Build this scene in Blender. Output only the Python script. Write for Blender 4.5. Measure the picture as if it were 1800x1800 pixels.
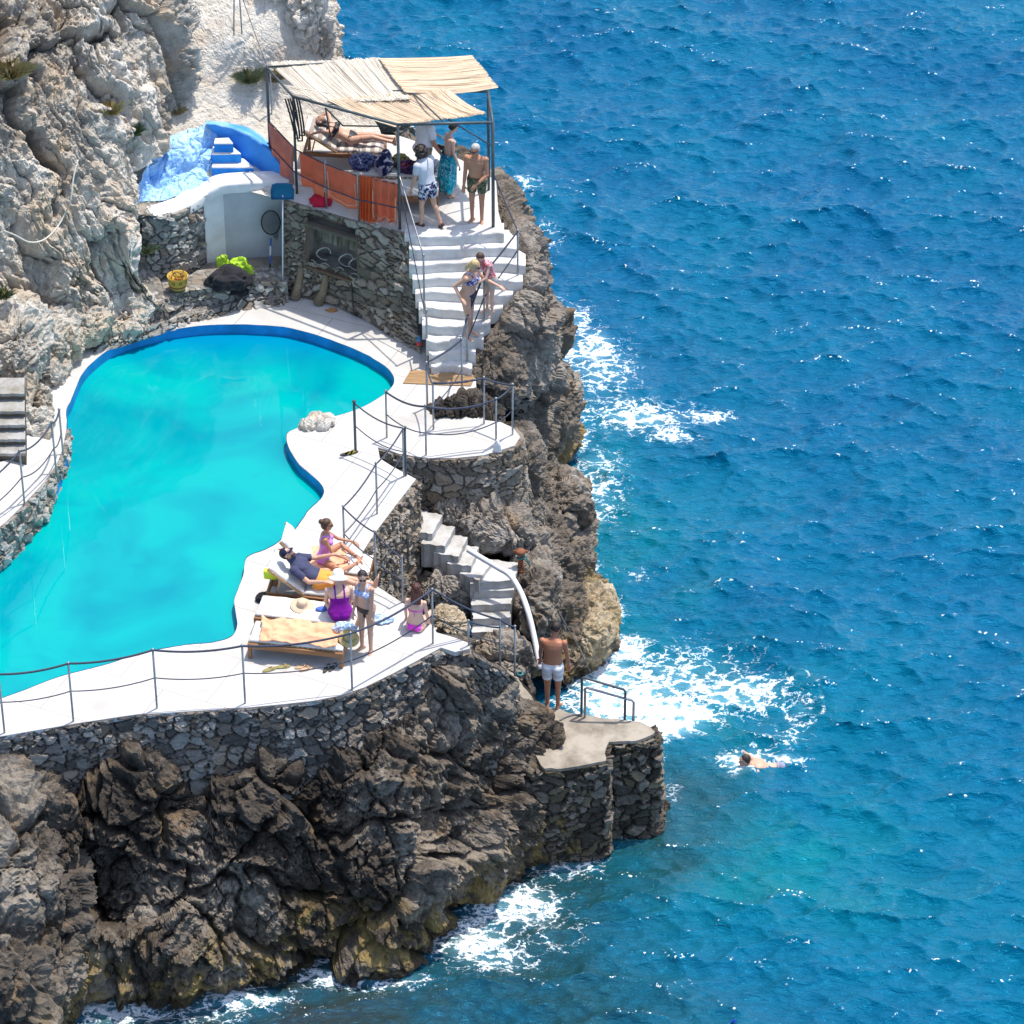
import bpy, bmesh, math, random
import numpy as np
from mathutils import Vector, Matrix

for _o in list(bpy.data.objects):
    bpy.data.objects.remove(_o)
SC = bpy.context.scene
COL = SC.collection
R = math.radians

# ------------------------------------------------------------------ camera
PITCH = R(36.0); DIST = 65.0; FOC = 6500.0          # focal length in pixels of the 1800 px photograph
CAM = Vector((0, -DIST * math.cos(PITCH), 3.0 + DIST * math.sin(PITCH)))
cd = bpy.data.cameras.new('camera'); cam = bpy.data.objects.new('camera', cd); COL.objects.link(cam)
cam.location = CAM; cam.rotation_euler = (R(90) - PITCH, 0, 0)
cd.sensor_width = 36; cd.sensor_fit = 'HORIZONTAL'; cd.lens = 36 * FOC / 1800
cd.clip_start = 1; cd.clip_end = 6000
SC.camera = cam
# ------------------------------------------------------------------ world, sun, exposure
SUNV = Vector((0.24, 0.20, 1.0)).normalized()
SUN_EL = math.asin(SUNV.z); SUN_AZ = math.atan2(SUNV.x, SUNV.y)
W = bpy.data.worlds.new("World"); SC.world = W; W.use_nodes = True
wn = W.node_tree.nodes; wl = W.node_tree.links
wn.clear()
sky = wn.new('ShaderNodeTexSky'); sky.sky_type = 'NISHITA'; sky.sun_disc = False
sky.sun_elevation = SUN_EL; sky.sun_rotation = SUN_AZ; sky.air_density = 1.0; sky.dust_density = 1.5; sky.ozone_density = 0.9
bg = wn.new('ShaderNodeBackground'); bg.inputs[1].default_value = 0.15
wo = wn.new('ShaderNodeOutputWorld')
wl.new(sky.outputs[0], bg.inputs[0]); wl.new(bg.outputs[0], wo.inputs[0])
sd = bpy.data.lights.new('sun', 'SUN'); sun = bpy.data.objects.new('sun', sd); COL.objects.link(sun)
sd.energy = 2.75; sd.angle = R(0.53); sd.color = (1.0, 0.95, 0.87)
sun.rotation_euler = SUNV.to_track_quat('Z', 'Y').to_euler()
sun.location = (10, 10, 40)
SC.view_settings.view_transform = 'Standard'; SC.view_settings.look = 'None'
SC.view_settings.exposure = 0.84; SC.view_settings.gamma = 1.0
SC.render.engine = 'CYCLES'
SC.cycles.use_denoising = True
SC.cycles.max_bounces = 6; SC.cycles.diffuse_bounces = 3; SC.cycles.glossy_bounces = 3
SC.cycles.caustics_reflective = False; SC.cycles.caustics_refractive = False
SC.cycles.sample_clamp_indirect = 6.0; SC.cycles.sample_clamp_direct = 10.0

# ------------------------------------------------------------------ helpers
CP, SP = math.cos(PITCH), math.sin(PITCH)
FWD = Vector((0, CP, -SP)); UPV = Vector((0, SP, CP))
def at(px, py, z):
    """the point of the place at height z that the photograph shows at pixel (px, py)"""
    d = FWD + Vector((1, 0, 0)) * ((px - 900) / FOC) + UPV * ((900 - py) / FOC)
    t = (z - CAM.z) / d.z
    return CAM + d * t
def V(*a): return Vector(a)
def tag(o, label=None, cat=None, group=None, kind=None):
    if label: o['label'] = label
    if cat: o['category'] = cat
    if group: o['group'] = group
    if kind: o['kind'] = kind
    return o
def empty(name, loc, rz=0.0):
    o = bpy.data.objects.new(name, None); COL.objects.link(o)
    o.location = loc; o.rotation_euler = (0, 0, rz); o.empty_display_size = 0.2
    return o
def children(o): return [c for c in bpy.data.objects if c.parent == o]
def copy_tree(o, parent=None):
    c = o.copy(); COL.objects.link(c)
    if parent is not None:
        c.parent = parent
    for ch in children(o): copy_tree(ch, c)
    return c

class MB:
    """collects shapes that become ONE mesh object"""
    def __init__(self): self.v = []; self.f = []
    def add(self, vs, fs):
        n = len(self.v); self.v += [tuple(x) for x in vs]; self.f += [tuple(i + n for i in f) for f in fs]; return self
    def box(self, c, s, rz=0.0, M=None, bev=0.0):
        x, y, z = s[0] / 2, s[1] / 2, s[2] / 2
        if bev > 0:
            bm = bmesh.new(); bmesh.ops.create_cube(bm, size=1.0)
            for v in bm.verts: v.co = Vector((v.co.x * s[0], v.co.y * s[1], v.co.z * s[2]))
            bmesh.ops.bevel(bm, geom=bm.edges[:], offset=bev, segments=2, affect='EDGES', profile=0.6)
            bm.verts.index_update()
            vs = [v.co.copy() for v in bm.verts]; fs = [[v.index for v in f.verts] for f in bm.faces]; bm.free()
        else:
            vs = [Vector(p) for p in ((-x, -y, -z), (x, -y, -z), (x, y, -z), (-x, y, -z), (-x, -y, z), (x, -y, z), (x, y, z), (-x, y, z))]
            fs = [(0, 3, 2, 1), (4, 5, 6, 7), (0, 1, 5, 4), (1, 2, 6, 5), (2, 3, 7, 6), (3, 0, 4, 7)]
        rot = M if M is not None else Matrix.Rotation(rz, 3, 'Z')
        return self.add([rot @ v + Vector(c) for v in vs], fs)
    def tube(self, pts, r, n=8, cap=True, radii=None):
        pts = [Vector(p) for p in pts]; m = len(pts); base = len(self.v); prev = None
        for i, p in enumerate(pts):
            t = (pts[min(i + 1, m - 1)] - pts[max(i - 1, 0)])
            if t.length < 1e-9: t = Vector((0, 0, 1))
            t.normalize()
            if prev is None:
                a = Vector((0, 0, 1)) if abs(t.z) < 0.9 else Vector((1, 0, 0))
                u = t.cross(a).normalized()
            else:
                u = (prev - t * prev.dot(t)).normalized()
            prev = u; w = t.cross(u)
            rr = radii[i] if radii else r
            for k in range(n):
                a = 2 * math.pi * k / n
                self.v.append(tuple(p + (u * math.cos(a) + w * math.sin(a)) * rr))
        for i in range(m - 1):
            for k in range(n):
                k2 = (k + 1) % n
                self.f.append((base + i * n + k, base + i * n + k2, base + (i + 1) * n + k2, base + (i + 1) * n + k))
        if cap:
            self.f.append(tuple(base + k for k in range(n - 1, -1, -1)))
            self.f.append(tuple(base + (m - 1) * n + k for k in range(n)))
        return self
    def ball(self, c, r, nu=16, nv=10, M=None):
        r = Vector((r, r, r)) if not hasattr(r, '__len__') else Vector(r)
        vs = [Vector((0, 0, r.z))]
        for j in range(1, nv):
            th = math.pi * j / nv
            for i in range(nu):
                ph = 2 * math.pi * i / nu
                vs.append(Vector((r.x * math.sin(th) * math.cos(ph), r.y * math.sin(th) * math.sin(ph), r.z * math.cos(th))))
        vs.append(Vector((0, 0, -r.z)))
        fs = [(0, 1 + i, 1 + (i + 1) % nu) for i in range(nu)]
        for j in range(nv - 2):
            for i in range(nu):
                a = 1 + j * nu + i; b = 1 + j * nu + (i + 1) % nu
                fs.append((a, a + nu, b + nu, b))
        last = len(vs) - 1; o = 1 + (nv - 2) * nu
        fs += [(last, o + (i + 1) % nu, o + i) for i in range(nu)]
        M = M or Matrix.Identity(3)
        return self.add([M @ v + Vector(c) for v in vs], fs)
    def lathe(self, prof, c=(0, 0, 0), n=20, M=None):
        vs, fs = [], []
        for (r, z) in prof:
            for k in range(n):
                a = 2 * math.pi * k / n
                vs.append(Vector((r * math.cos(a), r * math.sin(a), z)))
        for i in range(len(prof) - 1):
            for k in range(n):
                k2 = (k + 1) % n
                fs.append((i * n + k, i * n + k2, (i + 1) * n + k2, (i + 1) * n + k))
        M = M or Matrix.Identity(3)
        return self.add([M @ v + Vector(c) for v in vs], fs)
    def grid(self, P):
        P = np.asarray(P); a, b = P.shape[:2]
        vs = P.reshape(-1, 3).tolist()
        fs = [(i * b + j, i * b + j + 1, (i + 1) * b + j + 1, (i + 1) * b + j) for i in range(a - 1) for j in range(b - 1)]
        return self.add(vs, fs)
    def prism(self, poly, z0, z1):
        """poly: plan outline (x, y[, ztop]); a closed slab"""
        n = len(poly)
        top = [(p[0], p[1], (p[2] if len(p) > 2 else z1)) for p in poly]
        bot = [(p[0], p[1], z0) for p in poly]
        fs = [tuple(range(n)), tuple(range(2 * n - 1, n - 1, -1))]
        for i in range(n):
            j = (i + 1) % n
            fs.append((i, n + i, n + j, j))
        return self.add(top + bot, fs)
    def build(self, name, mat, parent=None, smooth=False, local=False, tri=False):
        vs = self.v
        if parent is not None and not local:
            L = parent.location
            vs = [(x - L.x, y - L.y, z - L.z) for (x, y, z) in vs]
        me = bpy.data.meshes.new(name); me.from_pydata(vs, [], self.f)
        bm = bmesh.new(); bm.from_mesh(me)
        bmesh.ops.recalc_face_normals(bm, faces=bm.faces[:])
        if tri: bmesh.ops.triangulate(bm, faces=[f for f in bm.faces if len(f.verts) > 4])
        bm.to_mesh(me); bm.free()
        if smooth: me.polygons.foreach_set('use_smooth', [True] * len(me.polygons))
        me.materials.append(mat)
        o = bpy.data.objects.new(name, me); COL.objects.link(o)
        if parent is not None: o.parent = parent
        return o

def np_mesh(name, Vt, F, mat, attrs=None, smooth=True, parent=None):
    """big meshes straight from numpy; F is an (n,4) or (n,3) index array"""
    me = bpy.data.meshes.new(name)
    Vt = np.ascontiguousarray(Vt, dtype=np.float32); F = np.ascontiguousarray(F, dtype=np.int32); k = F.shape[1]
    if parent is not None: Vt = Vt - np.array(parent.location, dtype=np.float32)
    me.vertices.add(len(Vt)); me.vertices.foreach_set('co', Vt.ravel())
    me.loops.add(F.size); me.loops.foreach_set('vertex_index', F.ravel())
    me.polygons.add(len(F)); me.polygons.foreach_set('loop_start', np.arange(0, F.size, k, dtype=np.int32))
    try: me.polygons.foreach_set('loop_total', np.full(len(F), k, dtype=np.int32))
    except Exception: pass
    me.update(calc_edges=True)
    me.polygons.foreach_set('use_smooth', np.full(len(F), bool(smooth)))
    for nm, a in (attrs or {}).items():
        if a.ndim == 1:
            at_ = me.attributes.new(nm, 'FLOAT', 'POINT'); at_.data.foreach_set('value', a.astype(np.float32))
        else:
            at_ = me.attributes.new(nm, 'FLOAT_COLOR', 'POINT'); c4 = np.ones((len(a), 4), np.float32); c4[:, :3] = a
            at_.data.foreach_set('color', c4.ravel())
    if mat: me.materials.append(mat)
    me.update()
    o = bpy.data.objects.new(name, me); COL.objects.link(o)
    if parent is not None: o.parent = parent
    return o
def grid_faces(a, b):
    i = np.arange(a - 1)[:, None] * b + np.arange(b - 1)[None, :]
    return np.stack([i, i + 1, i + b + 1, i + b], -1).reshape(-1, 4)
def grid_normals(P):
    du = np.gradient(P, axis=0); dv = np.gradient(P, axis=1)
    n = np.cross(du, dv); l = np.linalg.norm(n, axis=-1, keepdims=True)
    return n / np.maximum(l, 1e-9)

# ------------------------------------------------------------------ numpy noise
_rng = np.random.RandomState(7)
_perm = np.concatenate([_rng.permutation(512)] * 3).astype(np.int32)
_grad = _rng.normal(size=(512, 3)).astype(np.float32); _grad /= np.linalg.norm(_grad, axis=1, keepdims=True)
def _hash(ix, iy, iz): return _perm[(_perm[(_perm[ix & 511] + iy) & 511] + iz) & 511]
def perlin(P):
    P = np.asarray(P, np.float32); i = np.floor(P).astype(np.int32); f = P - i
    u = f * f * f * (f * (f * 6 - 15) + 10)
    out = 0
    for dx in (0, 1):
        wx = u[..., 0] if dx else 1 - u[..., 0]
        for dy in (0, 1):
            wy = u[..., 1] if dy else 1 - u[..., 1]
            for dz in (0, 1):
                wz = u[..., 2] if dz else 1 - u[..., 2]
                g = _grad[_hash(i[..., 0] + dx, i[..., 1] + dy, i[..., 2] + dz) & 511]
                d = g[..., 0] * (f[..., 0] - dx) + g[..., 1] * (f[..., 1] - dy) + g[..., 2] * (f[..., 2] - dz)
                out = out + wx * wy * wz * d
    return out * 1.5
def fbm(P, oct=4, gain=0.5):
    P = np.asarray(P, np.float32); a = 1.0; s = 0
    for k in range(oct):
        s = s + a * perlin(P * (2.03 ** k) + 17.3 * k); a *= gain
    return s
def ridged(P, oct=4, gain=0.5):
    P = np.asarray(P, np.float32); a = 1.0; s = 0
    for k in range(oct):
        s = s + a * (1 - 2 * np.abs(perlin(P * (2.1 ** k) + 9.1 * k))); a *= gain
    return s
_jit = _rng.rand(512, 4).astype(np.float32)
def worley(P, facet=False):
    """F1, F2, random value of the nearest cell (3-D), and optionally a tilted plane per cell"""
    P = np.asarray(P, np.float32); sh = P.shape[:-1]; P = P.reshape(-1, 3)
    i = np.floor(P).astype(np.int32)
    f1 = np.full(len(P), 9.0, np.float32); f2 = f1.copy(); rnd = np.zeros(len(P), np.float32); tl = np.zeros(len(P), np.float32)
    for dx in (-1, 0, 1):
        for dy in (-1, 0, 1):
            for dz in (-1, 0, 1):
                c = i + np.array([dx, dy, dz], np.int32)
                h = _hash(c[:, 0], c[:, 1], c[:, 2]) & 511
                q = c + _jit[h, :3]
                d = np.sqrt(((P - q) ** 2).sum(1))
                m = d < f1
                f2 = np.where(m, f1, np.minimum(f2, d)); rnd = np.where(m, _jit[h, 3], rnd); f1 = np.where(m, d, f1)
                if facet: tl = np.where(m, ((P - q) * _grad[h]).sum(1), tl)
    if facet: return f1.reshape(sh), f2.reshape(sh), rnd.reshape(sh), tl.reshape(sh)
    return f1.reshape(sh), f2.reshape(sh), rnd.reshape(sh)
def worley2(S, T, seed=0):
    """2-D version on two coordinate arrays; the last result is a tilted plane per cell"""
    sh = S.shape; S = S.ravel().astype(np.float32); T = T.ravel().astype(np.float32)
    i = np.floor(S).astype(np.int32); j = np.floor(T).astype(np.int32)
    f1 = np.full(len(S), 9.0, np.float32); f2 = f1.copy(); rnd = np.zeros(len(S), np.float32); tl = rnd.copy()
    for dx in (-1, 0, 1):
        for dy in (-1, 0, 1):
            a = i + dx; b = j + dy; h = _hash(a, b, np.full_like(a, seed)) & 511
            ex = S - a - _jit[h, 0] * .9 - .05; ey = T - b - _jit[h, 1] * .9 - .05
            d = np.sqrt(ex ** 2 + ey ** 2) - .22 * _jit[h, 2]
            m = d < f1; tl = np.where(m, ex * _grad[h, 0] + ey * _grad[h, 1], tl)
            f2 = np.where(m, f1, np.minimum(f2, d)); rnd = np.where(m, _jit[h, 3], rnd); f1 = np.where(m, d, f1)
    return f1.reshape(sh), f2.reshape(sh), rnd.reshape(sh), tl.reshape(sh)
def sstep(a, b, x):
    t = np.clip((x - a) / (b - a), 0, 1); return t * t * (3 - 2 * t)
def catmull(P, n):
    """resample control points P (k,d) to n points, Catmull-Rom, uniform in index"""
    P = np.asarray(P, float); k = len(P)
    if k == 2: t = np.linspace(0, 1, n)[:, None]; return P[0] * (1 - t) + P[1] * t
    Q = np.vstack([2 * P[0] - P[1], P, 2 * P[-1] - P[-2]])
    s = np.linspace(0, k - 1, n); i = np.minimum(s.astype(int), k - 2); t = (s - i)[:, None]
    p0, p1, p2, p3 = Q[i], Q[i + 1], Q[i + 2], Q[i + 3]
    return 0.5 * ((2 * p1) + (-p0 + p2) * t + (2 * p0 - 5 * p1 + 4 * p2 - p3) * t ** 2 + (-p0 + 3 * p1 - 3 * p2 + p3) * t ** 3)
def arc_resample(P, step=None, n=None):
    P = np.asarray(P, float); d = np.r_[0, np.cumsum(np.linalg.norm(np.diff(P, axis=0), axis=1))]
    if n is None: n = max(2, int(d[-1] / step) + 1)
    s = np.linspace(0, d[-1], n)
    return np.stack([np.interp(s, d, P[:, k]) for k in range(P.shape[1])], 1)
def smooth_closed(P, n):
    P = np.asarray(P, float); k = len(P); Q = np.vstack([P[-1:], P, P[:2]])
    s = np.linspace(0, k, n, endpoint=False); i = s.astype(int); t = (s - i)[:, None]
    p0, p1, p2, p3 = Q[i], Q[i + 1], Q[i + 2], Q[(i + 3) % len(Q)]
    return 0.5 * ((2 * p1) + (-p0 + p2) * t + (2 * p0 - 5 * p1 + 4 * p2 - p3) * t ** 2 + (-p0 + 3 * p1 - 3 * p2 + p3) * t ** 3)

# ------------------------------------------------------------------ materials
def new_mat(name):
    m = bpy.data.materials.new(name); m.use_nodes = True
    nt = m.node_tree; nt.nodes.clear()
    out = nt.nodes.new('ShaderNodeOutputMaterial'); b = nt.nodes.new('ShaderNodeBsdfPrincipled')
    nt.links.new(b.outputs[0], out.inputs[0])
    return m, nt, b
def nd(nt, typ, ins=None, **props):
    n = nt.nodes.new(typ)
    for k, v in props.items(): setattr(n, k, v)
    for k, v in (ins or {}).items():
        s = n.inputs[k]
        if hasattr(v, 'links') or isinstance(v, bpy.types.NodeSocket): nt.links.new(v, s)
        else: s.default_value = v
    return n
def c4(c): return (c[0], c[1], c[2], 1.0)
def coords(nt): return nd(nt, 'ShaderNodeTexCoord').outputs['Object']
def noise(nt, co, scale, detail=4, rough=0.55, dist=0.0):
    return nd(nt, 'ShaderNodeTexNoise', {'Vector': co, 'Scale': scale, 'Detail': detail, 'Roughness': rough, 'Distortion': dist}).outputs[0]
def ramp(nt, fac, stops, interp='LINEAR'):
    n = nt.nodes.new('ShaderNodeValToRGB'); nt.links.new(fac, n.inputs[0]); r = n.color_ramp; r.interpolation = interp
    while len(r.elements) < len(stops): r.elements.new(0.5)
    for e, (p, c) in zip(r.elements, stops): e.position = p; e.color = c4(c) if len(c) == 3 else c
    return n.outputs[0]
def mix(nt, fac, a, b, blend='MIX'):
    n = nt.nodes.new('ShaderNodeMix'); n.data_type = 'RGBA'; n.blend_type = blend
    for s, v in ((n.inputs[0], fac), (n.inputs[6], a), (n.inputs[7], b)):
        if isinstance(v, bpy.types.NodeSocket): nt.links.new(v, s)
        else: s.default_value = v if not isinstance(v, tuple) else c4(v)
    return n.outputs[2]
def maths(nt, op, a, b=0.0, clamp=False):
    n = nt.nodes.new('ShaderNodeMath'); n.operation = op; n.use_clamp = clamp
    for s, v in ((n.inputs[0], a), (n.inputs[1], b)):
        if isinstance(v, bpy.types.NodeSocket): nt.links.new(v, s)
        else: s.default_value = v
    return n.outputs[0]
def maprange(nt, v, a, b, c=0.0, d=1.0, smooth=True):
    n = nt.nodes.new('ShaderNodeMapRange'); n.interpolation_type = 'SMOOTHSTEP' if smooth else 'LINEAR'
    for k, x in zip((0, 1, 2, 3, 4), (v, a, b, c, d)):
        if isinstance(x, bpy.types.NodeSocket): nt.links.new(x, n.inputs[k])
        else: n.inputs[k].default_value = x
    return n.outputs[0]
def bump(nt, b, h, strength=0.4, dist=0.02, prev=None):
    n = nd(nt, 'ShaderNodeBump', {'Height': h, 'Strength': strength, 'Distance': dist})
    if prev is not None: nt.links.new(prev, n.inputs['Normal'])
    if b is not None: nt.links.new(n.outputs[0], b.inputs['Normal'])
    return n.outputs[0]
def attr(nt, name, col=False):
    n = nd(nt, 'ShaderNodeAttribute', attribute_name=name); return n.outputs[0] if col else n.outputs[2]

def plain(name, color, rough=0.6, var=0.15, scale=8.0, bmp=0.0, bscale=60.0, metal=0.0, spec=0.5):
    m, nt, b = new_mat(name); co = coords(nt)
    n = noise(nt, co, scale, 4)
    lo = tuple(c * (1 - var) for c in color); hi = tuple(min(1, c * (1 + var)) for c in color)
    nt.links.new(ramp(nt, n, [(0.3, lo), (0.7, hi)]), b.inputs['Base Color'])
    b.inputs['Roughness'].default_value = rough; b.inputs['Metallic'].default_value = metal
    b.inputs['Specular IOR Level'].default_value = spec
    if bmp: bump(nt, b, noise(nt, co, bscale, 3), bmp, 0.01)
    return m

def deck_mat():
    m, nt, b = new_mat('white_painted_concrete'); co = coords(nt)
    n1 = noise(nt, co, 0.9, 5, 0.6); n2 = noise(nt, co, 6.0, 5, 0.65); n3 = noise(nt, co, 40, 3)
    c = ramp(nt, n1, [(0.3, (.43, .41, .38)), (0.62, (.56, .545, .52))])
    c = mix(nt, maprange(nt, n2, .58, .78, 0, .35), c, (.36, .325, .28))
    mp = nd(nt, 'ShaderNodeMapping', {'Vector': co, 'Rotation': (0, 0, R(24))}).outputs[0]
    br = nd(nt, 'ShaderNodeTexBrick', {'Vector': mp, 'Scale': 1.0, 'Mortar Size': 0.009, 'Mortar Smooth': 0.3, 'Brick Width': 1.55, 'Row Height': 1.2, 'Color1': c4((1, 1, 1)), 'Color2': c4((1, 1, 1)), 'Mortar': c4((0, 0, 0))})
    brk = maths(nt, 'MULTIPLY', maths(nt, 'SUBTRACT', 1.0, br.outputs[0]), maprange(nt, n1, .35, .6, .35, .95))
    c = mix(nt, brk, c, (.27, .245, .22))
    nt.links.new(c, b.inputs['Base Color']); b.inputs['Roughness'].default_value = .75; b.inputs['Specular IOR Level'].default_value = .3
    bump(nt, b, mix(nt, .5, n2, n3), .25, .012)
    return m
def plaster_mat(name, base, stain):
    m, nt, b = new_mat(name); co = coords(nt)
    n1 = noise(nt, co, 1.6, 6, 0.65); n2 = noise(nt, co, 22, 4)
    c = ramp(nt, n1, [(0.36, stain), (0.58, base)])
    nt.links.new(c, b.inputs['Base Color']); b.inputs['Roughness'].default_value = .8; b.inputs['Specular IOR Level'].default_value = .25
    bump(nt, b, mix(nt, .5, n1, n2), .35, .02)
    return m
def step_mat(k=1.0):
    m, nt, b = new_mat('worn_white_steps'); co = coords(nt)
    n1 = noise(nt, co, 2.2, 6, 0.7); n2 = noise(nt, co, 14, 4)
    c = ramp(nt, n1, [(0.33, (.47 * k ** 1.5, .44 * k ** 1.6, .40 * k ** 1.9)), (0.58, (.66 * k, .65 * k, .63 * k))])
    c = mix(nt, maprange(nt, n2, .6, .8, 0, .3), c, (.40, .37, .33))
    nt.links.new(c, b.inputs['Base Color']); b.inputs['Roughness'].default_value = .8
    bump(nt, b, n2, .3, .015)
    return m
def rock_mat(name, dark, mid, light, ochre=0.0, warm=(.30, .20, .11), wf=(.56, .72, .55)):
    """weathered limestone; attributes: tint (slow colour patches), wet (0..1 near the water line)"""
    m, nt, b = new_mat(name); co = coords(nt)
    n1 = noise(nt, co, 1.1, 6, 0.62, .4); n2 = noise(nt, co, 7.0, 6, 0.7); n3 = noise(nt, co, 34, 4, .6)
    t = attr(nt, 'tint')
    f = maths(nt, 'ADD', maths(nt, 'MULTIPLY', n1, .55), maths(nt, 'MULTIPLY', n2, .45))
    f = maths(nt, 'ADD', f, maths(nt, 'MULTIPLY', maths(nt, 'SUBTRACT', t, .5), .35))
    c = ramp(nt, f, [(0.34, dark), (0.5, mid), (0.66, light)])
    wn_ = noise(nt, nd(nt, 'ShaderNodeMapping', {'Vector': co, 'Location': (7, 3, 1)}).outputs[0], 1.3, 4, .6)
    c = mix(nt, maprange(nt, wn_, wf[0], wf[1], 0, wf[2]), c, warm)
    w = attr(nt, 'wet')
    oc = noise(nt, nd(nt, 'ShaderNodeMapping', {'Vector': co, 'Location': (1, 9, 4)}).outputs[0], 2.6, 5, .6)
    of = maths(nt, 'MULTIPLY', w, maprange(nt, oc, .42, .6, 0, ochre), True)
    c = mix(nt, of, c, (.30, .21, .075))
    dk = attr(nt, 'tide')
    c = mix(nt, maths(nt, 'MULTIPLY', dk, .8), c, (.035, .026, .02))
    nt.links.new(c, b.inputs['Base Color'])
    nt.links.new(maprange(nt, dk, .1, .9, .85, .35), b.inputs['Roughness'])
    b.inputs['Specular IOR Level'].default_value = .3
    pb = bump(nt, None, n2, .7, .10)
    bump(nt, b, n3, .8, .035, pb)
    return m
def stone_mat(name, dark, mid, light, mortar, warm=(.24, .165, .10)):
    m, nt, b = new_mat(name); co = coords(nt)
    t = attr(nt, 'tint'); j = attr(nt, 'joint')
    n2 = noise(nt, co, 9, 5, .65); n3 = noise(nt, co, 45, 4)
    f = maths(nt, 'ADD', maths(nt, 'MULTIPLY', t, .6), maths(nt, 'MULTIPLY', n2, .45))
    c = ramp(nt, f, [(0.2, dark), (0.5, mid), (0.85, light)])
    c = mix(nt, maprange(nt, maths(nt, 'FRACT', maths(nt, 'MULTIPLY', t, 7.3)), .72, .8, 0, .5), c, warm)
    c = mix(nt, maths(nt, 'MULTIPLY', j, .75), c, mortar)
    nt.links.new(c, b.inputs['Base Color']); b.inputs['Roughness'].default_value = .88; b.inputs['Specular IOR Level'].default_value = .25
    pb = bump(nt, None, n2, .5, .03)
    bump(nt, b, n3, .5, .012, pb)
    return m
def sea_mat():
    m, nt, b = new_mat('sea_water'); co = coords(nt)
    wc = attr(nt, 'water', True); F = attr(nt, 'foam')
    big = noise(nt, co, .35, 4, .55, .6)
    wc = mix(nt, maprange(nt, big, .35, .68, 0, .5), wc, mix(nt, 1.0, wc, (.62, .72, .82), 'MULTIPLY'))
    mp = nd(nt, 'ShaderNodeMapping', {'Vector': co, 'Rotation': (0, 0, R(-8)), 'Scale': (1.0, 2.4, 1.0)}).outputs[0]
    w1 = noise(nt, mp, 3.2, 4, .62, .9); w2 = noise(nt, mp, 9.0, 3, .6, .6)
    h = maths(nt, 'ADD', maths(nt, 'MULTIPLY', w1, 1.0), maths(nt, 'MULTIPLY', w2, .30))
    nrm = bump(nt, b, h, 1.0, .06)
    # foam web
    wv = nd(nt, 'ShaderNodeMapping', {'Vector': co, 'Scale': (1.0, 1.35, 1.0)}).outputs[0]
    dn = nd(nt, 'ShaderNodeTexNoise', {'Vector': wv, 'Scale': 1.7, 'Detail': 5, 'Roughness': .65})
    warp = nd(nt, 'ShaderNodeVectorMath', {0: wv, 1: dn.outputs[1]}, operation='ADD').outputs[0]
    vo = nd(nt, 'ShaderNodeTexVoronoi', {'Vector': warp, 'Scale': 2.6}, feature='DISTANCE_TO_EDGE').outputs[0]
    vo2 = nd(nt, 'ShaderNodeTexVoronoi', {'Vector': warp, 'Scale': 7.0}, feature='DISTANCE_TO_EDGE').outputs[0]
    web = maths(nt, 'SUBTRACT', 1.0, maths(nt, 'MULTIPLY', vo, 3.0), True)
    web2 = maths(nt, 'SUBTRACT', 1.0, maths(nt, 'MULTIPLY', vo2, 4.0), True)
    fn = noise(nt, wv, 4.0, 6, .7, .5)
    pat = maths(nt, 'ADD', maths(nt, 'ADD', maths(nt, 'MULTIPLY', web, .42), maths(nt, 'MULTIPLY', web2, .20)), maths(nt, 'MULTIPLY', fn, .56))
    th = maths(nt, 'SUBTRACT', 1.12, maths(nt, 'MULTIPLY', F, .80))
    fm = maprange(nt, maths(nt, 'SUBTRACT', pat, th), -.06, .16)
    glint = maths(nt, 'MULTIPLY', maprange(nt, noise(nt, co, 15.0, 2, .5), .63, .67), maprange(nt, attr(nt, 'crest'), .45, .8))  # sun sparkle on the crests, painted as white specks
    fm = maths(nt, 'MAXIMUM', fm, glint)
    milk = maprange(nt, F, .35, 1.1, 0, .62)
    wc2 = mix(nt, milk, wc, (.30, .62, .70))
    c = mix(nt, fm, wc2, (.88, .90, .91))
    nt.links.new(c, b.inputs['Base Color'])
    nt.links.new(maprange(nt, fm, 0, 1, .035, .7), b.inputs['Roughness'])
    b.inputs['IOR'].default_value = 1.6; b.inputs['Specular IOR Level'].default_value = .8; b.inputs['Specular Tint'].default_value = (.03, .52, 1.0, 1)
    return m
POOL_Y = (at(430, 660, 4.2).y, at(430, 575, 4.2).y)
def pool_mat():
    m, nt, b = new_mat('pool_water'); co = coords(nt)
    n1 = noise(nt, co, .45, 3, .5, .8); n2 = noise(nt, nd(nt, 'ShaderNodeMapping', {'Vector': co, 'Scale': (.6, 1.6, 1)}).outputs[0], 1.1, 3, .5, .5)
    c = ramp(nt, n1, [(0.3, (.0, .23, .29)), (0.52, (.0, .33, .335)), (.75, (.0, .365, .325))])
    c = mix(nt, maprange(nt, n2, .60, .8, 0, .35), c, (.0, .17, .30))
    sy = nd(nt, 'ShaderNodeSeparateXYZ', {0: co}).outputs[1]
    c = mix(nt, maprange(nt, sy, POOL_Y[0], POOL_Y[1], 0, .75), c, (.0, .17, .40))      # far end darker: depth, plus the blue rim's reflection painted in
    nt.links.new(c, b.inputs['Base Color']); b.inputs['Roughness'].default_value = .03; b.inputs['IOR'].default_value = 1.33
    bump(nt, b, noise(nt, co, 2.2, 3, .5, .3), .07, .02)
    return m
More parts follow.
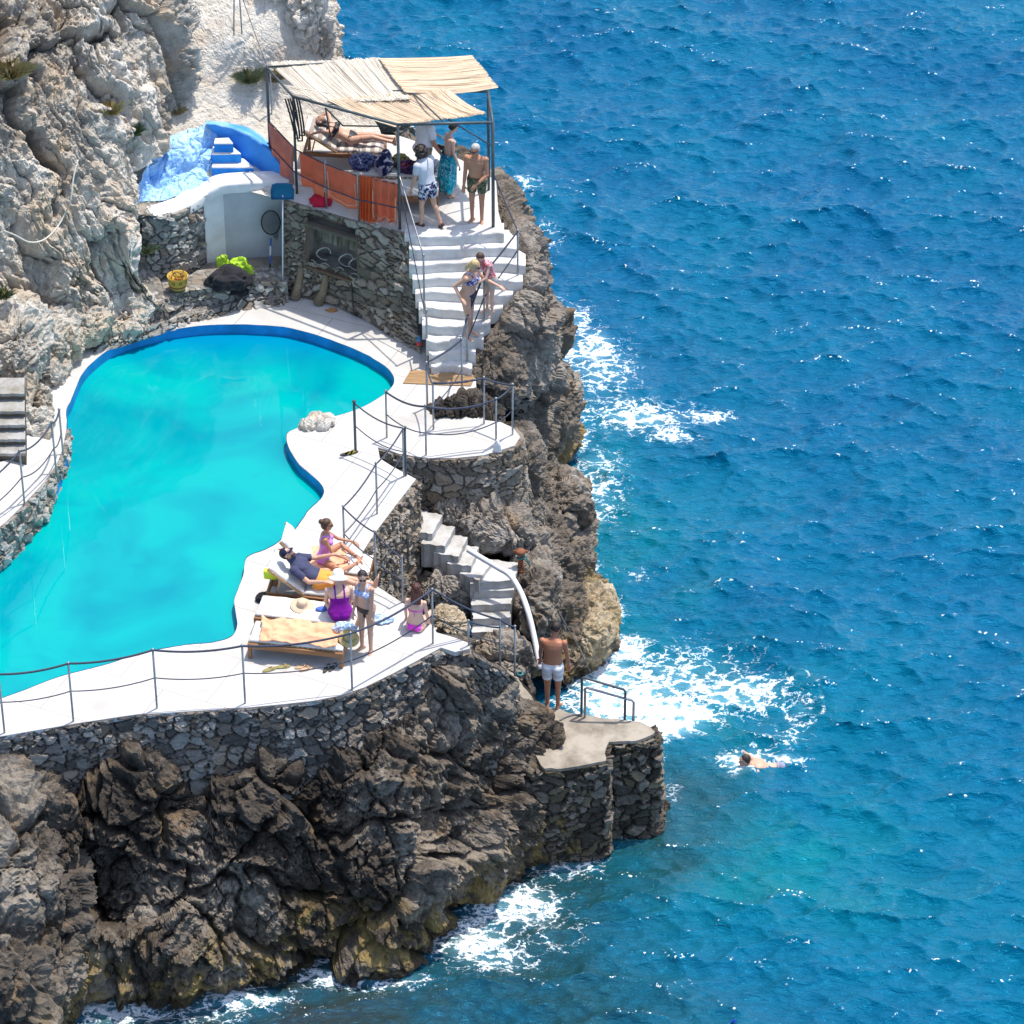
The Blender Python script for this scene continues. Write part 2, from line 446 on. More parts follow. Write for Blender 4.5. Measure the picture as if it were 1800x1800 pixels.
def skin_mat():
    m, nt, b = new_mat('skin'); co = coords(nt)
    c = attr(nt, 'skin', True)
    n = noise(nt, co, 9, 4, .6)
    c = mix(nt, maprange(nt, n, .35, .7, 0, .22), c, mix(nt, 1.0, c, (.80, .66, .60), 'MULTIPLY'))
    nt.links.new(c, b.inputs['Base Color']); b.inputs['Roughness'].default_value = .48
    b.inputs['Subsurface Weight'].default_value = .12; b.inputs['Subsurface Radius'].default_value = (.02, .008, .004); b.inputs['Subsurface Scale'].default_value = .5
    return m
def fabric(name, color, var=.12, pattern=None, p2=None, scale=10.0, stripes=None, trans=0.0):
    """cloth; pattern: second colour in blotches; stripes: (axis vector, period, colour)"""
    m, nt, b = new_mat(name); co = coords(nt)
    n = noise(nt, co, 5, 4)
    c = ramp(nt, n, [(.3, tuple(x * (1 - var) for x in color)), (.7, tuple(min(1, x * (1 + var)) for x in color))])
    if pattern is not None:
        q = noise(nt, co, scale, 2, .5, 1.2); c = mix(nt, maprange(nt, q, .5, .56), c, pattern)
        if p2 is not None:
            q = noise(nt, nd(nt, 'ShaderNodeMapping', {'Vector': co, 'Location': (4, 2, 8)}).outputs[0], scale * 1.3, 2, .5, 1.5); c = mix(nt, maprange(nt, q, .56, .62), c, p2)
    if stripes is not None:
        ax, per, sc = stripes
        d = nd(nt, 'ShaderNodeVectorMath', {0: co, 1: ax}, operation='DOT_PRODUCT').outputs['Value']
        s = maths(nt, 'FRACT', maths(nt, 'MULTIPLY', d, 1 / per))
        c = mix(nt, maprange(nt, maths(nt, 'ABSOLUTE', maths(nt, 'SUBTRACT', s, .5)), .22, .28), c, sc)
    nt.links.new(c, b.inputs['Base Color']); b.inputs['Roughness'].default_value = .9; b.inputs['Specular IOR Level'].default_value = .15
    b.inputs['Sheen Weight'].default_value = .1
    bump(nt, b, noise(nt, co, 160, 2), .25, .004)
    if trans:
        t = nt.nodes.new('ShaderNodeBsdfTranslucent'); ms = nt.nodes.new('ShaderNodeMixShader'); ms.inputs[0].default_value = trans
        nt.links.new(c, t.inputs[0]); nt.links.new(b.outputs[0], ms.inputs[1]); nt.links.new(t.outputs[0], ms.inputs[2])
        nt.links.new(ms.outputs[0], [n for n in nt.nodes if n.type == 'OUTPUT_MATERIAL'][0].inputs[0])
    return m
def wood(name, color, axis=(1, 0, 0), rough=.6):
    m, nt, b = new_mat(name); co = coords(nt)
    sc = tuple(3.0 if a else 40.0 for a in axis)
    n = noise(nt, nd(nt, 'ShaderNodeMapping', {'Vector': co, 'Scale': sc}).outputs[0], 1.0, 5, .6)
    nt.links.new(ramp(nt, n, [(.3, tuple(x * .6 for x in color)), (.7, tuple(min(1, x * 1.25) for x in color))]), b.inputs['Base Color'])
    b.inputs['Roughness'].default_value = rough; bump(nt, b, n, .2, .004)
    return m
def blue_mat():
    """sky-blue limewash over lumpy rock and render, with a sunlit paleness painted in"""
    m, nt, b = new_mat('blue_limewash'); co = coords(nt)
    n1 = noise(nt, co, 2.6, 6, .62, .5); n2 = noise(nt, co, 16, 4, .6)
    c = ramp(nt, n1, [(.3, (.01, .20, .68)), (.55, (.03, .30, .82))])
    c = mix(nt, maths(nt, 'MULTIPLY', attr(nt, 'pale'), maprange(nt, n2, .30, .55, .6, 1.0)), c, (.46, .68, .88))  # pale mask: sunlit tone painted over the blue
    nt.links.new(c, b.inputs['Base Color']); b.inputs['Roughness'].default_value = .8; b.inputs['Specular IOR Level'].default_value = .25
    bump(nt, b, n2, .3, .015)
    return m
def reed(name, a, bcol):
    m, nt, b = new_mat(name); co = coords(nt)
    t = attr(nt, 'tint'); n = noise(nt, co, 30, 3)
    f = maths(nt, 'ADD', maths(nt, 'MULTIPLY', t, .75), maths(nt, 'MULTIPLY', n, .25))
    nt.links.new(ramp(nt, f, [(.1, tuple(x * .55 for x in a)), (.4, a), (.9, bcol)]), b.inputs['Base Color'])
    b.inputs['Roughness'].default_value = .7
    return m

M = dict(
    concrete=plaster_mat('wet_worn_concrete', (.36, .315, .255), (.18, .15, .115)),
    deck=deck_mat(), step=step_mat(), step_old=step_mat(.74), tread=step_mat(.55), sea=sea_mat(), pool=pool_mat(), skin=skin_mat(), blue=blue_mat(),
    plaster=plaster_mat('pale_plaster', (.50, .51, .53), (.42, .43, .445)),
    rim=plaster_mat('white_plaster', (.80, .79, .77), (.66, .64, .61)),
    poolwall=plain('pool_blue_paint', (.008, .235, .56), .6, .25, 3),
    rock_dark=rock_mat('dark_shore_rock', (.028, .022, .017), (.088, .070, .054), (.30, .255, .205), 1.0),
    rock_pale=rock_mat('pale_limestone', (.27, .24, .205), (.55, .51, .445), (.76, .72, .65), .2, (.56, .44, .31), (.46, .66, .7)),
    rock_white=rock_mat('white_limestone', (.56, .50, .42), (.70, .64, .55), (.79, .75, .67), 0, (.64, .52, .39), (.50, .70, .6)),
    rock_tan=rock_mat('tan_shore_rock', (.105, .085, .065), (.21, .175, .14), (.38, .335, .285), .9, (.34, .215, .10)),
    rock_grey=rock_mat('grey_shore_rock', (.045, .037, .030), (.125, .103, .082), (.30, .26, .21), .9),
    ledge=rock_mat('bleached_ledge', (.28, .215, .14), (.45, .36, .24), (.62, .53, .40), .6, (.50, .36, .19)),
    stone_dark=stone_mat('dark_dry_stone', (.065, .057, .05), (.15, .133, .117), (.33, .305, .27), (.045, .04, .035)),
    stone_tan=stone_mat('tan_dry_stone', (.12, .10, .075), (.22, .185, .145), (.38, .335, .28), (.06, .05, .04)),
    stone_grey=stone_mat('grey_dry_stone', (.15, .14, .125), (.28, .265, .24), (.47, .45, .41), (.13, .12, .10)),
    stone_wet=stone_mat('wet_dark_stone', (.03, .025, .02), (.08, .066, .052), (.20, .175, .145), (.02, .017, .014), (.13, .10, .045)),
    steel=plain('galvanised_steel', (.30, .31, .32), .42, .2, 14, metal=.7),
    pole=plain('dark_painted_pole', (.055, .075, .085), .5, .25, 10),
    rust=plain('rusty_iron', (.22, .075, .03), .8, .4, 20, .4),
    rope=plain('navy_rope', (.045, .055, .085), .85, .3, 60, .6, 220),
    rope_grey=plain('grey_rope', (.16, .16, .18), .85, .3, 60, .6, 220),
    rope_pale=plain('pale_rope', (.62, .57, .48), .85, .15, 60, .5, 200),
    black=plain('black_rubber', (.02, .02, .022), .6, .2, 20),
    teak=wood('oiled_teak', (.27, .125, .05)), teak_pale=wood('sun_bleached_teak', (.48, .30, .15)),
    timber=wood('old_timber', (.13, .075, .045), (0, 0, 1)),
    mattress=fabric('cream_canvas', (.74, .72, .67), .06),
    mattress_stripe=fabric('striped_canvas', (.66, .62, .56), .06, stripes=((1, 0, 0), .16, (.36, .30, .27))),
    towel=fabric('orange_terry', (.95, .36, .20), .08, trans=.65), towel2=fabric('bright_orange_terry', (.97, .27, .09), .08, trans=.65),
    towel_pink=fabric('faded_orange_terry', (.80, .34, .25), .12, trans=.5, stripes=((.8, .6, 0), .34, (.55, .30, .26))),
    towel_pale=fabric('peach_terry', (.80, .42, .25), .10),
    hem=fabric('pale_hem', (.84, .55, .38)),
)

# ================================================================== SEA
ZD = 4.4      # pool deck
ZT = 6.25     # upper terrace
ZW = 4.2      # pool water
ZL = 2.0      # landing stage
# (pixel of the photo, all on the sea surface) the shore and the patches of foam
shore_px = [(-60, 1790), (120, 1742), (230, 1732), (340, 1748), (450, 1715), (560, 1690), (690, 1690), (760, 1640), (860, 1562), (930, 1500), (1020, 1460), (1150, 1425),
            (1165, 1390), (1120, 1290), (1010, 1235), (960, 1195), (1050, 1150), (1070, 1105), (1035, 1045), (1015, 1000), (1022, 970), (1005, 930), (985, 860), (965, 815), (1000, 790), (1008, 720), (1015, 640), (985, 560)]
SHORE = arc_resample([tuple(at(x, y, 0))[:2] for x, y in shore_px], .12)
foam_px = [(1305, 1338, 42, 22, .85), (1385, 1332, 55, 14, .68), (1060, 650, 110, 100, .60), (1110, 730, 170, 60, .58), (1040, 860, 90, 100, .56), (1180, 1200, 230, 90, .62), (1010, 560, 60, 70, .6), (1110, 1240, 150, 55, .98), (1190, 1255, 100, 34, .90), (1060, 1190, 95, 50, .86), (1290, 1215, 120, 45, .72), (1405, 1240, 42, 42, .5), (1330, 1330, 60, 26, .62), (1280, 1330, 35, 22, .62),
           (1165, 1275, 80, 26, 1.0), (1090, 1140, 70, 40, .8), (1050, 610, 60, 60, .72), (1060, 650, 90, 40, .62), (1130, 740, 120, 34, .74), (1240, 730, 90, 26, .62), (1180, 770, 80, 22, .62),
           (1010, 770, 40, 36, .76), (1000, 860, 40, 36, .75), (1030, 905, 50, 34, .72), (1050, 820, 90, 60, .55), (1020, 980, 34, 26, .6), (1110, 1010, 60, 26, .42), (1075, 1075, 40, 40, .6),
           (900, 1590, 120, 50, .72), (830, 1650, 110, 40, .72), (990, 1510, 90, 36, .66), (1090, 1455, 60, 20, .62), (860, 1680, 120, 34, .60), (960, 1640, 110, 50, .45), (600, 1712, 110, 24, .72), (420, 1752, 110, 24, .72), (200, 1770, 120, 40, .7),
           (350, 1775, 160, 36, .55), (240, 1745, 60, 20, .72), (700, 1720, 90, 26, .6), (960, 420, 50, 60, .5), (925, 330, 60, 40, .55), (700, 240, 60, 30, .6), (1380, 1290, 90, 36, .45), (990, 690, 22, 60, .62)]
def make_sea():
    n = 1024; L = 43.0; dx = L / n
    rng = np.random.RandomState(11)
    k1 = np.fft.fftfreq(n, d=dx) * 2 * np.pi
    KX, KY = np.meshgrid(k1, k1, indexing='ij'); K = np.sqrt(KX ** 2 + KY ** 2); K[0, 0] = 1e-6
    def spectrum(wd, kp, kc, power, spread, floor):
        wd = np.array(wd) / np.hypot(*wd); cw = (KX * wd[0] + KY * wd[1]) / K
        p = np.exp(-(kp / K) ** 2) / K ** power * (floor + np.abs(cw) ** spread) * np.exp(-(K / kc) ** 2); p[0, 0] = 0
        Hh = (rng.normal(size=(n, n)) + 1j * rng.normal(size=(n, n))) * np.sqrt(p)
        sl = np.sqrt(np.real(np.fft.ifft2(1j * KY * Hh)).var() + np.real(np.fft.ifft2(1j * KX * Hh)).var())
        return Hh / sl
    # a low swell, the wind sea, a crossing train and the short chop on top
    chop = .36 * spectrum((-.15, -1.), 8.0, 30., 4.0, 3.5, .04) + .16 * spectrum((-.05, -1.), 16.0, 55., 4.0, 2, .10)
    H = .075 * spectrum((-.55, -.83), .8, 3.0, 4.0, 4, .02) + .11 * spectrum((-.35, -.95), 2.2, 8., 4.0, 3, .05) + .09 * spectrum((.55, -.83), 3.5, 14., 4.0, 4, .03) + chop
    hc_ = np.real(np.fft.ifft2(chop))
    h = np.real(np.fft.ifft2(H))
    Dx = np.real(np.fft.ifft2(1j * KX / K * H)); Dy = np.real(np.fft.ifft2(1j * KY / K * H))
    x = -L / 2 + 1.5 + np.arange(n) * dx; y = -14.0 + np.arange(n) * dx
    X, Y = np.meshgrid(x, y, indexing='ij')
    # calmer close under the rocks
    gx = X.ravel()[::1]; gy = Y.ravel()
    d = np.full(len(gx), 99.0, np.float32)
    for p in SHORE[::3]: d = np.minimum(d, (gx - p[0]) ** 2 + (gy - p[1]) ** 2)
    d = np.sqrt(d).reshape(X.shape)
    calm = .55 + .45 * sstep(0, 3.0, d)
    ch = .8
    P = np.stack([X + ch * Dx * calm, Y + ch * Dy * calm, h * calm - .02], -1)
    # colour of the water itself: deep blue outside, greener and darker over the rocky shallows
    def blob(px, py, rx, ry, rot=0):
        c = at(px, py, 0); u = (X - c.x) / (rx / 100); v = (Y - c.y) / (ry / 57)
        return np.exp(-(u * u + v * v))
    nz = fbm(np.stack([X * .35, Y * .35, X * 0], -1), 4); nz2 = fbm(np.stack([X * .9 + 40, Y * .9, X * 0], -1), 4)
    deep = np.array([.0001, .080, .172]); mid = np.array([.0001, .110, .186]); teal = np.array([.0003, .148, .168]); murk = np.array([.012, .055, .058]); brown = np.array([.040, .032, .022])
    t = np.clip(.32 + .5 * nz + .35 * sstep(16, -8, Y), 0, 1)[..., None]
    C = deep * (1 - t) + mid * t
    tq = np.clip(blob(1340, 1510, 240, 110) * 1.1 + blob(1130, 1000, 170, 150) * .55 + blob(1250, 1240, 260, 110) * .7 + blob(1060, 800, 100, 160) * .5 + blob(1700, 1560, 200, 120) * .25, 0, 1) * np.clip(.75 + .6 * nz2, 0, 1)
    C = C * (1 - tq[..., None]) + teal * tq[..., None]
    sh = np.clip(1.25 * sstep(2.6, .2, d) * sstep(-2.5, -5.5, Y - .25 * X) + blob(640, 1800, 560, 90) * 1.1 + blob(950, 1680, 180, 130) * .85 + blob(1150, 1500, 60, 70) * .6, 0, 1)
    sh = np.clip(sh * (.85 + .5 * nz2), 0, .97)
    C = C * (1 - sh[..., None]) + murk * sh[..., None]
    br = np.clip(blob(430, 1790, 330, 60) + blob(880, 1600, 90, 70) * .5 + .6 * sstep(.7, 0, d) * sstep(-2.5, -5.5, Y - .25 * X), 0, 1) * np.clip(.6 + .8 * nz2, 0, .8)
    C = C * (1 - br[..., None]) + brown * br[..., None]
    F = np.zeros_like(X)
    for (px, py, rx, ry, s_) in foam_px: F = np.maximum(F, s_ * blob(px, py, rx, ry))
    edge = sstep(.8, .0, d) * (.45 + .35 * np.clip(nz2, -.6, 1))
    F = np.maximum(F, edge)
    ring = np.exp(-((np.sqrt(((X - at(1408, 1232, 0).x) / .36) ** 2 + ((Y - at(1408, 1232, 0).y) / .62) ** 2) - 1) / .22) ** 2)
    F = np.maximum(F, .52 * ring)
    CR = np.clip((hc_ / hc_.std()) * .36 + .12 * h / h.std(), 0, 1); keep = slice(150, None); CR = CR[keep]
    P = P[keep]; C = C[keep]; F = F[keep]
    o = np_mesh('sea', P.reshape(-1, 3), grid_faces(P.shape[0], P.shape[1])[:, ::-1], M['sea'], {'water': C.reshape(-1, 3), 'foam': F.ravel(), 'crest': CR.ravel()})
    tag(o, kind='structure')
    return P
SEA = make_sea()
mb = MB(); mb.grid([[(x, y, -.45) for y in np.linspace(-600, 2400, 30)] for x in np.linspace(-1500, 1500, 30)])
m_, nt_, b_ = new_mat('open_sea'); b_.inputs['Roughness'].default_value = .12
nt_.links.new(ramp(nt_, noise(nt_, coords(nt_), .2, 4), [(.3, (.001, .09, .27)), (.7, (.001, .13, .30))]), b_.inputs['Base Color'])
bump(nt_, b_, noise(nt_, coords(nt_), 1.6, 5, .6, 1.0), .8, .3)
tag(mb.build('sea', m_), kind='structure')

# ================================================================== ROCK
def rock_attrs(P, zw=0.0):
    z = P[..., 2]; n = perlin(P * 1.4)
    return {'tint': np.clip(.5 + .5 * fbm(P * .5 + 3, 3), 0, 1).ravel(),
            'wet': (sstep(1.5, .35, z + .5 * n)).ravel(), 'tide': (sstep(.30, .08, z + .16 * n)).ravel()}
def rock_disp(P, Nn, big=.30, seed=0.0, fine=1.0, grain=((.35, .25, 1.0), .55), rid=.5):
    """weathered limestone: joint faces and narrow cracks stretched along the grain, sharp ridges, then pitted roughness"""
    off = np.array([seed * 3.1, seed * 1.7, seed * 2.3]); Q = P + off
    g = np.array(grain[0], float); g /= np.linalg.norm(g)
    A = Q - (Q @ g)[..., None] * g * (1 - grain[1])
    wrp = np.stack([fbm(Q * 1.0 + 5, 4), fbm(Q * 1.0 + 25, 4), fbm(Q * 1.0 + 45, 4)], -1)
    B = A + .22 * wrp
    f1, f2, r1, t1 = worley(B * .75, True)
    d = big * (.62 * t1 + .30 * (r1 - .5) + .38 * (sstep(0, .11, f2 - f1) - .9))
    d = d + big * rid * (ridged(B * .62 + 3, 5, .55) - .3)
    g1, g2, r2, t2 = worley(B * 2.0 + 11, True)
    d = d + big * .30 * (.70 * t2 + .40 * (r2 - .5) + .55 * (sstep(0, .12, g2 - g1) - .9))
    h1, h2, r3, t3 = worley(B * 5.2 + 31, True)
    d = d + fine * .080 * (.75 * t3 + .45 * (r3 - .5) + .45 * (sstep(0, .16, h2 - h1) - .9))
    k1, k2, r4, t4 = worley(B * 12.0 + 51, True)
    d = d + fine * .040 * (.7 * t4 + .55 * (r4 - .5) + .35 * (sstep(0, .22, k2 - k1) - .9))
    d = d + fine * .034 * (ridged(A * 3.0, 5, .68) - .5)
    d = d - fine * .05 * sstep(.18, .55, fbm(Q * 5.0 + 70, 3))
    return P + Nn * d[..., None]
def rock_sheet(name, rows, mat, res=.03, big=.3, seed=0, fine=1.0, flip=False, pin=None, grain=((.35, .25, 1.0), .55), rid=.5):
    """rows: polylines of (px, py, z) - same number of points each; lofted, then weathered"""
    W_ = [[at(*p) if not isinstance(p, Vector) else p for p in r] for r in rows]
    W_ = np.array([[tuple(p) for p in r] for r in W_])
    Lu = max(np.linalg.norm(np.diff(r, axis=0), axis=1).sum() for r in W_)
    Lv = max(np.linalg.norm(np.diff(W_[:, j], axis=0), axis=1).sum() for j in range(W_.shape[1]))
    nu = int(Lu / res) + 2; nv = int(Lv / res) + 2
    A = np.stack([catmull(r, nu) for r in W_])                     # rows x nu
    P = np.stack([catmull(A[:, j], nv) for j in range(nu)], 1)      # nv x nu
    Nn = grid_normals(P)
    if flip: Nn = -Nn
    for _ in range(6): Nn = Nn + np.roll(Nn, 3, 0) + np.roll(Nn, 3, 1); Nn /= np.linalg.norm(Nn, axis=-1, keepdims=True)
    Q = rock_disp(P, Nn, big, seed, fine=fine, grain=grain, rid=rid)
    if pin is not None:
        w = np.ones((nv, 1, 1))
        w[:, 0, 0] = np.interp(np.linspace(0, 1, nv), [p[0] for p in pin], [p[1] for p in pin])
        Q = P + (Q - P) * w
    F = grid_faces(nv, nu)
    if not flip: F = F
    else: F = F[:, ::-1]
    o = np_mesh(name, Q.reshape(-1, 3), F, mat, rock_attrs(Q), smooth=False)
    tag(o, kind='structure')
    return o
def boulder(name, c, rad, mat, seed=1, rot=(0, 0, 0), sub=6, big=.3, fine=1.0, kind='structure'):
    bm = bmesh.new(); bmesh.ops.create_icosphere(bm, subdivisions=sub, radius=1.0)
    D = np.array([v.co[:] for v in bm.verts]); F = np.array([[v.index for v in f.verts] for f in bm.faces]); bm.free()
    e = .72; D2 = np.sign(D) * np.abs(D) ** e; D2 /= np.linalg.norm(D2, axis=1, keepdims=True) ** .5
    P = D2 * np.array(rad); Nn = D / np.array(rad); Nn /= np.linalg.norm(Nn, axis=1, keepdims=True)
    Rm = np.array(Matrix.Rotation(rot[2], 3, 'Z') @ Matrix.Rotation(rot[1], 3, 'Y') @ Matrix.Rotation(rot[0], 3, 'X'))
    P = P @ Rm.T + np.array(c); Nn = Nn @ Rm.T
    Q = rock_disp(P, Nn, big, seed, fine=fine)
    o = np_mesh(name, Q, F, mat, rock_attrs(Q), smooth=False)
    tag(o, kind=kind) if kind else None
    return o

# front cliff under the pool deck, from the left frame edge to the landing stage
edge = [(-90, 1306), (20, 1290), (130, 1272), (240, 1256), (350, 1249), (440, 1242), (545, 1232), (640, 1208), (735, 1160), (800, 1132), (860, 1158), (925, 1195), (985, 1262), (1002, 1330), (1010, 1345)]
ztop = [4.4, 4.4, 4.4, 4.4, 4.4, 4.4, 4.4, 4.4, 4.4, 4.4, 3.9, 3.1, 2.4, 2.1, 1.9]
zrock = [3.4, 3.55, 3.1, 3.6, 2.95, 3.45, 3.0, 3.4, 3.6, 3.85, 3.4, 2.3, 1.5, 1.3, 1.0]
water = [(-90, 1800), (20, 1770), (130, 1742), (240, 1735), (350, 1745), (450, 1712), (560, 1690), (690, 1685), (765, 1635), (820, 1590), (865, 1555), (920, 1508), (970, 1482), (1010, 1465), (1050, 1452)]
def lerp(a, b, t): return a + (b - a) * t
E = [at(p[0], p[1], z) for p, z in zip(edge, ztop)]; Wt = [at(p[0], p[1], 0) for p in water]
outw = []
for i in range(len(E)):
    t = E[min(i + 1, len(E) - 1)] - E[max(i - 1, 0)]; n = Vector((t.y, -t.x, 0)).normalized(); outw.append(n)
rows = []
inn = [0.35] * 9 + [.45, .6, .3, .12, .1, .1]
rows.append([Vector((e.x, e.y, 0)) - o * i_ + Vector((0, 0, min(z, zz) - .9)) for e, o, i_, z, zz in zip(E, outw, inn, zrock, zrock)])
rows.append([Vector((e.x, e.y, 0)) - o * (i_ * .55) + Vector((0, 0, z - .02 - (.3 if k < 9 else 0))) for k, (e, o, i_, z) in enumerate(zip(E, outw, inn, zrock))])
rows.append([Vector((lerp(e.x, w.x, .16), lerp(e.y, w.y, .16), z)) for e, w, z in zip(E, Wt, zrock)])
rows.append([Vector((lerp(e.x, w.x, .60), lerp(e.y, w.y, .60), z * .66)) for e, w, z in zip(E, Wt, zrock)])
rows.append([Vector((lerp(e.x, w.x, .95), lerp(e.y, w.y, .95), z * .36)) for e, w, z in zip(E, Wt, zrock)])
rows.append([Vector((lerp(e.x, w.x, .98), lerp(e.y, w.y, .98), .18)) for e, w, z in zip(E, Wt, zrock)])
rows.append([Vector((lerp(e.x, w.x, .92), lerp(e.y, w.y, .92), -.8)) for e, w, z in zip(E, Wt, zrock)])
rock_sheet('cliff', rows, M['rock_dark'], res=.023, big=.74, seed=2, fine=1.15, grain=((-.55, .1, 1.0), .82), rid=.30, pin=[(0, .25), (.2, .5), (.35, 1), (1, 1)])
# spur in the lower left corner and boulders along the water line
def pb(px, py, z): return tuple(at(px, py, z))
boulder('cliff', pb(18, 1540, 1.7), (.95, 1.5, 1.8), M['rock_grey'], 5, (R(20), R(-8), R(20)), 7, .55)
boulder('cliff', pb(40, 1700, .6), (.85, 1.0, 1.25), M['rock_grey'], 8, (R(15), R(-10), R(40)), 7, .5)
boulder('cliff', pb(-30, 1745, .9), (.8, 1.1, 1.5), M['rock_grey'], 9, (0, 0, R(10)), 6, .5)
boulder('rocks', pb(268, 1668, .45), (.36, .42, .95), M['rock_tan'], 3, (R(10), R(8), 0), 6, .3)
boulder('rocks', pb(325, 1690, .35), (.36, .40, .75), M['rock_tan'], 4, (R(8), R(-12), R(30)), 6, .28)
boulder('rocks', pb(165, 1690, .6), (.26, .3, .45), M['rock_tan'], 6, (0, 0, R(20)), 5, .25)
boulder('rocks', pb(392, 1700, .25), (.30, .3, .35), M['rock_tan'], 7, (0, 0, R(60)), 5, .22)
boulder('rocks', pb(850, 1530, .5), (.22, .3, .5), M['rock_tan'], 12, (0, 0, 0), 5, .22)
boulder('rocks', pb(985, 1430, .5), (.42, .35, .55), M['rock_tan'], 13, (0, 0, R(10)), 6, .28)
boulder('rocks', pb(1095, 1436, -.1), (.75, .30, .20), M['rock_tan'], 14, (0, 0, R(22)), 6, .18)

# cliff on the left above the pool
rows = [
    [(-140, 800, 4.4), (-40, 735, 4.5), (30, 668, 4.3), (62, 648, 4.3), (105, 626, 4.3), (170, 603, 4.3), (232, 582, 4.3), (272, 562, 4.3)],
    [(-140, 640, 5.7), (-40, 590, 5.5), (25, 565, 5.3), (70, 540, 5.25), (115, 520, 5.25), (165, 510, 5.2), (215, 500, 5.1), (262, 510, 4.9)],
    [(-140, 420, 7.2), (-40, 400, 7.0), (25, 390, 6.8), (70, 390, 6.65), (115, 390, 6.5), (160, 395, 6.3), (205, 410, 6.05), (228, 440, 5.7)],
    [(-140, 180, 8.8), (-40, 190, 8.6), (25, 190, 8.4), (75, 190, 8.2), (120, 200, 8.0), (160, 225, 7.7), (198, 280, 7.1), (230, 350, 6.4)],
    [(-140, -60, 10.6), (-40, -60, 10.4), (30, -40, 10.0), (90, -30, 9.7), (150, 0, 9.4), (200, 60, 8.9), (236, 150, 8.0), (256, 290, 6.7)],
    [(-140, -220, 12.0), (-40, -220, 11.7), (40, -200, 11.3), (110, -170, 10.9), (190, -120, 10.3), (250, -40, 9.4), (280, 70, 8.3), (282, 262, 6.65)],
    [(-140, -300, 12.2), (-40, -300, 11.9), (60, -280, 11.4), (150, -240, 10.8), (240, -170, 10.0), (304, -90, 8.9), (310, 60, 7.9), (300, 290, 6.2)],
]
rock_sheet('cliff', rows, M['rock_pale'], res=.028, big=.62, seed=4, fine=1.0, flip=True, grain=((-.32, .10, 1.0), .30), rid=.36)
for (px, py, z, r, s) in [(60, 610, 4.7, (.55, .6, .55), 21), (20, 600, 5.2, (.6, .6, .8), 22), (150, 575, 4.6, (.55, .5, .45), 23), (215, 565, 4.5, (.4, .35, .3), 24), (100, 590, 4.8, (.35, .4, .5), 25), (75, 655, 4.5, (.28, .35, .3), 26), (60, 700, 4.6, (.16, .3, .32), 27), (55, 745, 4.75, (.14, .3, .25), 28)]:
    boulder('rocks', pb(px, py, z), r, M['rock_pale'], s, (R(s * 7), R(s * 5), R(s * 11)), 5 if r[0] < .3 else 6, .22)

# white rock path climbing away behind the terrace, with the cliff head on its sea side
rows = [
    [(270, 330, 6.15), (360, 320, 6.15), (470, 345, 6.15), (560, 370, 6.1), (660, 300, 6.1)],
    [(285, 270, 6.5), (370, 235, 6.5), (470, 240, 6.4), (560, 230, 6.3), (670, 236, 6.2)],
    [(290, 170, 7.1), (370, 150, 7.1), (460, 150, 7.0), (540, 150, 6.9), (640, 190, 6.5)],
    [(300, 60, 7.9), (370, 60, 7.9), (440, 70, 7.8), (510, 70, 7.7), (590, 130, 6.9)],
    [(305, -60, 8.8), (380, -60, 8.8), (450, -60, 8.8), (520, -60, 8.8), (585, -60, 8.4)],
    [(305, -200, 10.0), (380, -200, 10.0), (450, -200, 10.0), (520, -200, 10.0), (590, -200, 9.8)],
]
o = rock_sheet('path', rows, M['rock_white'], res=.04, big=.045, seed=6, fine=.22, flip=True)
rows = [
    [(440, -60, 8.7), (470, 0, 8.2), (500, 45, 7.85), (545, 85, 7.4), (590, 120, 6.9), (650, 165, 6.3), (690, 225, 6.0)],
    [(500, -90, 9.2), (520, -20, 8.6), (540, 40, 8.1), (565, 85, 7.45), (600, 125, 6.9), (660, 175, 6.2), (700, 225, 5.8)],
    [(560, -60, 8.9), (568, 20, 8.2), (574, 70, 7.6), (584, 110, 6.9), (612, 150, 6.2), (668, 210, 5.4), (712, 260, 5.0)],
    [(575, 130, 6.0), (580, 200, 5.2), (586, 250, 4.8), (596, 290, 4.4), (625, 330, 3.9), (680, 400, 3.0), (725, 440, 2.8)],
    [(580, 500, 0), (590, 560, 0), (600, 590, 0), (610, 620, 0), (640, 650, -.5), (690, 700, -.8), (740, 740, -.8)],
]
rock_sheet('cliff', rows, M['rock_white'], res=.03, big=.26, seed=7, flip=True)
# cliff on the sea side of the terrace and of the main stairs
rows = [
    [(640, 235, 5.6), (740, 262, 5.6), (795, 292, 5.6), (840, 340, 5.6), (872, 412, 5.8), (886, 475, 5.45), (880, 530, 5.0), (825, 640, 4.1)],
    [(690, 232, 5.95), (766, 260, 5.9), (812, 284, 5.9), (868, 322, 5.9), (912, 404, 6.05), (942, 464, 5.8), (922, 522, 5.45), (856, 622, 4.65)],
    [(700, 262, 5.6), (784, 288, 5.6), (842, 314, 5.6), (886, 356, 5.5), (925, 430, 5.6), (950, 492, 5.35), (940, 548, 5.1), (884, 632, 4.5)],
    [(740, 400, 4.2), (822, 420, 4.2), (882, 430, 4.3), (918, 470, 4.4), (948, 535, 4.1), (958, 580, 3.9), (942, 640, 3.7), (905, 690, 3.7)],
    [(780, 560, 2.2), (862, 580, 2.2), (920, 590, 2.5), (958, 600, 2.6), (975, 650, 2.2), (972, 700, 1.9), (955, 735, 1.9), (925, 770, 2.3)],
    [(800, 700, .6), (875, 700, .6), (938, 700, .8), (975, 690, .9), (984, 730, .7), (978, 770, .5), (962, 790, .5), (940, 800, .9)],
    [(800, 780, -.7), (875, 780, -.7), (940, 790, -.7), (975, 800, -.7), (976, 830, -.7), (972, 860, -.7), (955, 870, -.7), (935, 870, -.5)],
]
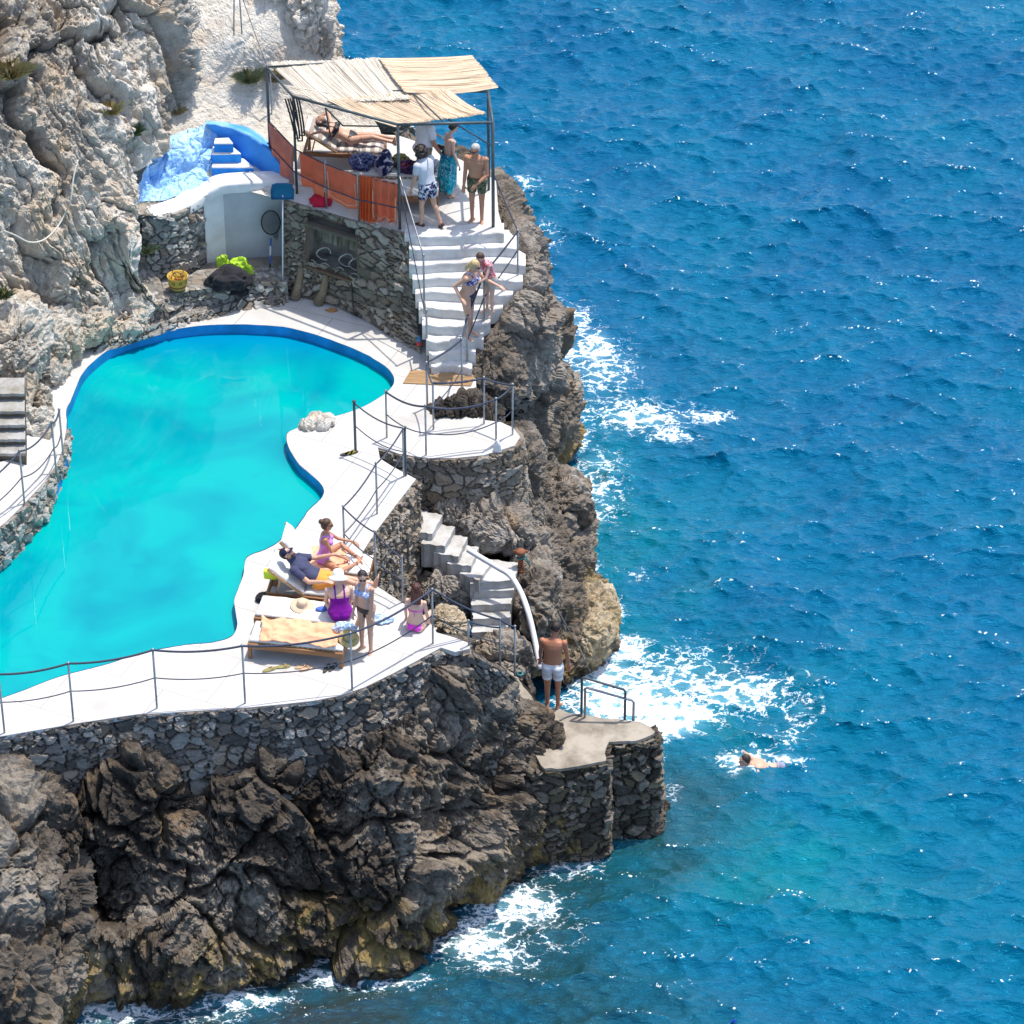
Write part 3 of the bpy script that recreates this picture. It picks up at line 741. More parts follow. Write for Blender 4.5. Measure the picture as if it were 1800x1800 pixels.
rock_sheet('cliff', rows, M['rock_tan'], res=.025, big=.44, seed=9, flip=True, pin=[(0, .1), (.14, .35), (.3, 1), (1, 1)])
boulder('cliff', pb(912, 596, 4.1), (.42, .5, .5), M['rock_tan'], 31, (R(10), R(20), R(20)), 6, .34)
boulder('cliff', pb(905, 655, 3.6), (.62, .6, .6), M['rock_tan'], 32, (R(10), R(-20), R(50)), 6, .36)
boulder('rocks', pb(908, 562, 4.9), (.30, .34, .26), M['rock_tan'], 36, (0, R(20), R(-30)), 6, .22)
boulder('rocks', pb(880, 614, 4.55), (.26, .3, .26), M['rock_tan'], 37, (0, R(20), R(-30)), 6, .22)
boulder('cliff', pb(865, 655, 4.15), (.34, .5, .36), M['rock_tan'], 33, (0, R(20), R(20)), 6, .26)
boulder('cliff', pb(945, 725, 1.4), (.36, .4, .8), M['rock_tan'], 34, (R(-10), R(10), R(0)), 6, .34)
boulder('rocks', pb(815, 730, 4.25), (.55, .25, .34), M['rock_grey'], 35, (0, 0, R(6)), 6, .2)
# rocks under the landing beside the lower stairs, down to the sea
rows = [
    [(860, 745, 4.0), (880, 790, 3.8), (880, 850, 3.4), (885, 900, 2.9), (890, 960, 2.6), (905, 1020, 2.5), (905, 1080, 2.1), (905, 1130, 1.6), (905, 1180, 1.2)],
    [(906, 742, 4.2), (916, 770, 4.1), (920, 820, 3.7), (922, 900, 2.9), (915, 975, 2.6), (922, 1030, 2.4), (930, 1085, 1.9), (930, 1140, 1.3), (925, 1185, .9)],
    [(935, 780, 3.0), (950, 820, 3.0), (960, 860, 2.7), (965, 920, 2.4), (958, 985, 2.3), (968, 1040, 2.0), (975, 1085, 1.5), (965, 1135, .9), (945, 1185, .5)],
    [(958, 808, 1.2), (982, 845, 1.4), (990, 880, 1.4), (1004, 930, 1.3), (1000, 990, 1.4), (1018, 1045, 1.0), (1030, 1090, .8), (1015, 1135, .55), (965, 1190, .25)],
    [(965, 818, .1), (988, 862, .2), (1008, 925, .2), (1024, 972, .15), (1018, 1010, .3), (1042, 1050, .2), (1070, 1105, .15), (1052, 1155, .08), (985, 1200, .0)],
    [(960, 840, -.8), (985, 890, -.8), (1005, 950, -.8), (1020, 1000, -.8), (1015, 1050, -.8), (1035, 1090, -.8), (1060, 1130, -.8), (1040, 1170, -.8), (975, 1215, -.8)],
]
rock_sheet('cliff', rows, M['rock_tan'], res=.026, big=.30, seed=12, flip=True, pin=[(0, .3), (.2, .6), (.4, 1), (1, 1)])
boulder('cliff', pb(872, 925, 2.95), (.72, .40, .36), M['rock_tan'], 41, (R(8), R(14), R(-10)), 6, .2)
boulder('cliff', pb(795, 895, 3.25), (.32, .22, .30), M['rock_tan'], 42, (R(8), R(-14), R(30)), 6, .14)
boulder('cliff', pb(775, 1050, 2.25), (.44, .30, .50), M['rock_tan'], 43, (R(8), R(24), R(10)), 6, .18)
boulder('cliff', pb(778, 1110, 2.85), (.36, .30, .42), M['ledge'], 44, (R(4), R(18), R(0)), 6, .15)
boulder('cliff', pb(985, 900, 1.6), (.36, .5, .7), M['rock_tan'], 45, (R(4), R(18), R(0)), 6, .3)
boulder('cliff', pb(935, 1090, 1.8), (.3, .5, .9), M['rock_dark'], 46, (R(4), R(8), R(10)), 6, .3)
boulder('rocks', pb(1020, 1100, .5), (.52, .85, .5), M['ledge'], 47, (R(14), R(12), R(-14)), 6, .14)
boulder('cliff', pb(905, 1195, 1.3), (.32, .42, .7), M['rock_dark'], 48, (R(4), R(8), R(10)), 6, .3)
boulder('cliff', pb(880, 1185, 1.6), (.4, .42, .6), M['rock_tan'], 49, (R(4), R(8), R(40)), 6, .3)

# ================================================================== DECK, POOL, WALLS, STAIRS
pool_px = [(-220, 1290), (-330, 1120), (-180, 1050), (0, 988), (30, 963), (60, 925), (88, 888), (104, 862), (112, 832), (119, 800),
           (116, 770), (117, 742), (116, 722), (126, 698), (146, 655), (180, 622), (230, 597), (300, 580), (360, 572), (430, 570), (500, 575), (560, 590), (620, 612), (660, 632), (685, 652), (693, 670),
           (684, 686), (662, 702), (636, 716), (605, 727), (575, 735), (548, 744), (520, 753), (505, 763), (507, 784), (524, 813), (549, 836), (567, 854), (570, 868), (557, 884), (541, 899), (525, 924), (500, 945), (470, 965), (441, 975), (431, 986),
           (428, 1010), (419, 1035), (412, 1056), (415, 1080), (417, 1100), (407, 1119), (380, 1129), (330, 1133), (290, 1140), (250, 1148), (180, 1170), (100, 1191), (0, 1228)]
pool = []
for i, p in enumerate(pool_px):
    z = ZW if 2 < i < 9 else ZD
    pool.append(tuple(at(p[0], p[1], z))[:2])
pool = smooth_closed(pool, 260)
wob = np.array([fbm(np.array([[p[0] * 3, p[1] * 3, 1.0]]), 3)[0] for p in pool]) * .018
ctr = pool.mean(0); dirs = pool - ctr; dirs /= np.linalg.norm(dirs, axis=1, keepdims=True); pool = pool + dirs * wob[:, None]

deck_px = [(-240, 1345), (-60, 1303), (20, 1292), (130, 1272), (240, 1256), (350, 1249), (440, 1243), (545, 1233), (600, 1222), (640, 1208), (690, 1184), (735, 1160), (775, 1138), (800, 1146), (826, 1140), (826, 1131), (800, 1121), (768, 1112), (757, 1096), (743, 1080), (708, 1060), (662, 1030), (626, 988),
           (660, 935), (700, 882), (731, 842), (690, 820), (668, 806), (664, 786), (700, 797), (750, 805), (800, 805), (850, 800), (905, 783), (914, 768), (902, 752), (880, 742), (850, 738), (838, 700), (836, 660), (870, 560), (760, 470), (640, 400), (520, 440), (430, 460), (330, 500), (250, 540),
           (160, 575), (90, 600), (30, 650), (0, 690), (10, 760), (30, 810), (-60, 960), (-330, 1060)]
deck = [tuple(at(p[0], p[1], ZD))[:2] for p in deck_px]
def slab_with_hole(name, outer, hole, z1, z0, mat):
    bm = bmesh.new(); eds = []
    rings = []
    for loop in (outer, hole):
        vs = [bm.verts.new((p[0], p[1], z1)) for p in loop]; rings.append(vs)
        for i in range(len(vs)): eds.append(bm.edges.new((vs[i], vs[(i + 1) % len(vs)])))
    bmesh.ops.triangle_fill(bm, use_beauty=True, use_dissolve=False, edges=eds)
    # drop faces that fell inside the hole
    H = [(p[0], p[1]) for p in hole]
    def inside(x, y):
        c = False; j = len(H) - 1
        for i in range(len(H)):
            if (H[i][1] > y) != (H[j][1] > y) and x < (H[j][0] - H[i][0]) * (y - H[i][1]) / (H[j][1] - H[i][1]) + H[i][0]: c = not c
            j = i
        return c
    bad = [f for f in bm.faces if inside(*f.calc_center_median()[:2])]
    bmesh.ops.delete(bm, geom=bad, context='FACES_ONLY')
    for vs in rings:
        lo = [bm.verts.new((v.co.x, v.co.y, z0)) for v in vs]
        for i in range(len(vs)):
            j = (i + 1) % len(vs); bm.faces.new((vs[i], vs[j], lo[j], lo[i]))
    bmesh.ops.recalc_face_normals(bm, faces=bm.faces[:])
    for f in bm.faces:
        if abs(f.normal.z) > .9 and f.normal.z < 0: f.normal_flip()
    me = bpy.data.meshes.new(name); bm.to_mesh(me); bm.free(); me.materials.append(mat)
    o = bpy.data.objects.new(name, me); COL.objects.link(o); return o
tag(slab_with_hole('pool_deck', deck, pool, ZD, ZD - .085, M['deck']), kind='structure')
tag(MB().prism([tuple(p) for p in deck], 1.2, ZD - .36).build('ground', M['rock_grey'], tri=True), kind='structure')
# pool wall (painted blue, a ring standing just inside the deck's edge) and the water
c_ = pool.mean(0)
inner = pool - dirs * .012
P = np.zeros((4, len(pool) + 1, 3)); pl = np.vstack([inner, inner[:1]])
P[0, :, :2] = np.vstack([pool + dirs * .05, (pool + dirs * .05)[:1]]); P[0, :, 2] = ZD + .006
P[1, :, :2] = pl; P[1, :, 2] = ZD + .006
P[2, :, :2] = pl; P[2, :, 2] = ZW; P[3, :, :2] = pl; P[3, :, 2] = ZW - .25
tag(MB().grid(P[1:]).build('pool_wall', M['poolwall']), 'blue painted inner wall of the curved turquoise pool', 'pool wall', kind='structure')
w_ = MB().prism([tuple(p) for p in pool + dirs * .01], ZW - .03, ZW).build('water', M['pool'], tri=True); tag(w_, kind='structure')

# raised path along the left side of the pool
pin_ = [(-120, 990, 5.1), (-40, 945, 5.05), (0, 925, 5.0), (45, 882, 4.93), (84, 838, 4.78), (106, 800, 4.58), (117, 752, 4.42)]
pout = [(-160, 830, 5.1), (-60, 815, 5.05), (0, 812, 5.0), (22, 800, 4.93), (45, 770, 4.78), (60, 740, 4.58), (75, 700, 4.42)]
a_ = catmull([tuple(at(*p)) for p in pin_], 40); b_p = catmull([tuple(at(*p)) for p in pout], 40)
Pp = np.stack([a_ * (1 - t) + b_p * t for t in np.linspace(0, 1, 8)])
low = Pp[0].copy(); low[:, 2] = 4.0; low2 = Pp[-1].copy(); low2[:, 2] = 4.0
tag(MB().grid(np.concatenate([low[None], Pp, low2[None]])).build('path', M['deck']), kind='structure')

def stone_wall(name, top, bot, mat, label, cell=(.26, .17), thick=.28, res=.02, depth=.045, seed=1, hole=None, flip=False, cap=True, closed_top_mat=None, rough=1.0, tagit=True, cat='wall', group=None):
    """dry-stone wall: top / bot are world polylines; the face is ruled between them, its stones bulge out and the joints sink in"""
    top = catmull([tuple(p) for p in top], 60); bot = catmull([tuple(p) for p in bot], 60)
    L = np.linalg.norm(np.diff(top, axis=0), axis=1).sum(); Hh = np.linalg.norm(top - bot, axis=1).max()
    nu = int(L / res) + 2; nv = int(Hh / res) + 2
    top = catmull(top, nu); bot = catmull(bot, nu)
    t = np.linspace(0, 1, nv)[:, None, None]
    P = bot[None] * (1 - t) + top[None] * t
    N0 = grid_normals(P)
    if not flip: N0 = -N0
    nh = N0[-1].copy(); nh[:, 2] = 0; nh /= np.linalg.norm(nh, axis=1, keepdims=True)
    if cap:
        nk = int(thick / res) + 1
        C = np.stack([top - nh * (thick * k / nk) for k in range(1, nk + 1)])
        Bk = np.stack([C[-1] - np.array([0, 0, 1.0]) * (min(.8, Hh) * k / 4) for k in range(1, 5)])
        P = np.concatenate([P, C, Bk]); up = np.zeros_like(C); up[..., 2] = 1
        N0 = np.concatenate([N0, up, np.repeat(-nh[None], 4, 0)])
    s = np.r_[0, np.cumsum(np.linalg.norm(np.diff(top, axis=0), axis=1))][None, :].repeat(P.shape[0], 0)
    vv = np.concatenate([np.zeros((1, P.shape[1])), np.cumsum(np.linalg.norm(np.diff(P, axis=0), axis=2), 0)])
    wx = .42 * fbm(P * 2.6 + seed, 4); wy = .42 * fbm(P * 2.6 + seed + 40, 4)
    kz = np.where(fbm(P * 1.7 + seed * 5, 2) > .12, 1.75, np.where(fbm(P * 1.4 + seed * 9 + 30, 2) > .25, .66, 1.0))
    f1, f2, r, tl = worley2(s / cell[0] * kz + wx + seed * 7.7, vv / cell[1] * kz + wy + seed * 3.1, seed)
    j = 1 - sstep(.0, .17, f2 - f1 + .05 * fbm(P * 9 + seed, 2))
    small = fbm(P * 14 + seed, 3)
    d = depth * (1 - j) * (.7 + .9 * (r - .45) + .9 * tl) - depth * .8 * j + rough * .010 * small + .05 * rough * fbm(P * 1.3 + seed, 2) + .016 * rough * ridged(P * 6.0, 4, .65)
    if cap: d[nv:] = -np.abs(d[nv:]) * .5
    Q = P + N0 * d[..., None]
    F = grid_faces(*P.shape[:2])
    if not flip: F = F[:, ::-1]
    if hole is not None:
        s0, s1, v0, v1 = hole
        sc_ = s.ravel()[F].mean(1) / L; vc_ = vv.ravel()[F].mean(1) / Hh
        row = F[:, 0] // P.shape[1] < nv
        F = F[~((sc_ > s0) & (sc_ < s1) & (vc_ > v0) & (vc_ < v1) & row)]
    o = np_mesh(name, Q.reshape(-1, 3), F, mat, {'tint': r.ravel(), 'joint': j.ravel()}, smooth=False)
    if tagit: tag(o, label, cat, group)
    return o
def drop(pts, z): return [Vector((p[0], p[1], z)) for p in pts]
def pl_at(lst, z=None): return [at(*p) if z is None else at(p[0], p[1], z) for p in lst]

# retaining wall under the front edge of the deck
e_ = [(-90, 1308), (20, 1291), (130, 1272), (240, 1256), (350, 1249), (440, 1243), (545, 1233), (600, 1222), (640, 1208), (690, 1184), (735, 1160), (772, 1140)]
top = pl_at(e_, ZD - .010)
bot = [p + Vector((.10, -.20, -1.75)) for p in top]
stone_wall('stone_wall', top, bot, M['stone_dark'], 'long dark dry-stone wall holding up the front edge of the pool deck', cell=(.25, .17), depth=.05, seed=3, thick=.16)
# loose stone facing beyond the deck's tip, towards the landing stage
top = pl_at([(760, 1147), (790, 1140), (830, 1150)], ZD - .05) + pl_at([(868, 1170, 4.0), (905, 1190, 3.55)])
bot = [p + Vector((.0, -.12, -2.3)) for p in top]
stone_wall('stone_wall', top, bot, M['stone_dark'], 'short broken end of dry-stone wall stepping down behind the last rail posts', cell=(.2, .15), depth=.06, seed=5, thick=.4)
# wall of the stair recess, seen through the bent railing
top = pl_at([(614, 1005), (626, 988), (660, 935), (700, 882), (732, 842)], ZD - .010)
bot = [p + Vector((.10, -.10, -2.5)) for p in top]
stone_wall('stone_wall', top, bot, M['stone_tan'], 'tan rough stone wall below the bent railing, dropping into the stair recess', cell=(.17, .20), depth=.06, seed=7, thick=.16)
# round wall under the landing
top = pl_at([(664, 788), (700, 799), (750, 806), (800, 806), (850, 801), (906, 784), (915, 768), (902, 753)], ZD - .010)
bot = [p + Vector(d) for p, d in zip(top, [(0, -.1, -1.2), (0, -.1, -1.4), (0, -.1, -1.6), (0, -.1, -1.7), (.05, -.1, -1.7), (.1, -.1, -1.7), (.2, 0, -1.7), (.2, .1, -1.7)])]
stone_wall('stone_wall', top, bot, M['stone_tan'], 'curved brown stone wall under the little railed landing', cell=(.26, .19), depth=.035, seed=9, thick=.16)
# left path wall rising out of the pool
top = [Vector(p) - Vector((0, 0, .012)) for p in a_[::3]]
bot = [Vector((p.x + .03, p.y - .03, 4.0)) for p in top]
stone_wall('stone_wall', top, bot, M['stone_grey'], 'low grey stone wall rising from the pool along the left railed path', cell=(.30, .24), depth=.05, seed=11, thick=.12)

# ------------------------------------------------------------------ upper terrace
ter_px = [(500, 349), (560, 367), (600, 379), (640, 391), (700, 405), (718, 409), (886, 409), (876, 372), (872, 318), (840, 296), (800, 276), (766, 260), (700, 238), (640, 235), (560, 262), (480, 290), (440, 315)]
ter = [tuple(at(p[0], p[1], ZT))[:2] for p in ter_px]
tag(MB().prism(ter, ZT - .085, ZT).build('terrace', M['deck'], tri=True), kind='structure')
top = pl_at([(500, 349), (560, 367), (600, 379), (640, 391), (700, 405), (718, 411)], ZT - .010)
bot = pl_at([(500, 517), (550, 527), (600, 541), (650, 567), (700, 597), (742, 622)], ZD)
tw = empty('stone_wall', (top[2].x, top[2].y, ZD)); tag(tw, 'tall stone wall below the terrace with a dark framed niche in it', 'wall')
wl_ = stone_wall('wall_face', top, bot, M['stone_tan'], '', cell=(.24, .13), depth=.035, seed=13, hole=(.20, .60, .36, .80), thick=.2, tagit=False)
wl_.parent = tw; wl_.matrix_parent_inverse = Matrix.Translation(-tw.location)
tt = catmull(catmull([tuple(p) for p in top], 60), 801); bb = catmull(catmull([tuple(p) for p in bot], 60), 801)
_fr = np.r_[0, np.cumsum(np.linalg.norm(np.diff(tt, axis=0), axis=1))]; _fr /= _fr[-1]
def on_wall(s, v, out=0.0):
    i = int(np.clip(np.searchsorted(_fr, s), 0, 800)); p = Vector(bb[i]) * (1 - v) + Vector(tt[i]) * v
    t = Vector(tt[min(i + 8, 800)]) - Vector(tt[max(i - 8, 0)]); n = Vector((t.y, -t.x, 0)).normalized()
    return p + n * out
def beam(mb, a, b, w, h):
    a = Vector(a); b = Vector(b); x = (b - a); l = x.length; x.normalize()
    zz = Vector((0, 0, 1)) if abs(x.z) < .8 else Vector((0, 1, 0)); y = zz.cross(x).normalized(); z = x.cross(y)
    Mx = Matrix((x, y, z)).transposed()
    return mb.box((a + b) / 2, (l, w, h), M=Mx)
mb = MB()
for (a, b) in (((.20, .36), (.20, .80)), ((.20, .36), (.60, .36)), ((.60, .36), (.60, .80))):
    beam(mb, on_wall(*a, .0), on_wall(*b, .0), .10, .055)
mb.build('niche_frame', M['timber'], tw)
mb = MB(); beam(mb, on_wall(.19, .82, .01), on_wall(.61, .82, .01), .16, .06); mb.build('lintel', M['stone_tan'], tw)
mb = MB()
g0 = [[on_wall(s, v, -.55) for s in np.linspace(.18, .62, 12)] for v in (.33, .84)]
mb.grid([[tuple(p) for p in r] for r in g0])
for s in (.19, .61): mb.grid([[tuple(on_wall(s, v, o)) for o in (-.02, -.55)] for v in (.34, .83)])
for v in (.35, .82): mb.grid([[tuple(on_wall(s, v, o)) for o in (-.02, -.55)] for s in np.linspace(.18, .62, 12)])
mb.build('niche_recess', plain('niche_stone', (.30, .27, .23), .9, .5, 3, .6, 9), tw)
mb = MB()
for s, v0, v1 in ((.165, .02, .34), (.37, .02, .33)):
    mb.tube([on_wall(s - .03, v0, .10), on_wall(s - .004, lerp(v0, v1, .4), .075), on_wall(s + .004, lerp(v0, v1, .75), .06), on_wall(s, v1, .05)], .07, 8, radii=[.11, .075, .062, .06])
mb.build('plaster_rib', M['ledge'], tw, smooth=True)
hose = MB()
for s in (.30, .46, .53):
    hose.tube([on_wall(s, .46, -.2) + Vector((math.cos(a) * .13, .03 * math.sin(2 * a), math.sin(a) * .13)) for a in np.linspace(0, 5.2, 22)], .012, 6)
hose.tube([on_wall(x, .385 + .02 * math.sin(x * 60), -.08) for x in np.linspace(.21, .59, 24)], .012, 6)
tag(hose.build('hose', M['rope_pale'], smooth=True), 'pale coiled hose lying in the dark wall niche', 'hose')

# main white stairs from the deck to the terrace
st_px = [(711, 886, 414), (719, 908, 439), (719, 924, 465), (725, 919, 492), (730, 902, 517), (736, 884, 544), (742, 862, 572), (749, 850, 599), (754, 836, 622), (758, 830, 645)]
n_st = len(st_px); rise = (ZT - ZD) / n_st
stairs = empty('staircase', at(760, 560, 5.2)); tag(stairs, 'wide white staircase between the pool deck and the shaded terrace', 'staircase')
for i, (xl, xr, y) in enumerate(st_px):
    z = ZT - i * rise + (.006 if i == 0 else 0)
    xs = np.linspace(0, 1, 14)
    fr = [at(lerp(xl, xr, t), y + 3.0 * math.sin(t * 5 + i) * (t > .02) - 1.0, z) for t in xs]
    if i < n_st - 1: pass
    dy = .62 if i else .35
    mb = MB(); nx = len(xs)
    bev = .025
    prof = []
    for k, t in enumerate(xs):
        p = fr[k]; w = .012 * math.sin(k * 1.7 + i)
        prof.append([(p.x, p.y + dy, z), (p.x, p.y + bev, z), (p.x, p.y + .006 + w, z - bev * .5), (p.x, p.y + w, z - bev * 1.4), (p.x, p.y - .012 + w, z - rise - .12)])
    mb.grid(prof)
    for k in (0, nx - 1):
        q = prof[k]; b_ = [(q[0][0], q[0][1], z - rise - .12)]
        mb.add(q + b_, [(0, 1, 2, 3, 4, 5)])
    o = mb.build('step', M['step'], stairs)
# stones closing the left flank of the stairs
# landing step in front of the pool rim
mb = MB(); pp = [at(*p, ZD)[:2] for p in ((604, 806), (622, 786), (664, 786), (700, 797), (690, 812), (666, 800), (640, 800))]
# blue-grey recess: white pier, plaster wall, white rim
zb = 4.95
def wall_prism(mb, a, b, z0, z1, th, z1b=None):
    """a plain wall between plan points a and b, its face on the a-b line, thickness behind"""
    a = Vector((a[0], a[1], 0)); b = Vector((b[0], b[1], 0)); t = (b - a).normalized(); n = Vector((-t.y, t.x, 0))
    q = [a, b, b + n * th, a + n * th]; z1b = z1 if z1b is None else z1b
    tops = [z1, z1b, z1b, z1]
    vs = [(p.x, p.y, z0) for p in q] + [(p.x, p.y, z) for p, z in zip(q, tops)]
    return mb.add(vs, [(3, 2, 1, 0), (4, 5, 6, 7), (0, 1, 5, 4), (1, 2, 6, 5), (2, 3, 7, 6), (3, 0, 4, 7)])
A0 = at(357, 338, 6.25); A1 = at(391, 322, 6.35); A2 = at(505, 316, 6.35)
pw = empty('plaster_wall', (A1.x, A1.y, ZD)); tag(pw, 'smooth pale grey plaster wall behind the two pool nets', 'wall')
mb = MB(); wall_prism(mb, A1, A2, ZD - .1, 6.30, .22); mb.build('wall_face', M['plaster'], pw)
mb = MB(); wall_prism(mb, A0, A1, ZD - .1, 6.16, .3, 6.28); mb.build('pier', M['rim'], pw)
rimp = pl_at([(268, 380, 6.05), (300, 370, 6.08), (330, 358, 6.12), (357, 342, 6.17), (374, 331, 6.27), (391, 323, 6.33), (420, 320, 6.34), (460, 318, 6.34), (508, 316, 6.34)])
rc = catmull([tuple(p) for p in rimp], 50); mb = MB()
prof = []
for i, p in enumerate(rc):
    t = Vector(rc[min(i + 1, 49)]) - Vector(rc[max(i - 1, 0)]); n = Vector((-t.y, t.x, 0)).normalized(); q = Vector(p)
    w = .36
    prof.append([tuple(q - n * .05 + Vector((0, 0, -.20))), tuple(q - n * .055 + Vector((0, 0, -.03))), tuple(q - n * .02 + Vector((0, 0, .012))), tuple(q + n * w * .5 + Vector((0, 0, .02))), tuple(q + n * (w - .03) + Vector((0, 0, .01))), tuple(q + n * w + Vector((0, 0, -.03))), tuple(q + n * w + Vector((0, 0, -.22)))])
mb.grid(prof); mb.build('rim', M['rim'], pw, smooth=True)
# stone wall left of the pier, with a dark hollow at its left end
top = pl_at([(204, 372), (240, 376), (280, 378), (318, 368), (354, 346)], 6.08)
bot = [Vector((p.x, p.y - .12, 4.75)) for p in top]
stone_wall('stone_wall', top, bot, M['stone_grey'], 'grey stone wall left of the white pier, above the straw basket', cell=(.27, .19), depth=.05, seed=17, hole=(.02, .27, .42, .86), thick=.5)
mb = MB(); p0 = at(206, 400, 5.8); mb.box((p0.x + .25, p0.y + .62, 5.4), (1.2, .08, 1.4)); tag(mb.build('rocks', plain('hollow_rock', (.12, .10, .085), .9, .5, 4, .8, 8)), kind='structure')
g_ = [(150, 560), (262, 536), (305, 505), (350, 497), (505, 486), (505, 430), (400, 420), (300, 430), (200, 430), (120, 500)]
tag(MB().prism([tuple(at(x, y, 4.72))[:2] for x, y in g_], 2.0, 4.72).build('ground', M['rock_pale'], tri=True), kind='structure')
g_ = [(190, 340), (262, 346), (290, 362), (330, 360), (360, 342), (391, 326), (505, 318), (500, 250), (380, 212), (300, 225), (230, 250), (150, 300)]
tag(MB().prism([tuple(at(x, y, 5.98))[:2] for x, y in g_], 3.0, 5.98).build('ground', M['rock_pale'], tri=True), kind='structure')
# low stone bench along the back of the deck
top = pl_at([(262, 545, 4.72), (300, 518, 4.80), (345, 508, 4.82), (400, 500, 4.82), (450, 494, 4.80), (506, 494, 4.80)])
bot = [Vector((p.x, p.y - .08, ZD - .1)) for p in top]
stone_wall('stone_wall', top, bot, M['stone_grey'], 'low stone bench wall along the back of the deck, under basket and bags', cell=(.20, .14), depth=.04, seed=19, thick=.55)
# crumbling stone kerb running down from the cliff to the deck
top = pl_at([(205, 400, 5.75), (222, 440, 5.35), (243, 478, 5.05), (270, 515, 4.82), (300, 548, 4.62)])
bot = [p + Vector((-.05, -.25, -.75)) for p in top]
stone_wall('stone_wall', top, bot, M['stone_grey'], 'narrow crumbling stone kerb running down the foot of the cliff to the deck', cell=(.16, .13), depth=.06, seed=21, thick=.3)
top = pl_at([(165, 604), (235, 583), (300, 563), (370, 545), (425, 528), (500, 520)], ZD + .10)
bot = [Vector((p.x, p.y - .16, ZD - .05)) for p in top]
stone_wall('stone_kerb', top, bot, M['stone_grey'], 'row of small loose stones edging the white deck behind the pool', cell=(.17, .13), depth=.05, seed=23, thick=.5, cat='kerb')

# ------------------------------------------------------------------ blue limewashed corner with its steps
bl = empty('blue_staircase', at(420, 280, 6.3)); tag(bl, 'bright blue painted corner with three blue steps and curved side wall', 'staircase')
rows = [
    [(238, 356, 6.0), (285, 356, 6.02), (320, 348, 6.05), (350, 332, 6.1), (385, 320, 6.15), (440, 314, 6.15)],
    [(236, 334, 6.25), (280, 318, 6.2), (318, 310, 6.25), (350, 300, 6.3), (380, 305, 6.2), (430, 306, 6.16)],
    [(244, 306, 6.5), (285, 280, 6.5), (320, 272, 6.58), (350, 268, 6.6), (372, 285, 6.4), (400, 296, 6.25)],
    [(258, 276, 6.72), (296, 254, 6.68), (325, 248, 6.75), (348, 240, 6.8), (366, 250, 6.7), (385, 270, 6.5)],
    [(272, 256, 6.75), (308, 238, 6.7), (332, 232, 6.75), (350, 222, 6.85), (366, 222, 6.9), (384, 232, 6.8)],
]
Wp = np.array([[tuple(at(*p)) for p in r] for r in rows])
A = np.stack([catmull(r, 90) for r in Wp]); Pb = np.stack([catmull(A[:, j], 80) for j in range(90)], 1)
Nb = grid_normals(Pb); Nb = np.where(Nb[..., 2:3] < 0, -Nb, Nb)
db = .10 * ridged(Pb * 1.9 + 3, 4, .5) + .05 * (worley(Pb * 3.2)[2] - .5) + .03 * fbm(Pb * 9, 3)
Qb = rock_disp(Pb, Nb, .14, 3.0, fine=.4, rid=.4)
pale = np.clip(.88 + .8 * fbm(Pb * 1.3 + 8, 3), 0, 1)  # sunlit look of the rock, put into its colour
np_mesh('painted_rock', Qb.reshape(-1, 3), grid_faces(80, 90), M['blue'], {'pale': pale.ravel()}, smooth=False, parent=bl)
def blue_step(pts, z0, z1, nm):
    mb = MB(); mb.prism([tuple(at(x, y, z1))[:2] for x, y in pts], z0, z1)
    o = mb.build(nm, M['blue'], bl, tri=True)
    tread = MB().prism([tuple(at(x, y, z1 + .012))[:2] for x, y in [(lerp(p[0], sum(q[0] for q in pts) / len(pts), .02), lerp(p[1], sum(q[1] for q in pts) / len(pts), .02)) for p in pts]], z1 - .01, z1 + .012).build('tread', M['rim'], o if False else bl, tri=True)
    tread.name = 'tread'
blue_step([(372, 294), (446, 294), (428, 278), (374, 279)], 6.0, 6.42, 'step')
blue_step([(372, 271), (424, 270), (406, 255), (374, 257)], 6.2, 6.62, 'step')
blue_step([(376, 252), (410, 252), (402, 242), (378, 243)], 6.3, 6.82, 'step')
# curved side wall: a quarter-round sweep
ridge = [(362, 217, 7.10), (385, 221, 7.02), (415, 228, 6.95), (445, 241, 6.86), (470, 262, 6.74), (492, 288, 6.56), (511, 314, 6.38)]
foot = [(375, 236, 6.78), (392, 245, 6.68), (412, 262, 6.52), (428, 282, 6.36), (442, 297, 6.20), (455, 308, 6.14), (480, 316, 6.12)]
back = [(362, 212, 6.95), (388, 214, 6.85), (420, 220, 6.75), (452, 233, 6.62), (480, 255, 6.5), (502, 284, 6.3), (520, 312, 6.15)]
rr = [catmull([tuple(at(*p)) for p in q], 40) for q in (foot, ridge, back)]
prof = []
for k in range(40):
    f, r_, b_ = rr[0][k], rr[1][k], rr[2][k]
    prof.append([f, f * .6 + r_ * .4 + np.array([0, 0, .03]), f * .12 + r_ * .88 + np.array([0, 0, .01]), r_, r_ * .6 + b_ * .4 + np.array([0, 0, .015]), b_, b_ + np.array([0, 0, -.5])])
Pc = np.array(prof); Pc = Pc + .012 * fbm(Pc * 5, 3)[..., None]
np_mesh('side_wall', Pc.reshape(-1, 3), grid_faces(*Pc.shape[:2]), M['blue'], {'pale': np.clip(.1 * np.ones(Pc.shape[:2]) + .9 * (np.arange(7)[None, :] > 2.5) * np.clip(.45 + fbm(Pc * 2, 3), 0, 1), 0, 1).ravel()}, parent=bl)  # ridge and back paler: sunlight painted on the wall's top

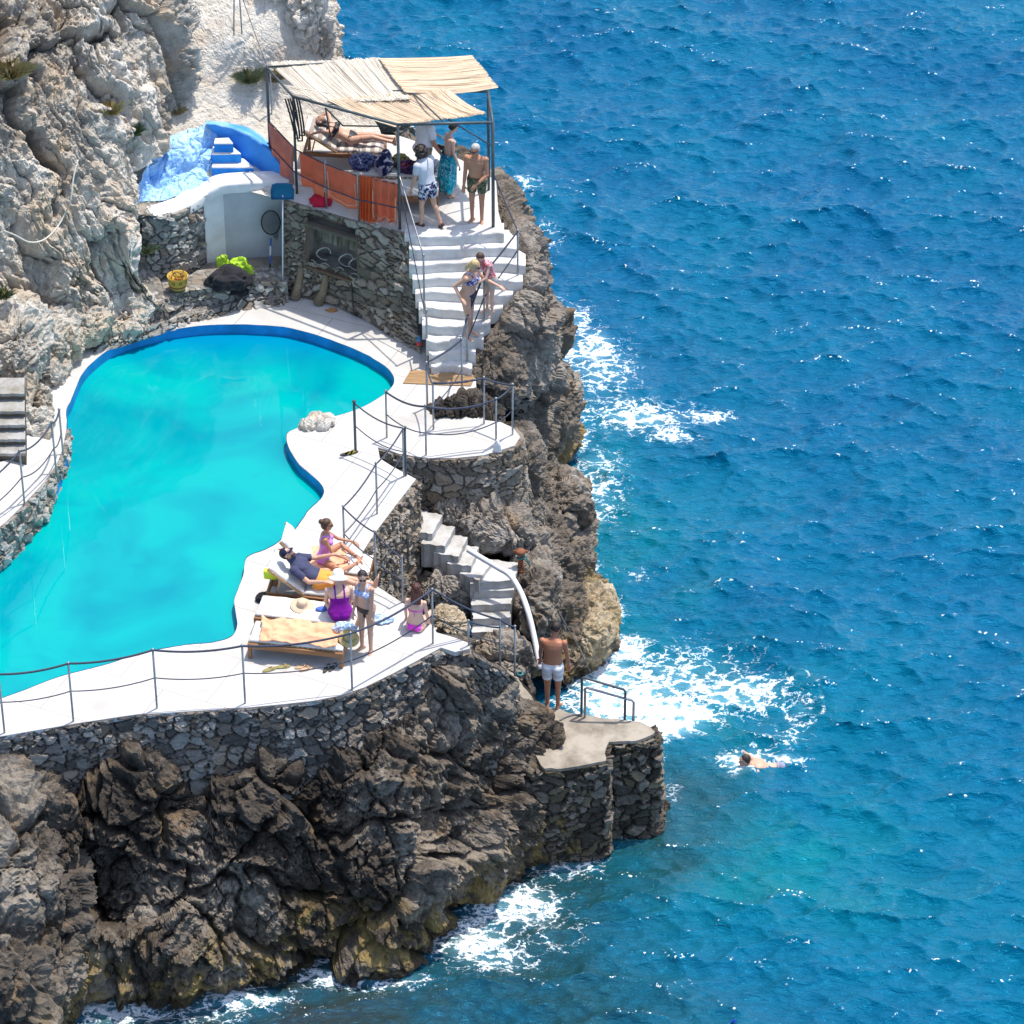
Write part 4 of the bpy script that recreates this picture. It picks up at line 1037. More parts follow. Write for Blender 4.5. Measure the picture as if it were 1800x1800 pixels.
# ------------------------------------------------------------------ lower stairs in the recess, landing stage
ls = empty('staircase', at(860, 1080, 2.4)); tag(ls, 'narrow worn concrete stairs winding down from the landing to the sea stage', 'staircase')
def step_block(quad, z, h, seed=0):
    mb = MB(); q = [tuple(at(x, y, z))[:2] for x, y in quad]
    n = 6; poly = []
    for i in range(len(q)):
        a, b = q[i], q[(i + 1) % len(q)]
        for k in range(n):
            t = k / n; w = .014 * math.sin(seed * 3 + i * 5 + k * 2.1) * (0 < k)
            poly.append((lerp(a[0], b[0], t) + w, lerp(a[1], b[1], t) + w))
    mb.prism(poly, z - h, z)
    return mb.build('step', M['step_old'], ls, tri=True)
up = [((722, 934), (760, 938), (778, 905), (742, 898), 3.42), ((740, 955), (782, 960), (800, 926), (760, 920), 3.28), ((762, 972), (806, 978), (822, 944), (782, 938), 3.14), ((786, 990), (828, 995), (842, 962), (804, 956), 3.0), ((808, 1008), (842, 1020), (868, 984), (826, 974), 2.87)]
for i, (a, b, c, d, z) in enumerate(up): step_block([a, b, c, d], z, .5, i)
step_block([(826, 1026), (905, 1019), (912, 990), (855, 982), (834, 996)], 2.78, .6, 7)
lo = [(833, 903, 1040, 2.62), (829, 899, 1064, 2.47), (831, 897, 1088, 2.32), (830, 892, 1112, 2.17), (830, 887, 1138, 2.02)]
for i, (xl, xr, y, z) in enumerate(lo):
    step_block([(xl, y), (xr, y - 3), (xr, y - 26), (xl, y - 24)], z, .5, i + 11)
# landing stage: concrete top over rough stone blocks
q = [(862, 1150), (915, 1196), (940, 1236), (960, 1240), (1000, 1252), (1060, 1262), (1120, 1268), (1143, 1276), (1150, 1290), (1120, 1302), (1066, 1306), (1064, 1338), (1010, 1348), (955, 1352), (930, 1300), (880, 1220), (840, 1170)]
poly = arc_resample([tuple(at(x, y, ZL))[:2] for x, y in q + q[:1]], n=120)[:-1]
sg = empty('landing_stage', at(1020, 1290, ZL)); tag(sg, 'concrete bathing stage on rough stone blocks with steel ladder rails', 'landing stage')
nzp = [fbm(np.array([[p[0] * 4, p[1] * 4, 3.]]), 4)[0] * .045 for p in poly]
MB().prism([(p[0] + w, p[1] + w) for p, w in zip(poly, nzp)], ZL - .06, ZL).build('top_slab', M['concrete'], sg, tri=True)
blk = pl_at([(1060, 1309), (1085, 1307), (1110, 1305), (1135, 1301), (1150, 1297), (1155, 1292), (1153, 1284), (1148, 1274)], ZL - .05)
o = stone_wall('stone_block', blk, [p + Vector((.10, -.12, -2.3)) for p in blk], M['stone_wet'], '', cell=(.27, .17), depth=.07, seed=29, thick=.5, tagit=False)
o.parent = sg; o.matrix_parent_inverse = Matrix.Translation(-sg.location)
blk = pl_at([(930, 1350), (960, 1355), (1000, 1351), (1035, 1346), (1058, 1342), (1067, 1339), (1068, 1330), (1068, 1312)], ZL - .05)
o = stone_wall('stone_block', blk, [p + Vector((.03, -.10, -2.3)) for p in blk], M['stone_wet'], '', cell=(.24, .17), depth=.06, seed=31, thick=.5, tagit=False)
o.parent = sg; o.matrix_parent_inverse = Matrix.Translation(-sg.location)
c_ = at(1040, 1295, 1.0)
MB().prism([(lerp(p[0], c_.x, .12), lerp(p[1], c_.y, .12)) for p in poly], -1, ZL - .16).build('core', M['rock_dark'], sg, tri=True)

# brown stone steps at the left edge of the picture
lst = empty('staircase', at(20, 750, 5.1)); tag(lst, 'short flight of rough brown stone steps up the cliff foot', 'staircase')
for i, (y, z) in enumerate([(795, 5.13), (770, 5.27), (745, 5.41), (721, 5.55), (690, 5.70)]):
    xr = 45 - i * .5; mb = MB()
    q = [tuple(at(x, yy, z))[:2] for x, yy in ((-30, y + 1), (xr * .5, y - 1), (xr, y), (xr, y - 26), (-30, y - 26))]
    mb.prism(q, z - .36, z - .05); mb.build('riser', M['stone_tan'], lst, tri=True)
    n = 14; fr = [Vector((lerp(q[0][0], q[2][0], t), lerp(q[0][1], q[2][1], t) - .03 + .007 * math.sin(t * 17 + i * 2) + .006 * math.sin(t * 41 + i), 0)) for t in np.linspace(0, 1, n)]
    MB().prism([(p.x, p.y) for p in fr] + [q[3], q[4]], z - .055, z).build('tread', M['tread'], lst, tri=True)

# the coast carries on to the left, beyond the edge of the picture
rows = [
    [(-760, 1010, 4.3), (-450, 900, 4.3), (-250, 840, 4.3), (-100, 770, 4.3)],
    [(-760, 720, 7.4), (-450, 680, 6.8), (-250, 660, 6.3), (-100, 610, 5.7)],
    [(-760, 400, 11.0), (-450, 350, 10.2), (-250, 320, 9.0), (-100, 180, 8.7)],
    [(-760, 50, 15.0), (-450, 0, 14.0), (-250, -40, 12.2), (-100, -60, 10.5)],
    [(-760, -250, 18.0), (-450, -260, 16.0), (-250, -280, 14.0), (-100, -290, 12.0)],
]
rock_sheet('cliff', rows, M['rock_pale'], res=.07, big=.60, seed=15, flip=True, rid=.42)
rows = [
    [(-900, 1560, 4.35), (-500, 1470, 4.35), (-250, 1370, 4.35), (-70, 1318, 4.2)],
    [(-900, 1640, 4.0), (-500, 1520, 4.0), (-250, 1420, 3.9), (-70, 1350, 3.6)],
    [(-900, 1800, 2.4), (-500, 1680, 2.4), (-250, 1600, 2.4), (-70, 1540, 2.2)],
    [(-900, 2000, .2), (-500, 1900, .2), (-250, 1860, .2), (-70, 1800, .2)],
    [(-900, 2060, -.8), (-500, 1960, -.8), (-250, 1920, -.8), (-70, 1860, -.8)],
]
rock_sheet('cliff', rows, M['rock_dark'], res=.07, big=.60, seed=16, rid=.3)
g_ = [(-345, 1050), (-60, 955), (-30, 800), (-160, 800), (-800, 980), (-940, 1580), (-500, 1480), (-250, 1385), (-242, 1346), (-348, 1330)]
tag(MB().prism([tuple(at(x, y, 4.33))[:2] for x, y in g_], 1.0, 4.33).build('ground', M['rock_pale'], tri=True), kind='structure')

# ================================================================== RAILINGS
def sag(a, b, s, n=12):
    return [a.lerp(b, t) - Vector((0, 0, s * 4 * t * (1 - t))) for t in np.linspace(0, 1, n)]
def railing(label, posts, ropes, group=None, r=.017, mats=('steel', 'rope'), name='rope_railing', cat='railing'):
    """posts: (px, py, z, height, lean x, lean y); ropes: (list of (post index or point, height fraction), sag, radius, material)"""
    bases = [at(p[0], p[1], p[2]) for p in posts]
    root = empty(name, bases[0]); tag(root, label, cat, group)
    tops = []
    for b, p in zip(bases, posts):
        ln = Vector((p[4] if len(p) > 4 else 0, p[5] if len(p) > 5 else 0, 0))
        t = b + Vector((0, 0, p[3])) + ln; tops.append(t)
        mb = MB().tube([b - Vector((0, 0, .05)), b, t], r, 8)
        mb.ball(t, r * 1.5, 8, 6)
        mb.build('post', M[mats[0]], root, smooth=True)
    def pt(q):
        if isinstance(q[0], Vector): return q[0]
        return bases[q[0]].lerp(tops[q[0]], q[1])
    for rp in ropes:
        seq, sg, rad = rp[0], rp[1], rp[2]; m = rp[3] if len(rp) > 3 else mats[1]
        pts = []
        for i in range(len(seq) - 1):
            a, b = pt(seq[i]), pt(seq[i + 1]); l = (b - a).length
            pts += sag(a, b, sg * l)[(1 if i else 0):]
        MB().tube(pts, rad * .85, 7).build('rope' if m.startswith('rope') else 'rail', M[m], root, smooth=True)
    return root
off = at(-160, 1318, ZD)
railing('long roped railing along the front edge of the pool deck', [(8, 1288, ZD, 1.18), (129, 1268, ZD, 1.17), (276, 1245, ZD, 1.18), (431, 1236, ZD, 1.16), (619, 1213, ZD, 1.15), (761, 1131, ZD, 1.10)],
        [([(off + Vector((0, 0, 1.18)), 1)] + [(i, .99) for i in range(6)], .05, .022), ([(off + Vector((0, 0, .6)), 1)] + [(i, .52) for i in range(6)], .05, .012)])
railing('roped railing stepping down from the deck tip beside the sea stairs', [(824, 1136, ZD - .02, .52), (879, 1166, 3.72, .92), (905, 1184, 3.45, .98)],
        [([(at(761, 1131, ZD) + Vector((0, 0, 1.1)), 1), (1, .98), (2, .98)], .05, .020), ([(0, .97), (1, .8)], .03, .018), ([(at(761, 1131, ZD) + Vector((0, 0, .58)), 1), (1, .45), (2, .45)], .05, .012)])
railing('bent roped railing around the stair recess', [(710, 838, ZD, 1.02), (663, 903, ZD, 1.05), (606, 982, ZD, 1.08), (661, 1030, ZD, 1.12), (708, 1058, ZD, .92)],
        [([(i, .98) for i in range(5)], .05, .017), ([(i, .48) for i in range(5)], .05, .012)])
railing('dark single post and rope at the top of the recess stairs', [(625, 793, ZD, 1.04), (713, 836, ZD, 1.0)], [([(0, .97), (1, .99)], .09, .016), ([(0, .52), (1, .5)], .10, .012)], mats=('pole', 'rope'), r=.024)
railing('roped railing around the small landing above the rocks', [(680, 769, ZD, .98), (749, 800, ZD, 1.04), (872, 784, ZD, 1.0), (901, 764, ZD, 1.06), (851, 745, ZD, .98), (762, 755, ZD, 1.0)],
        [([(0, .98), (1, .98), (2, .98), (3, .98)], .09, .022), ([(0, .5), (1, .45), (2, .5), (3, .5)], .10, .013), ([(3, .98), (4, .98), (5, .98)], .04, .022), ([(4, .4), (5, .48)], .06, .013)])
railing('steel handrail on the wall side of the white main stairs', [(746, 547, 5.30, 1.18), (751, 640, ZD, 1.15), (751, 716, ZD, .95)],
        [([(at(703, 402, ZT) + Vector((0, 0, 1.15)), 1), (0, .99)], .0, .018, 'steel'), ([(at(703, 402, ZT) + Vector((0, 0, 1.0)), 1), (0, .0)], .0, .011), ([(0, .2), (1, .98)], 0, .016, 'steel'), ([(2, .95), (at(762, 755, ZD) + Vector((0, 0, .95)), 1)], .1, .016)], r=.019)
railing('roped handrail on the sea side of the white main stairs', [(910, 482, 5.72, .92), (851, 566, 5.12, 1.04), (821, 640, ZD + .12, 1.0), (812, 688, ZD, 1.12)],
        [([(at(868, 398, ZT) + Vector((0, 0, 1.1)), 1), (0, .99)], .02, .015), ([(0, .98), (1, .98), (2, .98)], .02, .020), ([(0, .55), (1, .5), (2, .5)], .02, .014), ([(2, .98), (3, .98), (at(751, 716, ZD) + Vector((0, 0, .95)), 1)], .05, .020), ([(3, .4), (at(762, 755, ZD) + Vector((0, 0, .5)), 1)], .05, .012)])
railing('roped railing on the raised path left of the pool', [(-62, 960, 5.03, 1.1), (43, 886, 4.93, 1.10), (99, 833, 4.70, 1.08), (111, 802, 4.52, .98)],
        [([(0, .98), (1, .98), (2, .98), (3, .98)], .10, .019), ([(0, .5), (1, .5), (2, .5), (3, .5)], .10, .013)])
railing('thin leaning posts and cord at the edge of the white rock path', [(425, 55, 8.0, 1.3, -.02, 0), (411, 58, 8.0, .9, .04, .1), (478, 205, 6.55, .95)],
        [([(at(432, -60, 8.8) + Vector((0, 0, 1.)), 1), (at(486, 110, 7.2) + Vector((0, 0, .1)), 1)], 0, .014, 'rope_grey'), ([(0, .7), (2, .95)], .02, .009, 'rope_grey')], r=.014, mats=('steel', 'rope_grey'))
# steel ladder rails on the landing stage
lr = empty('handrail', at(1024, 1258, ZL)); tag(lr, 'pair of bent steel ladder rails at the end of the bathing stage', 'handrail')
for nm, (bx, by, tx, ty, ex, ey) in (('rail', (1022, 1257, 1022, 1190, 1098, 1212)), ('rail', (1028, 1261, 1028, 1208, 1113, 1235))):
    a = at(bx, by, ZL); b = a + Vector((0, 0, (by - ty) / 82.)); 
    e = at(ex, ey + 60 if nm == 'x' else ey + (60 if bx < 1025 else 38), ZL - .1); e2 = e + Vector((0, 0, (.62 if bx < 1025 else .40) + .1))
    MB().tube([a - Vector((0, 0, .1)), a + Vector((0, 0, .02)), b - Vector((0, 0, .03)), b + (e2 - b).normalized() * .03, e2 - (e2 - b).normalized() * .03, e2 - Vector((0, 0, .03)), e - Vector((0, 0, .9))], .022, 8).build('rail', M['pole'] if bx < 1025 else M['steel'], lr, smooth=True)

# ================================================================== PERGOLA with reed mats
pg = empty('pergola', at(703, 402, ZT)); tag(pg, 'dark pipe pergola roofed with three pale reed mats on the upper terrace', 'pergola')
HP = 2.16
def up(p, h): return p + Vector((0, 0, h))
pD = at(703, 403, ZT); pE = at(867, 399, ZT); pF = at(859, 334, ZT); pB = at(522, 340, ZT); pA = at(476, 292, ZT + .02); pC = at(575, 366, ZT); pG = at(610, 268, ZT); pH = at(690, 262, ZT)
for p, h, r in ((pD, HP, .026), (pE, HP, .03), (pF, 2.05, .026), (pB, 2.02, .024), (pA, 2.08, .026)):
    MB().tube([p - Vector((0, 0, .03)), up(p, h)], r, 8).build('post', M['pole'], pg, smooth=True)
tD, tE, tF, tB, tA = up(pD, HP), up(pE, HP), up(pF, 2.05), up(pB, 2.02), up(pA, 2.08)
for a, b, r in ((tD, tE, .028), (tE, tF, .026), (tF, at(690, 160, 8.30), .02), (tB, tD, .026), (tA, tB, .024), (tA, at(665, 106, 8.3), .02), (tF, at(665, 106, 8.3), .02), (at(665, 106, 8.26), (tD + tE) / 2, .016)):
    MB().tube([a, b], r, 8).build('beam', M['pole'], pg, smooth=True)
for a, b in ((up(pD, HP - .02) + Vector((.22, 0, 0)), up(pD, HP - .24)), (up(pE, HP - .02) + Vector((0, .2, 0)), up(pE, HP - .26)), (at(572, 190, 8.2), at(603, 221, 7.7)), (at(603, 221, 7.7), at(668, 222, 7.75)), (at(780, 205, 8.2), at(862, 255, 7.4)), (at(572, 190, 8.2), at(581, 240, 7.2))):
    MB().tube([a, b], .014, 7).build('brace', M['pole'], pg, smooth=True)
def reed_mat_obj(corners, n, rad, mat, seed, over=.06, droop=.05):
    """corners: a-b is where the reeds start, d-c where they end; each reed runs from the a-b edge to the d-c edge"""
    rng = random.Random(seed); a, b, c, d = [Vector(q) for q in corners]; vs = []; fs = []; tint = []
    for i in range(n):
        t = (i + rng.uniform(-.3, .3)) / (n - 1)
        p = a.lerp(b, t); q = d.lerp(c, t); x = (q - p); l = x.length; x.normalize()
        p = p - x * rng.uniform(-.02, over); q = q + x * rng.uniform(-.02, over)
        lift = rng.uniform(0, .012); rr = rad * rng.uniform(.7, 1.25); side = x.cross(Vector((0, 0, 1))).normalized(); upv = side.cross(x)
        base = len(vs); tv = rng.random(); jit = rng.uniform(-.03, .03)
        K = 5
        for k in range(K):
            s = k / (K - 1); m = p.lerp(q, s) + Vector((0, 0, lift - droop * 4 * s * (1 - s) + .012 * math.sin(t * 9 + s * 4) + .006 * math.sin(t * 41 + s * 3))) + side * jit * math.sin(s * 3.1)
            for g in range(5):
                an = 2 * math.pi * g / 5; vs.append(tuple(m + side * math.cos(an) * rr + upv * math.sin(an) * rr)); tint.append(tv)
        for k in range(K - 1):
            for g in range(5):
                g2 = (g + 1) % 5; fs.append((base + k * 5 + g, base + k * 5 + g2, base + (k + 1) * 5 + g2, base + (k + 1) * 5 + g))
    return np_mesh('reed_mat', np.array(vs), np.array(fs), mat, {'tint': np.array(tint)}, smooth=True, parent=pg)
M['reed_white'] = reed('bleached_reed', (.60, .53, .43), (.76, .70, .60)); M['reed_tan'] = reed('tan_reed', (.64, .48, .32), (.82, .69, .52))
Z8 = 8.30
reed_mat_obj([at(474, 112, Z8 + .02), at(668, 105, Z8 + .06), at(720, 172, Z8 + .03), at(560, 182, Z8 - .03)], 420, .0065, M['reed_white'], 1, .07)
reed_mat_obj([at(498, 150, Z8 - .02), at(520, 168, Z8 - .04), at(640, 190, Z8 - .05), at(660, 176, Z8 - .02)], 40, .0065, M['reed_white'], 5, .05)
reed_mat_obj([at(667, 103, Z8 + .10), at(713, 163, Z8 + .06), at(875, 155, Z8 + .06), at(828, 97, Z8 + .10)], 240, .0065, M['reed_tan'], 2, .03)
reed_mat_obj([at(577, 178, Z8 - .0), at(790, 158, Z8 + .02), at(853, 198, Z8 + .0), at(690, 222, Z8 - .04)], 380, .0065, M['reed_tan'], 3, .06)
# hanging loops of black cable on the pergola's left post
cb = MB()
for k, (dx, l) in enumerate(((-.02, .86), (.03, .92), (.07, .80))):
    p = up(pB, 2.0) + Vector((dx - .12, -.03, 0)); cb.tube([p + Vector((.02 * math.sin(s * 3) + (.15 * s if s < .5 else .15), -.02, -l * (s * 2 if s < .5 else 2 - 2 * s))) + Vector((.06 * math.sin(math.pi * s), 0, 0)) for s in np.linspace(0, 1, 18)], .017, 7)
tag(cb.build('cable', M['black'], smooth=True), 'loops of thick black cable hanging from the pergola post', 'cable')
# short fence rail that carries the towels
fz = ZT + .92
fence = [at(474, 288, ZT + .05), at(522, 340, ZT), at(574, 366, ZT), at(631, 388, ZT), at(703, 403, ZT)]
fr = empty('towel_rail', fence[2]); tag(fr, 'low pipe fence along the terrace edge, hung with orange towels', 'railing')
for p, h in ((fence[2], 1.0), (fence[3], .98)):
    MB().tube([p, up(p, h)], .018, 8).build('post', M['steel'], fr, smooth=True)
for hgt in (.93, .50):
    MB().tube([up(p, hgt) + (Vector((-.02, -.09, 0)) if hgt < .9 else Vector((0, 0, 0))) for p in fence], .012, 7).build('rope', M['rope'], fr, smooth=True)
def towel(name, a, b, drop_f, drop_b, mat, label, seed, waves=3, hem=False, group='orange towels drying on the terrace fence', ttop=.94):
    """a towel folded over the rope between two points of the fence; front flap faces the pool"""
    rng = np.random.RandomState(seed); n, m = 40, 34; a = Vector(a); b = Vector(b); t = (b - a).normalized(); nrm = Vector((t.y, -t.x, 0))
    ph = rng.rand(4) * 6.28; P = np.zeros((m, n, 3))
    tot = drop_f + drop_b
    for j in range(m):
        s = j / (m - 1) * tot - drop_b
        for i in range(n):
            u = i / (n - 1); p = a.lerp(b, u)
            dn = abs(s); side = 1 if s > 0 else -1
            w = (.048 * math.sin(u * waves * 6.28 + ph[0] + .6 * dn) + .018 * math.sin(u * waves * 14 + ph[1] - dn)) * min(1, .15 + dn * 1.4) + .02 * math.sin(u * 3 + ph[2]) * dn
            o_ = .018 if dn > .02 else .0
            q = p + nrm * (side * o_ + w) + Vector((0, 0, -dn + .02 - .02 * math.sin(u * 6.28 * waves * .5 + ph[3]) * dn))
            P[j, i] = q[:]
    o = MB().grid(P).build(name, mat, smooth=True); tag(o, label, 'towel', group)
    o.modifiers.new('thick', 'SOLIDIFY').thickness = .012
    if hem:
        pts = [Vector(P[int(m * .93), i]) + nrm * .012 for i in range(2, n - 2)]; pts = [Vector(P[k, 2]) + nrm * .012 for k in range(int(m * .5), int(m * .93))] + pts + [Vector(P[k, n - 3]) + nrm * .012 for k in range(int(m * .93), int(m * .5), -1)]
        h_ = MB().tube(pts, .006, 5).build('hem', M['hem'], None, smooth=True); h_.parent = o
    return o
def fp(i, t, h=.93): return up(fence[i].lerp(fence[i + 1], t), h)
towel('towel', fp(0, .02, .88), fp(0, .97, .93), .78, .3, M['towel_pink'], 'faded pinkish orange towel hanging beside the blue side wall', 1, 3)
towel('towel', fp(1, .18), fp(1, .97), .72, .5, M['towel'], 'flat orange towel stretched left of the middle fence post', 2, 1)
towel('towel', fp(2, .03), fp(2, .97), .74, .5, M['towel'], 'flat orange towel with pale hem right of the middle fence post', 3, 1, hem=True)
towel('towel', fp(3, .04, .95), fp(3, .42, .95), .92, .4, M['towel2'], 'bright orange folded towel, second from the stair end of the fence', 4, 5)
towel('towel', fp(3, .36, .965), fp(3, .96, .95), .86, .4, M['towel'], 'rumpled orange towel nearest the white stairs', 5, 3, hem=True)

# ================================================================== SUN LOUNGERS
LL, LW, LH = 1.84, .64, .30
def lounger(name, label, group, a, b, back=0.0, mat='mattress', wood_m='teak', bare=0.0, z=ZD):
    """a: pixel of the front left leg's foot, b: of the front right leg's foot; head on the left"""
    A = at(a[0], a[1], z); B = at(b[0], b[1], z); d = (B - A); L = d.length; rz = math.atan2(d.y, d.x)
    root = empty(name, A, rz); tag(root, label, 'sun lounger', group)
    W_ = LW
    for x in (.03, L - .03):
        for y in (.03, W_ - .03):
            MB().box((x, y, LH / 2), (.055, .055, LH), bev=.005).build('leg', M[wood_m], root, local=True)
    fr_ = MB()
    for y in (.02, W_ - .02): fr_.box((L / 2, y, LH - .045), (L, .04, .085), bev=.005)
    for x in (.02, L - .02): fr_.box((x, W_ / 2, LH - .045), (.04, W_ - .08, .085), bev=.005)
    fr_.build('frame', M[wood_m], root, local=True)
    bx = .62 if back > 0 else 0.0
    sl = MB(); n = int((L - bx) / .085)
    for i in range(n): sl.box((bx + .05 + i * .085, W_ / 2, LH + .008), (.06, W_ - .09, .02))
    sl.build('slats', M['teak_pale'], root, local=True)
    th = .058
    def pad(x0, x1, M3, org, nm='mattress'):
        nx, ny = 22, 12; top = []
        for i in range(nx):
            for_ = []
            for j in range(ny):
                u = i / (nx - 1); v = j / (ny - 1)
                ed = min(1, 6 * min(u, 1 - u)) ** .5 * min(1, 6 * min(v, 1 - v)) ** .5
                q = .5 + .5 * math.cos((u * (x1 - x0) / .46) * 6.283)
                h = th * (.35 + .65 * ed) - .012 * q ** 6 + .008 * math.sin(u * 21 + v * 9) + .006 * math.sin(v * 17 + u * 5)
                for_.append(h)
            top.append(for_)
        P = []
        for i in range(nx):
            x = x0 + (x1 - x0) * i / (nx - 1); row = []
            row.append((x, .055, .0))
            for j in range(ny): row.append((x, .05 + (W_ - .10) * j / (ny - 1), top[i][j]))
            row.append((x, W_ - .055, .0)); P.append(row)
        P = [[(x, y, .0) for (x, y, z_) in P[0]]] + P + [[(x, y, .0) for (x, y, z_) in P[-1]]]
        Pw = [[tuple(M3 @ Vector(p) + Vector(org)) for p in r] for r in P]
        return MB().grid(Pw).build(nm, M[mat], root, smooth=True, local=True)
    if back > 0:
        ang = back; Mr = Matrix.Rotation(ang, 3, 'Y')        # the head end lifts
        org = Vector((bx, 0, LH + .02)); Mx = Matrix(((-math.cos(ang), 0, -math.sin(ang)), (0, 1, 0), (math.sin(ang), 0, -math.cos(ang)))).to_3x3()
        # local x along the back upwards from the hinge, local z away from the sitter's back side
        ex = Vector((-math.cos(ang), 0, math.sin(ang))); ez = Vector((math.sin(ang), 0, math.cos(ang)))
        Mb = Matrix((ex, Vector((0, 1, 0)), ez)).transposed()
        pad(.0, .72, Mb, org, 'back_mattress')
        bf = MB()
        for y in (.05, W_ - .05): beam(bf, org + Vector((0, y, -.02)), org + ex * .72 + Vector((0, y, 0)) - ez * .02, .035, .04)
        for k in range(9): 
            p = org + ex * (.04 + k * .08) - ez * .012; beam(bf, p + Vector((0, .05, 0)), p + Vector((0, W_ - .05, 0)), .055, .016)
        bf.build('backrest', M['teak_pale'], root, local=True)
        for y in (.09, W_ - .09):
            pr = MB(); beam(pr, org + ex * .45 + Vector((0, y, 0)) - ez * .03, Vector((.16, y, LH - .04)), .025, .03); pr.build('prop', M['teak_pale'], root, local=True)
        pad(bx, L - .01, Matrix.Identity(3), Vector((0, 0, LH + .018)))
    else:
        pad(.01, L - .01, Matrix.Identity(3), Vector((0, 0, LH + .018)))
    root['L'] = L
    return root
gl = 'sun loungers on the pool deck'; gu = 'sun loungers on the upper terrace'
L1 = lounger('sun_lounger', 'teak lounger nearest the front railing, covered with a peach towel', gl, (436, 1158), (603, 1176))
L2 = lounger('sun_lounger', 'teak lounger with a straw hat on it where the purple swimsuit woman sits', gl, (447, 1112), (622, 1134))
L3 = lounger('sun_lounger', 'teak lounger with raised back under the reclining man in a cap', gl, (468, 1068), (640, 1086), back=R(38))
L4 = lounger('sun_lounger', 'lounger farthest from the front railing, with raised back and orange towel', gl, (478, 1030), (649, 1042), back=R(52))
U1 = lounger('sun_lounger', 'striped lounger on the terrace with a person lying on it', gu, (533, 292), (673, 299), back=R(34), mat='mattress_stripe', z=ZT)
U2 = lounger('sun_lounger', 'cream lounger under the reed mats, heaped with bags and clothes', gu, (618, 338), (772, 343), z=ZT)
U3 = lounger('sun_lounger', 'empty cream lounger beside the curly haired person', gu, (640, 372), (771, 374), z=ZT)
def on(L_, x, y, z=0.0):
    """a point in a lounger's own frame (x from the head end, y across, z above its mattress) in world space"""
    return Matrix.Rotation(L_.rotation_euler.z, 3, 'Z') @ Vector((x, y, LH + .075 + z)) + Vector(L_.location)

def cloth(name, outline, zfun, mat, label, cat, seed, amp=.03, n=36, th=.014, wr=5.0):
    """a crumpled cloth lying on something: outline is a quad of world points, zfun adds height"""
    q = [Vector(p) for p in outline]; P = np.zeros((n, n, 3))
    for i in range(n):
        for j in range(n):
            u, v = i / (n - 1), j / (n - 1); p = q[0].lerp(q[1], u).lerp(q[3].lerp(q[2], u), v); P[i, j] = p[:]
    nz = ridged(P * wr + seed, 3, .5); n2 = fbm(P * 2.6 + seed * 3, 3)
    P[..., :2] += (np.stack([fbm(P * 2.2 + seed, 2), fbm(P * 2.2 + seed + 9, 2)], -1)) * .07
    P[..., 2] += amp * np.clip(nz, -.3, 2) * .6 + amp * n2 * .5 + (zfun(P) if zfun else 0)
    o = MB().grid(P).build(name, mat, smooth=True); tag(o, label, cat)
    o.modifiers.new('thick', 'SOLIDIFY').thickness = th
    return o
cloth('towel', [on(L1, .16, -.05), on(L1, 1.46, .02), on(L1, 1.36, .56), on(L1, .10, .60)], lambda P: .015, M['towel_pale'], 'crumpled peach towel spread over the lounger nearest the front railing', 'towel', 3, .10, wr=3.2)
def edge_drop(L_):
    def f(P):
        inv = Matrix.Rotation(-L_.rotation_euler.z, 3, 'Z'); y = (P[..., 0] - L_.location.x) * inv[1][0] + (P[..., 1] - L_.location.y) * inv[1][1]
        return -.9 * np.clip(.0 - y, 0, .3)
    return f
cloth('towel', [on(L4, .60, .0), on(L4, 1.25, -.02), on(L4, 1.2, .6), on(L4, .62, .62)], lambda P: .015, M['towel_pale'], 'orange towel under the woman sitting cross-legged on the farthest lounger', 'towel', 6, .035)
def hat(name, c, r, mat, label, tilt=(0, 0, 0), band=None):
    Mt = Matrix.Rotation(tilt[1], 3, 'Y') @ Matrix.Rotation(tilt[0], 3, 'X')
    o = MB().lathe([(0, .115), (.05, .114), (.078, .10), (.088, .06), (.093, .012), (.12, .004), (r, -.008), (r + .004, -.014), (r, -.02), (.09, -.006), (.0, -.004)], c, 26, Mt).build(name, mat, smooth=True)
    if label: tag(o, label, 'hat')
    if band is not None:
        b_ = MB().lathe([(.091, .045), (.096, .03), (.0965, .008), (.093, .006)], c, 26, Mt).build('hat_band', band, smooth=True); b_.parent = o
    return o
M['straw'] = plain('pale_straw', (.62, .46, .32), .8, .15, 40, .4, 120); M['white_hat'] = fabric('white_cotton', (.80, .79, .77), .04)
hat('straw_hat', on(L2, .72, .36, .02), .19, M['straw'], 'pale straw sun hat lying on the lounger behind the towel covered one', (R(4), R(6), 0))
hat('straw_hat', on(L1, 1.60, .30, .03), .17, plain('olive_straw', (.42, .32, .14), .85, .3, 20, .4, 90), 'tan and green sun hat on the foot of the towel covered lounger', (R(20), R(10), 0), fabric('green_band', (.16, .22, .10)))
M['blue_cloth'] = fabric('blue_cloth', (.08, .15, .48), .2); M['pale_blue'] = fabric('pale_blue_cloth', (.50, .60, .72), .15, pattern=(.16, .28, .50), scale=14)
def lump(name, c, rad, mat, label, cat, seed, amp=.25, sub=5, sc=6.0, flat=True, group=None):
    bm = bmesh.new(); bmesh.ops.create_icosphere(bm, subdivisions=sub, radius=1.0)
    D = np.array([v.co[:] for v in bm.verts]); F = np.array([[v.index for v in f.verts] for f in bm.faces]); bm.free()
    P = D * np.array(rad) * (1 + amp * .55 * ridged(D * .9 + seed, 2, .45)[:, None] + amp * .7 * fbm(D * 1.1 + seed * 2, 3)[:, None] + .05 * ridged(D * 3.2 + seed, 2)[:, None])
    if flat: P[:, 2] = np.maximum(P[:, 2], -rad[2] * .45)
    P[:, 2] -= P[:, 2].min()
    o = np_mesh(name, P + np.array(c), F, mat); tag(o, label, cat, group); return o
lump('cloth', on(L2, 1.05, .34, .0), (.085, .05, .028), M['blue_cloth'], 'small crumpled blue cloth beside the straw hat on the lounger', 'cloth', 5)
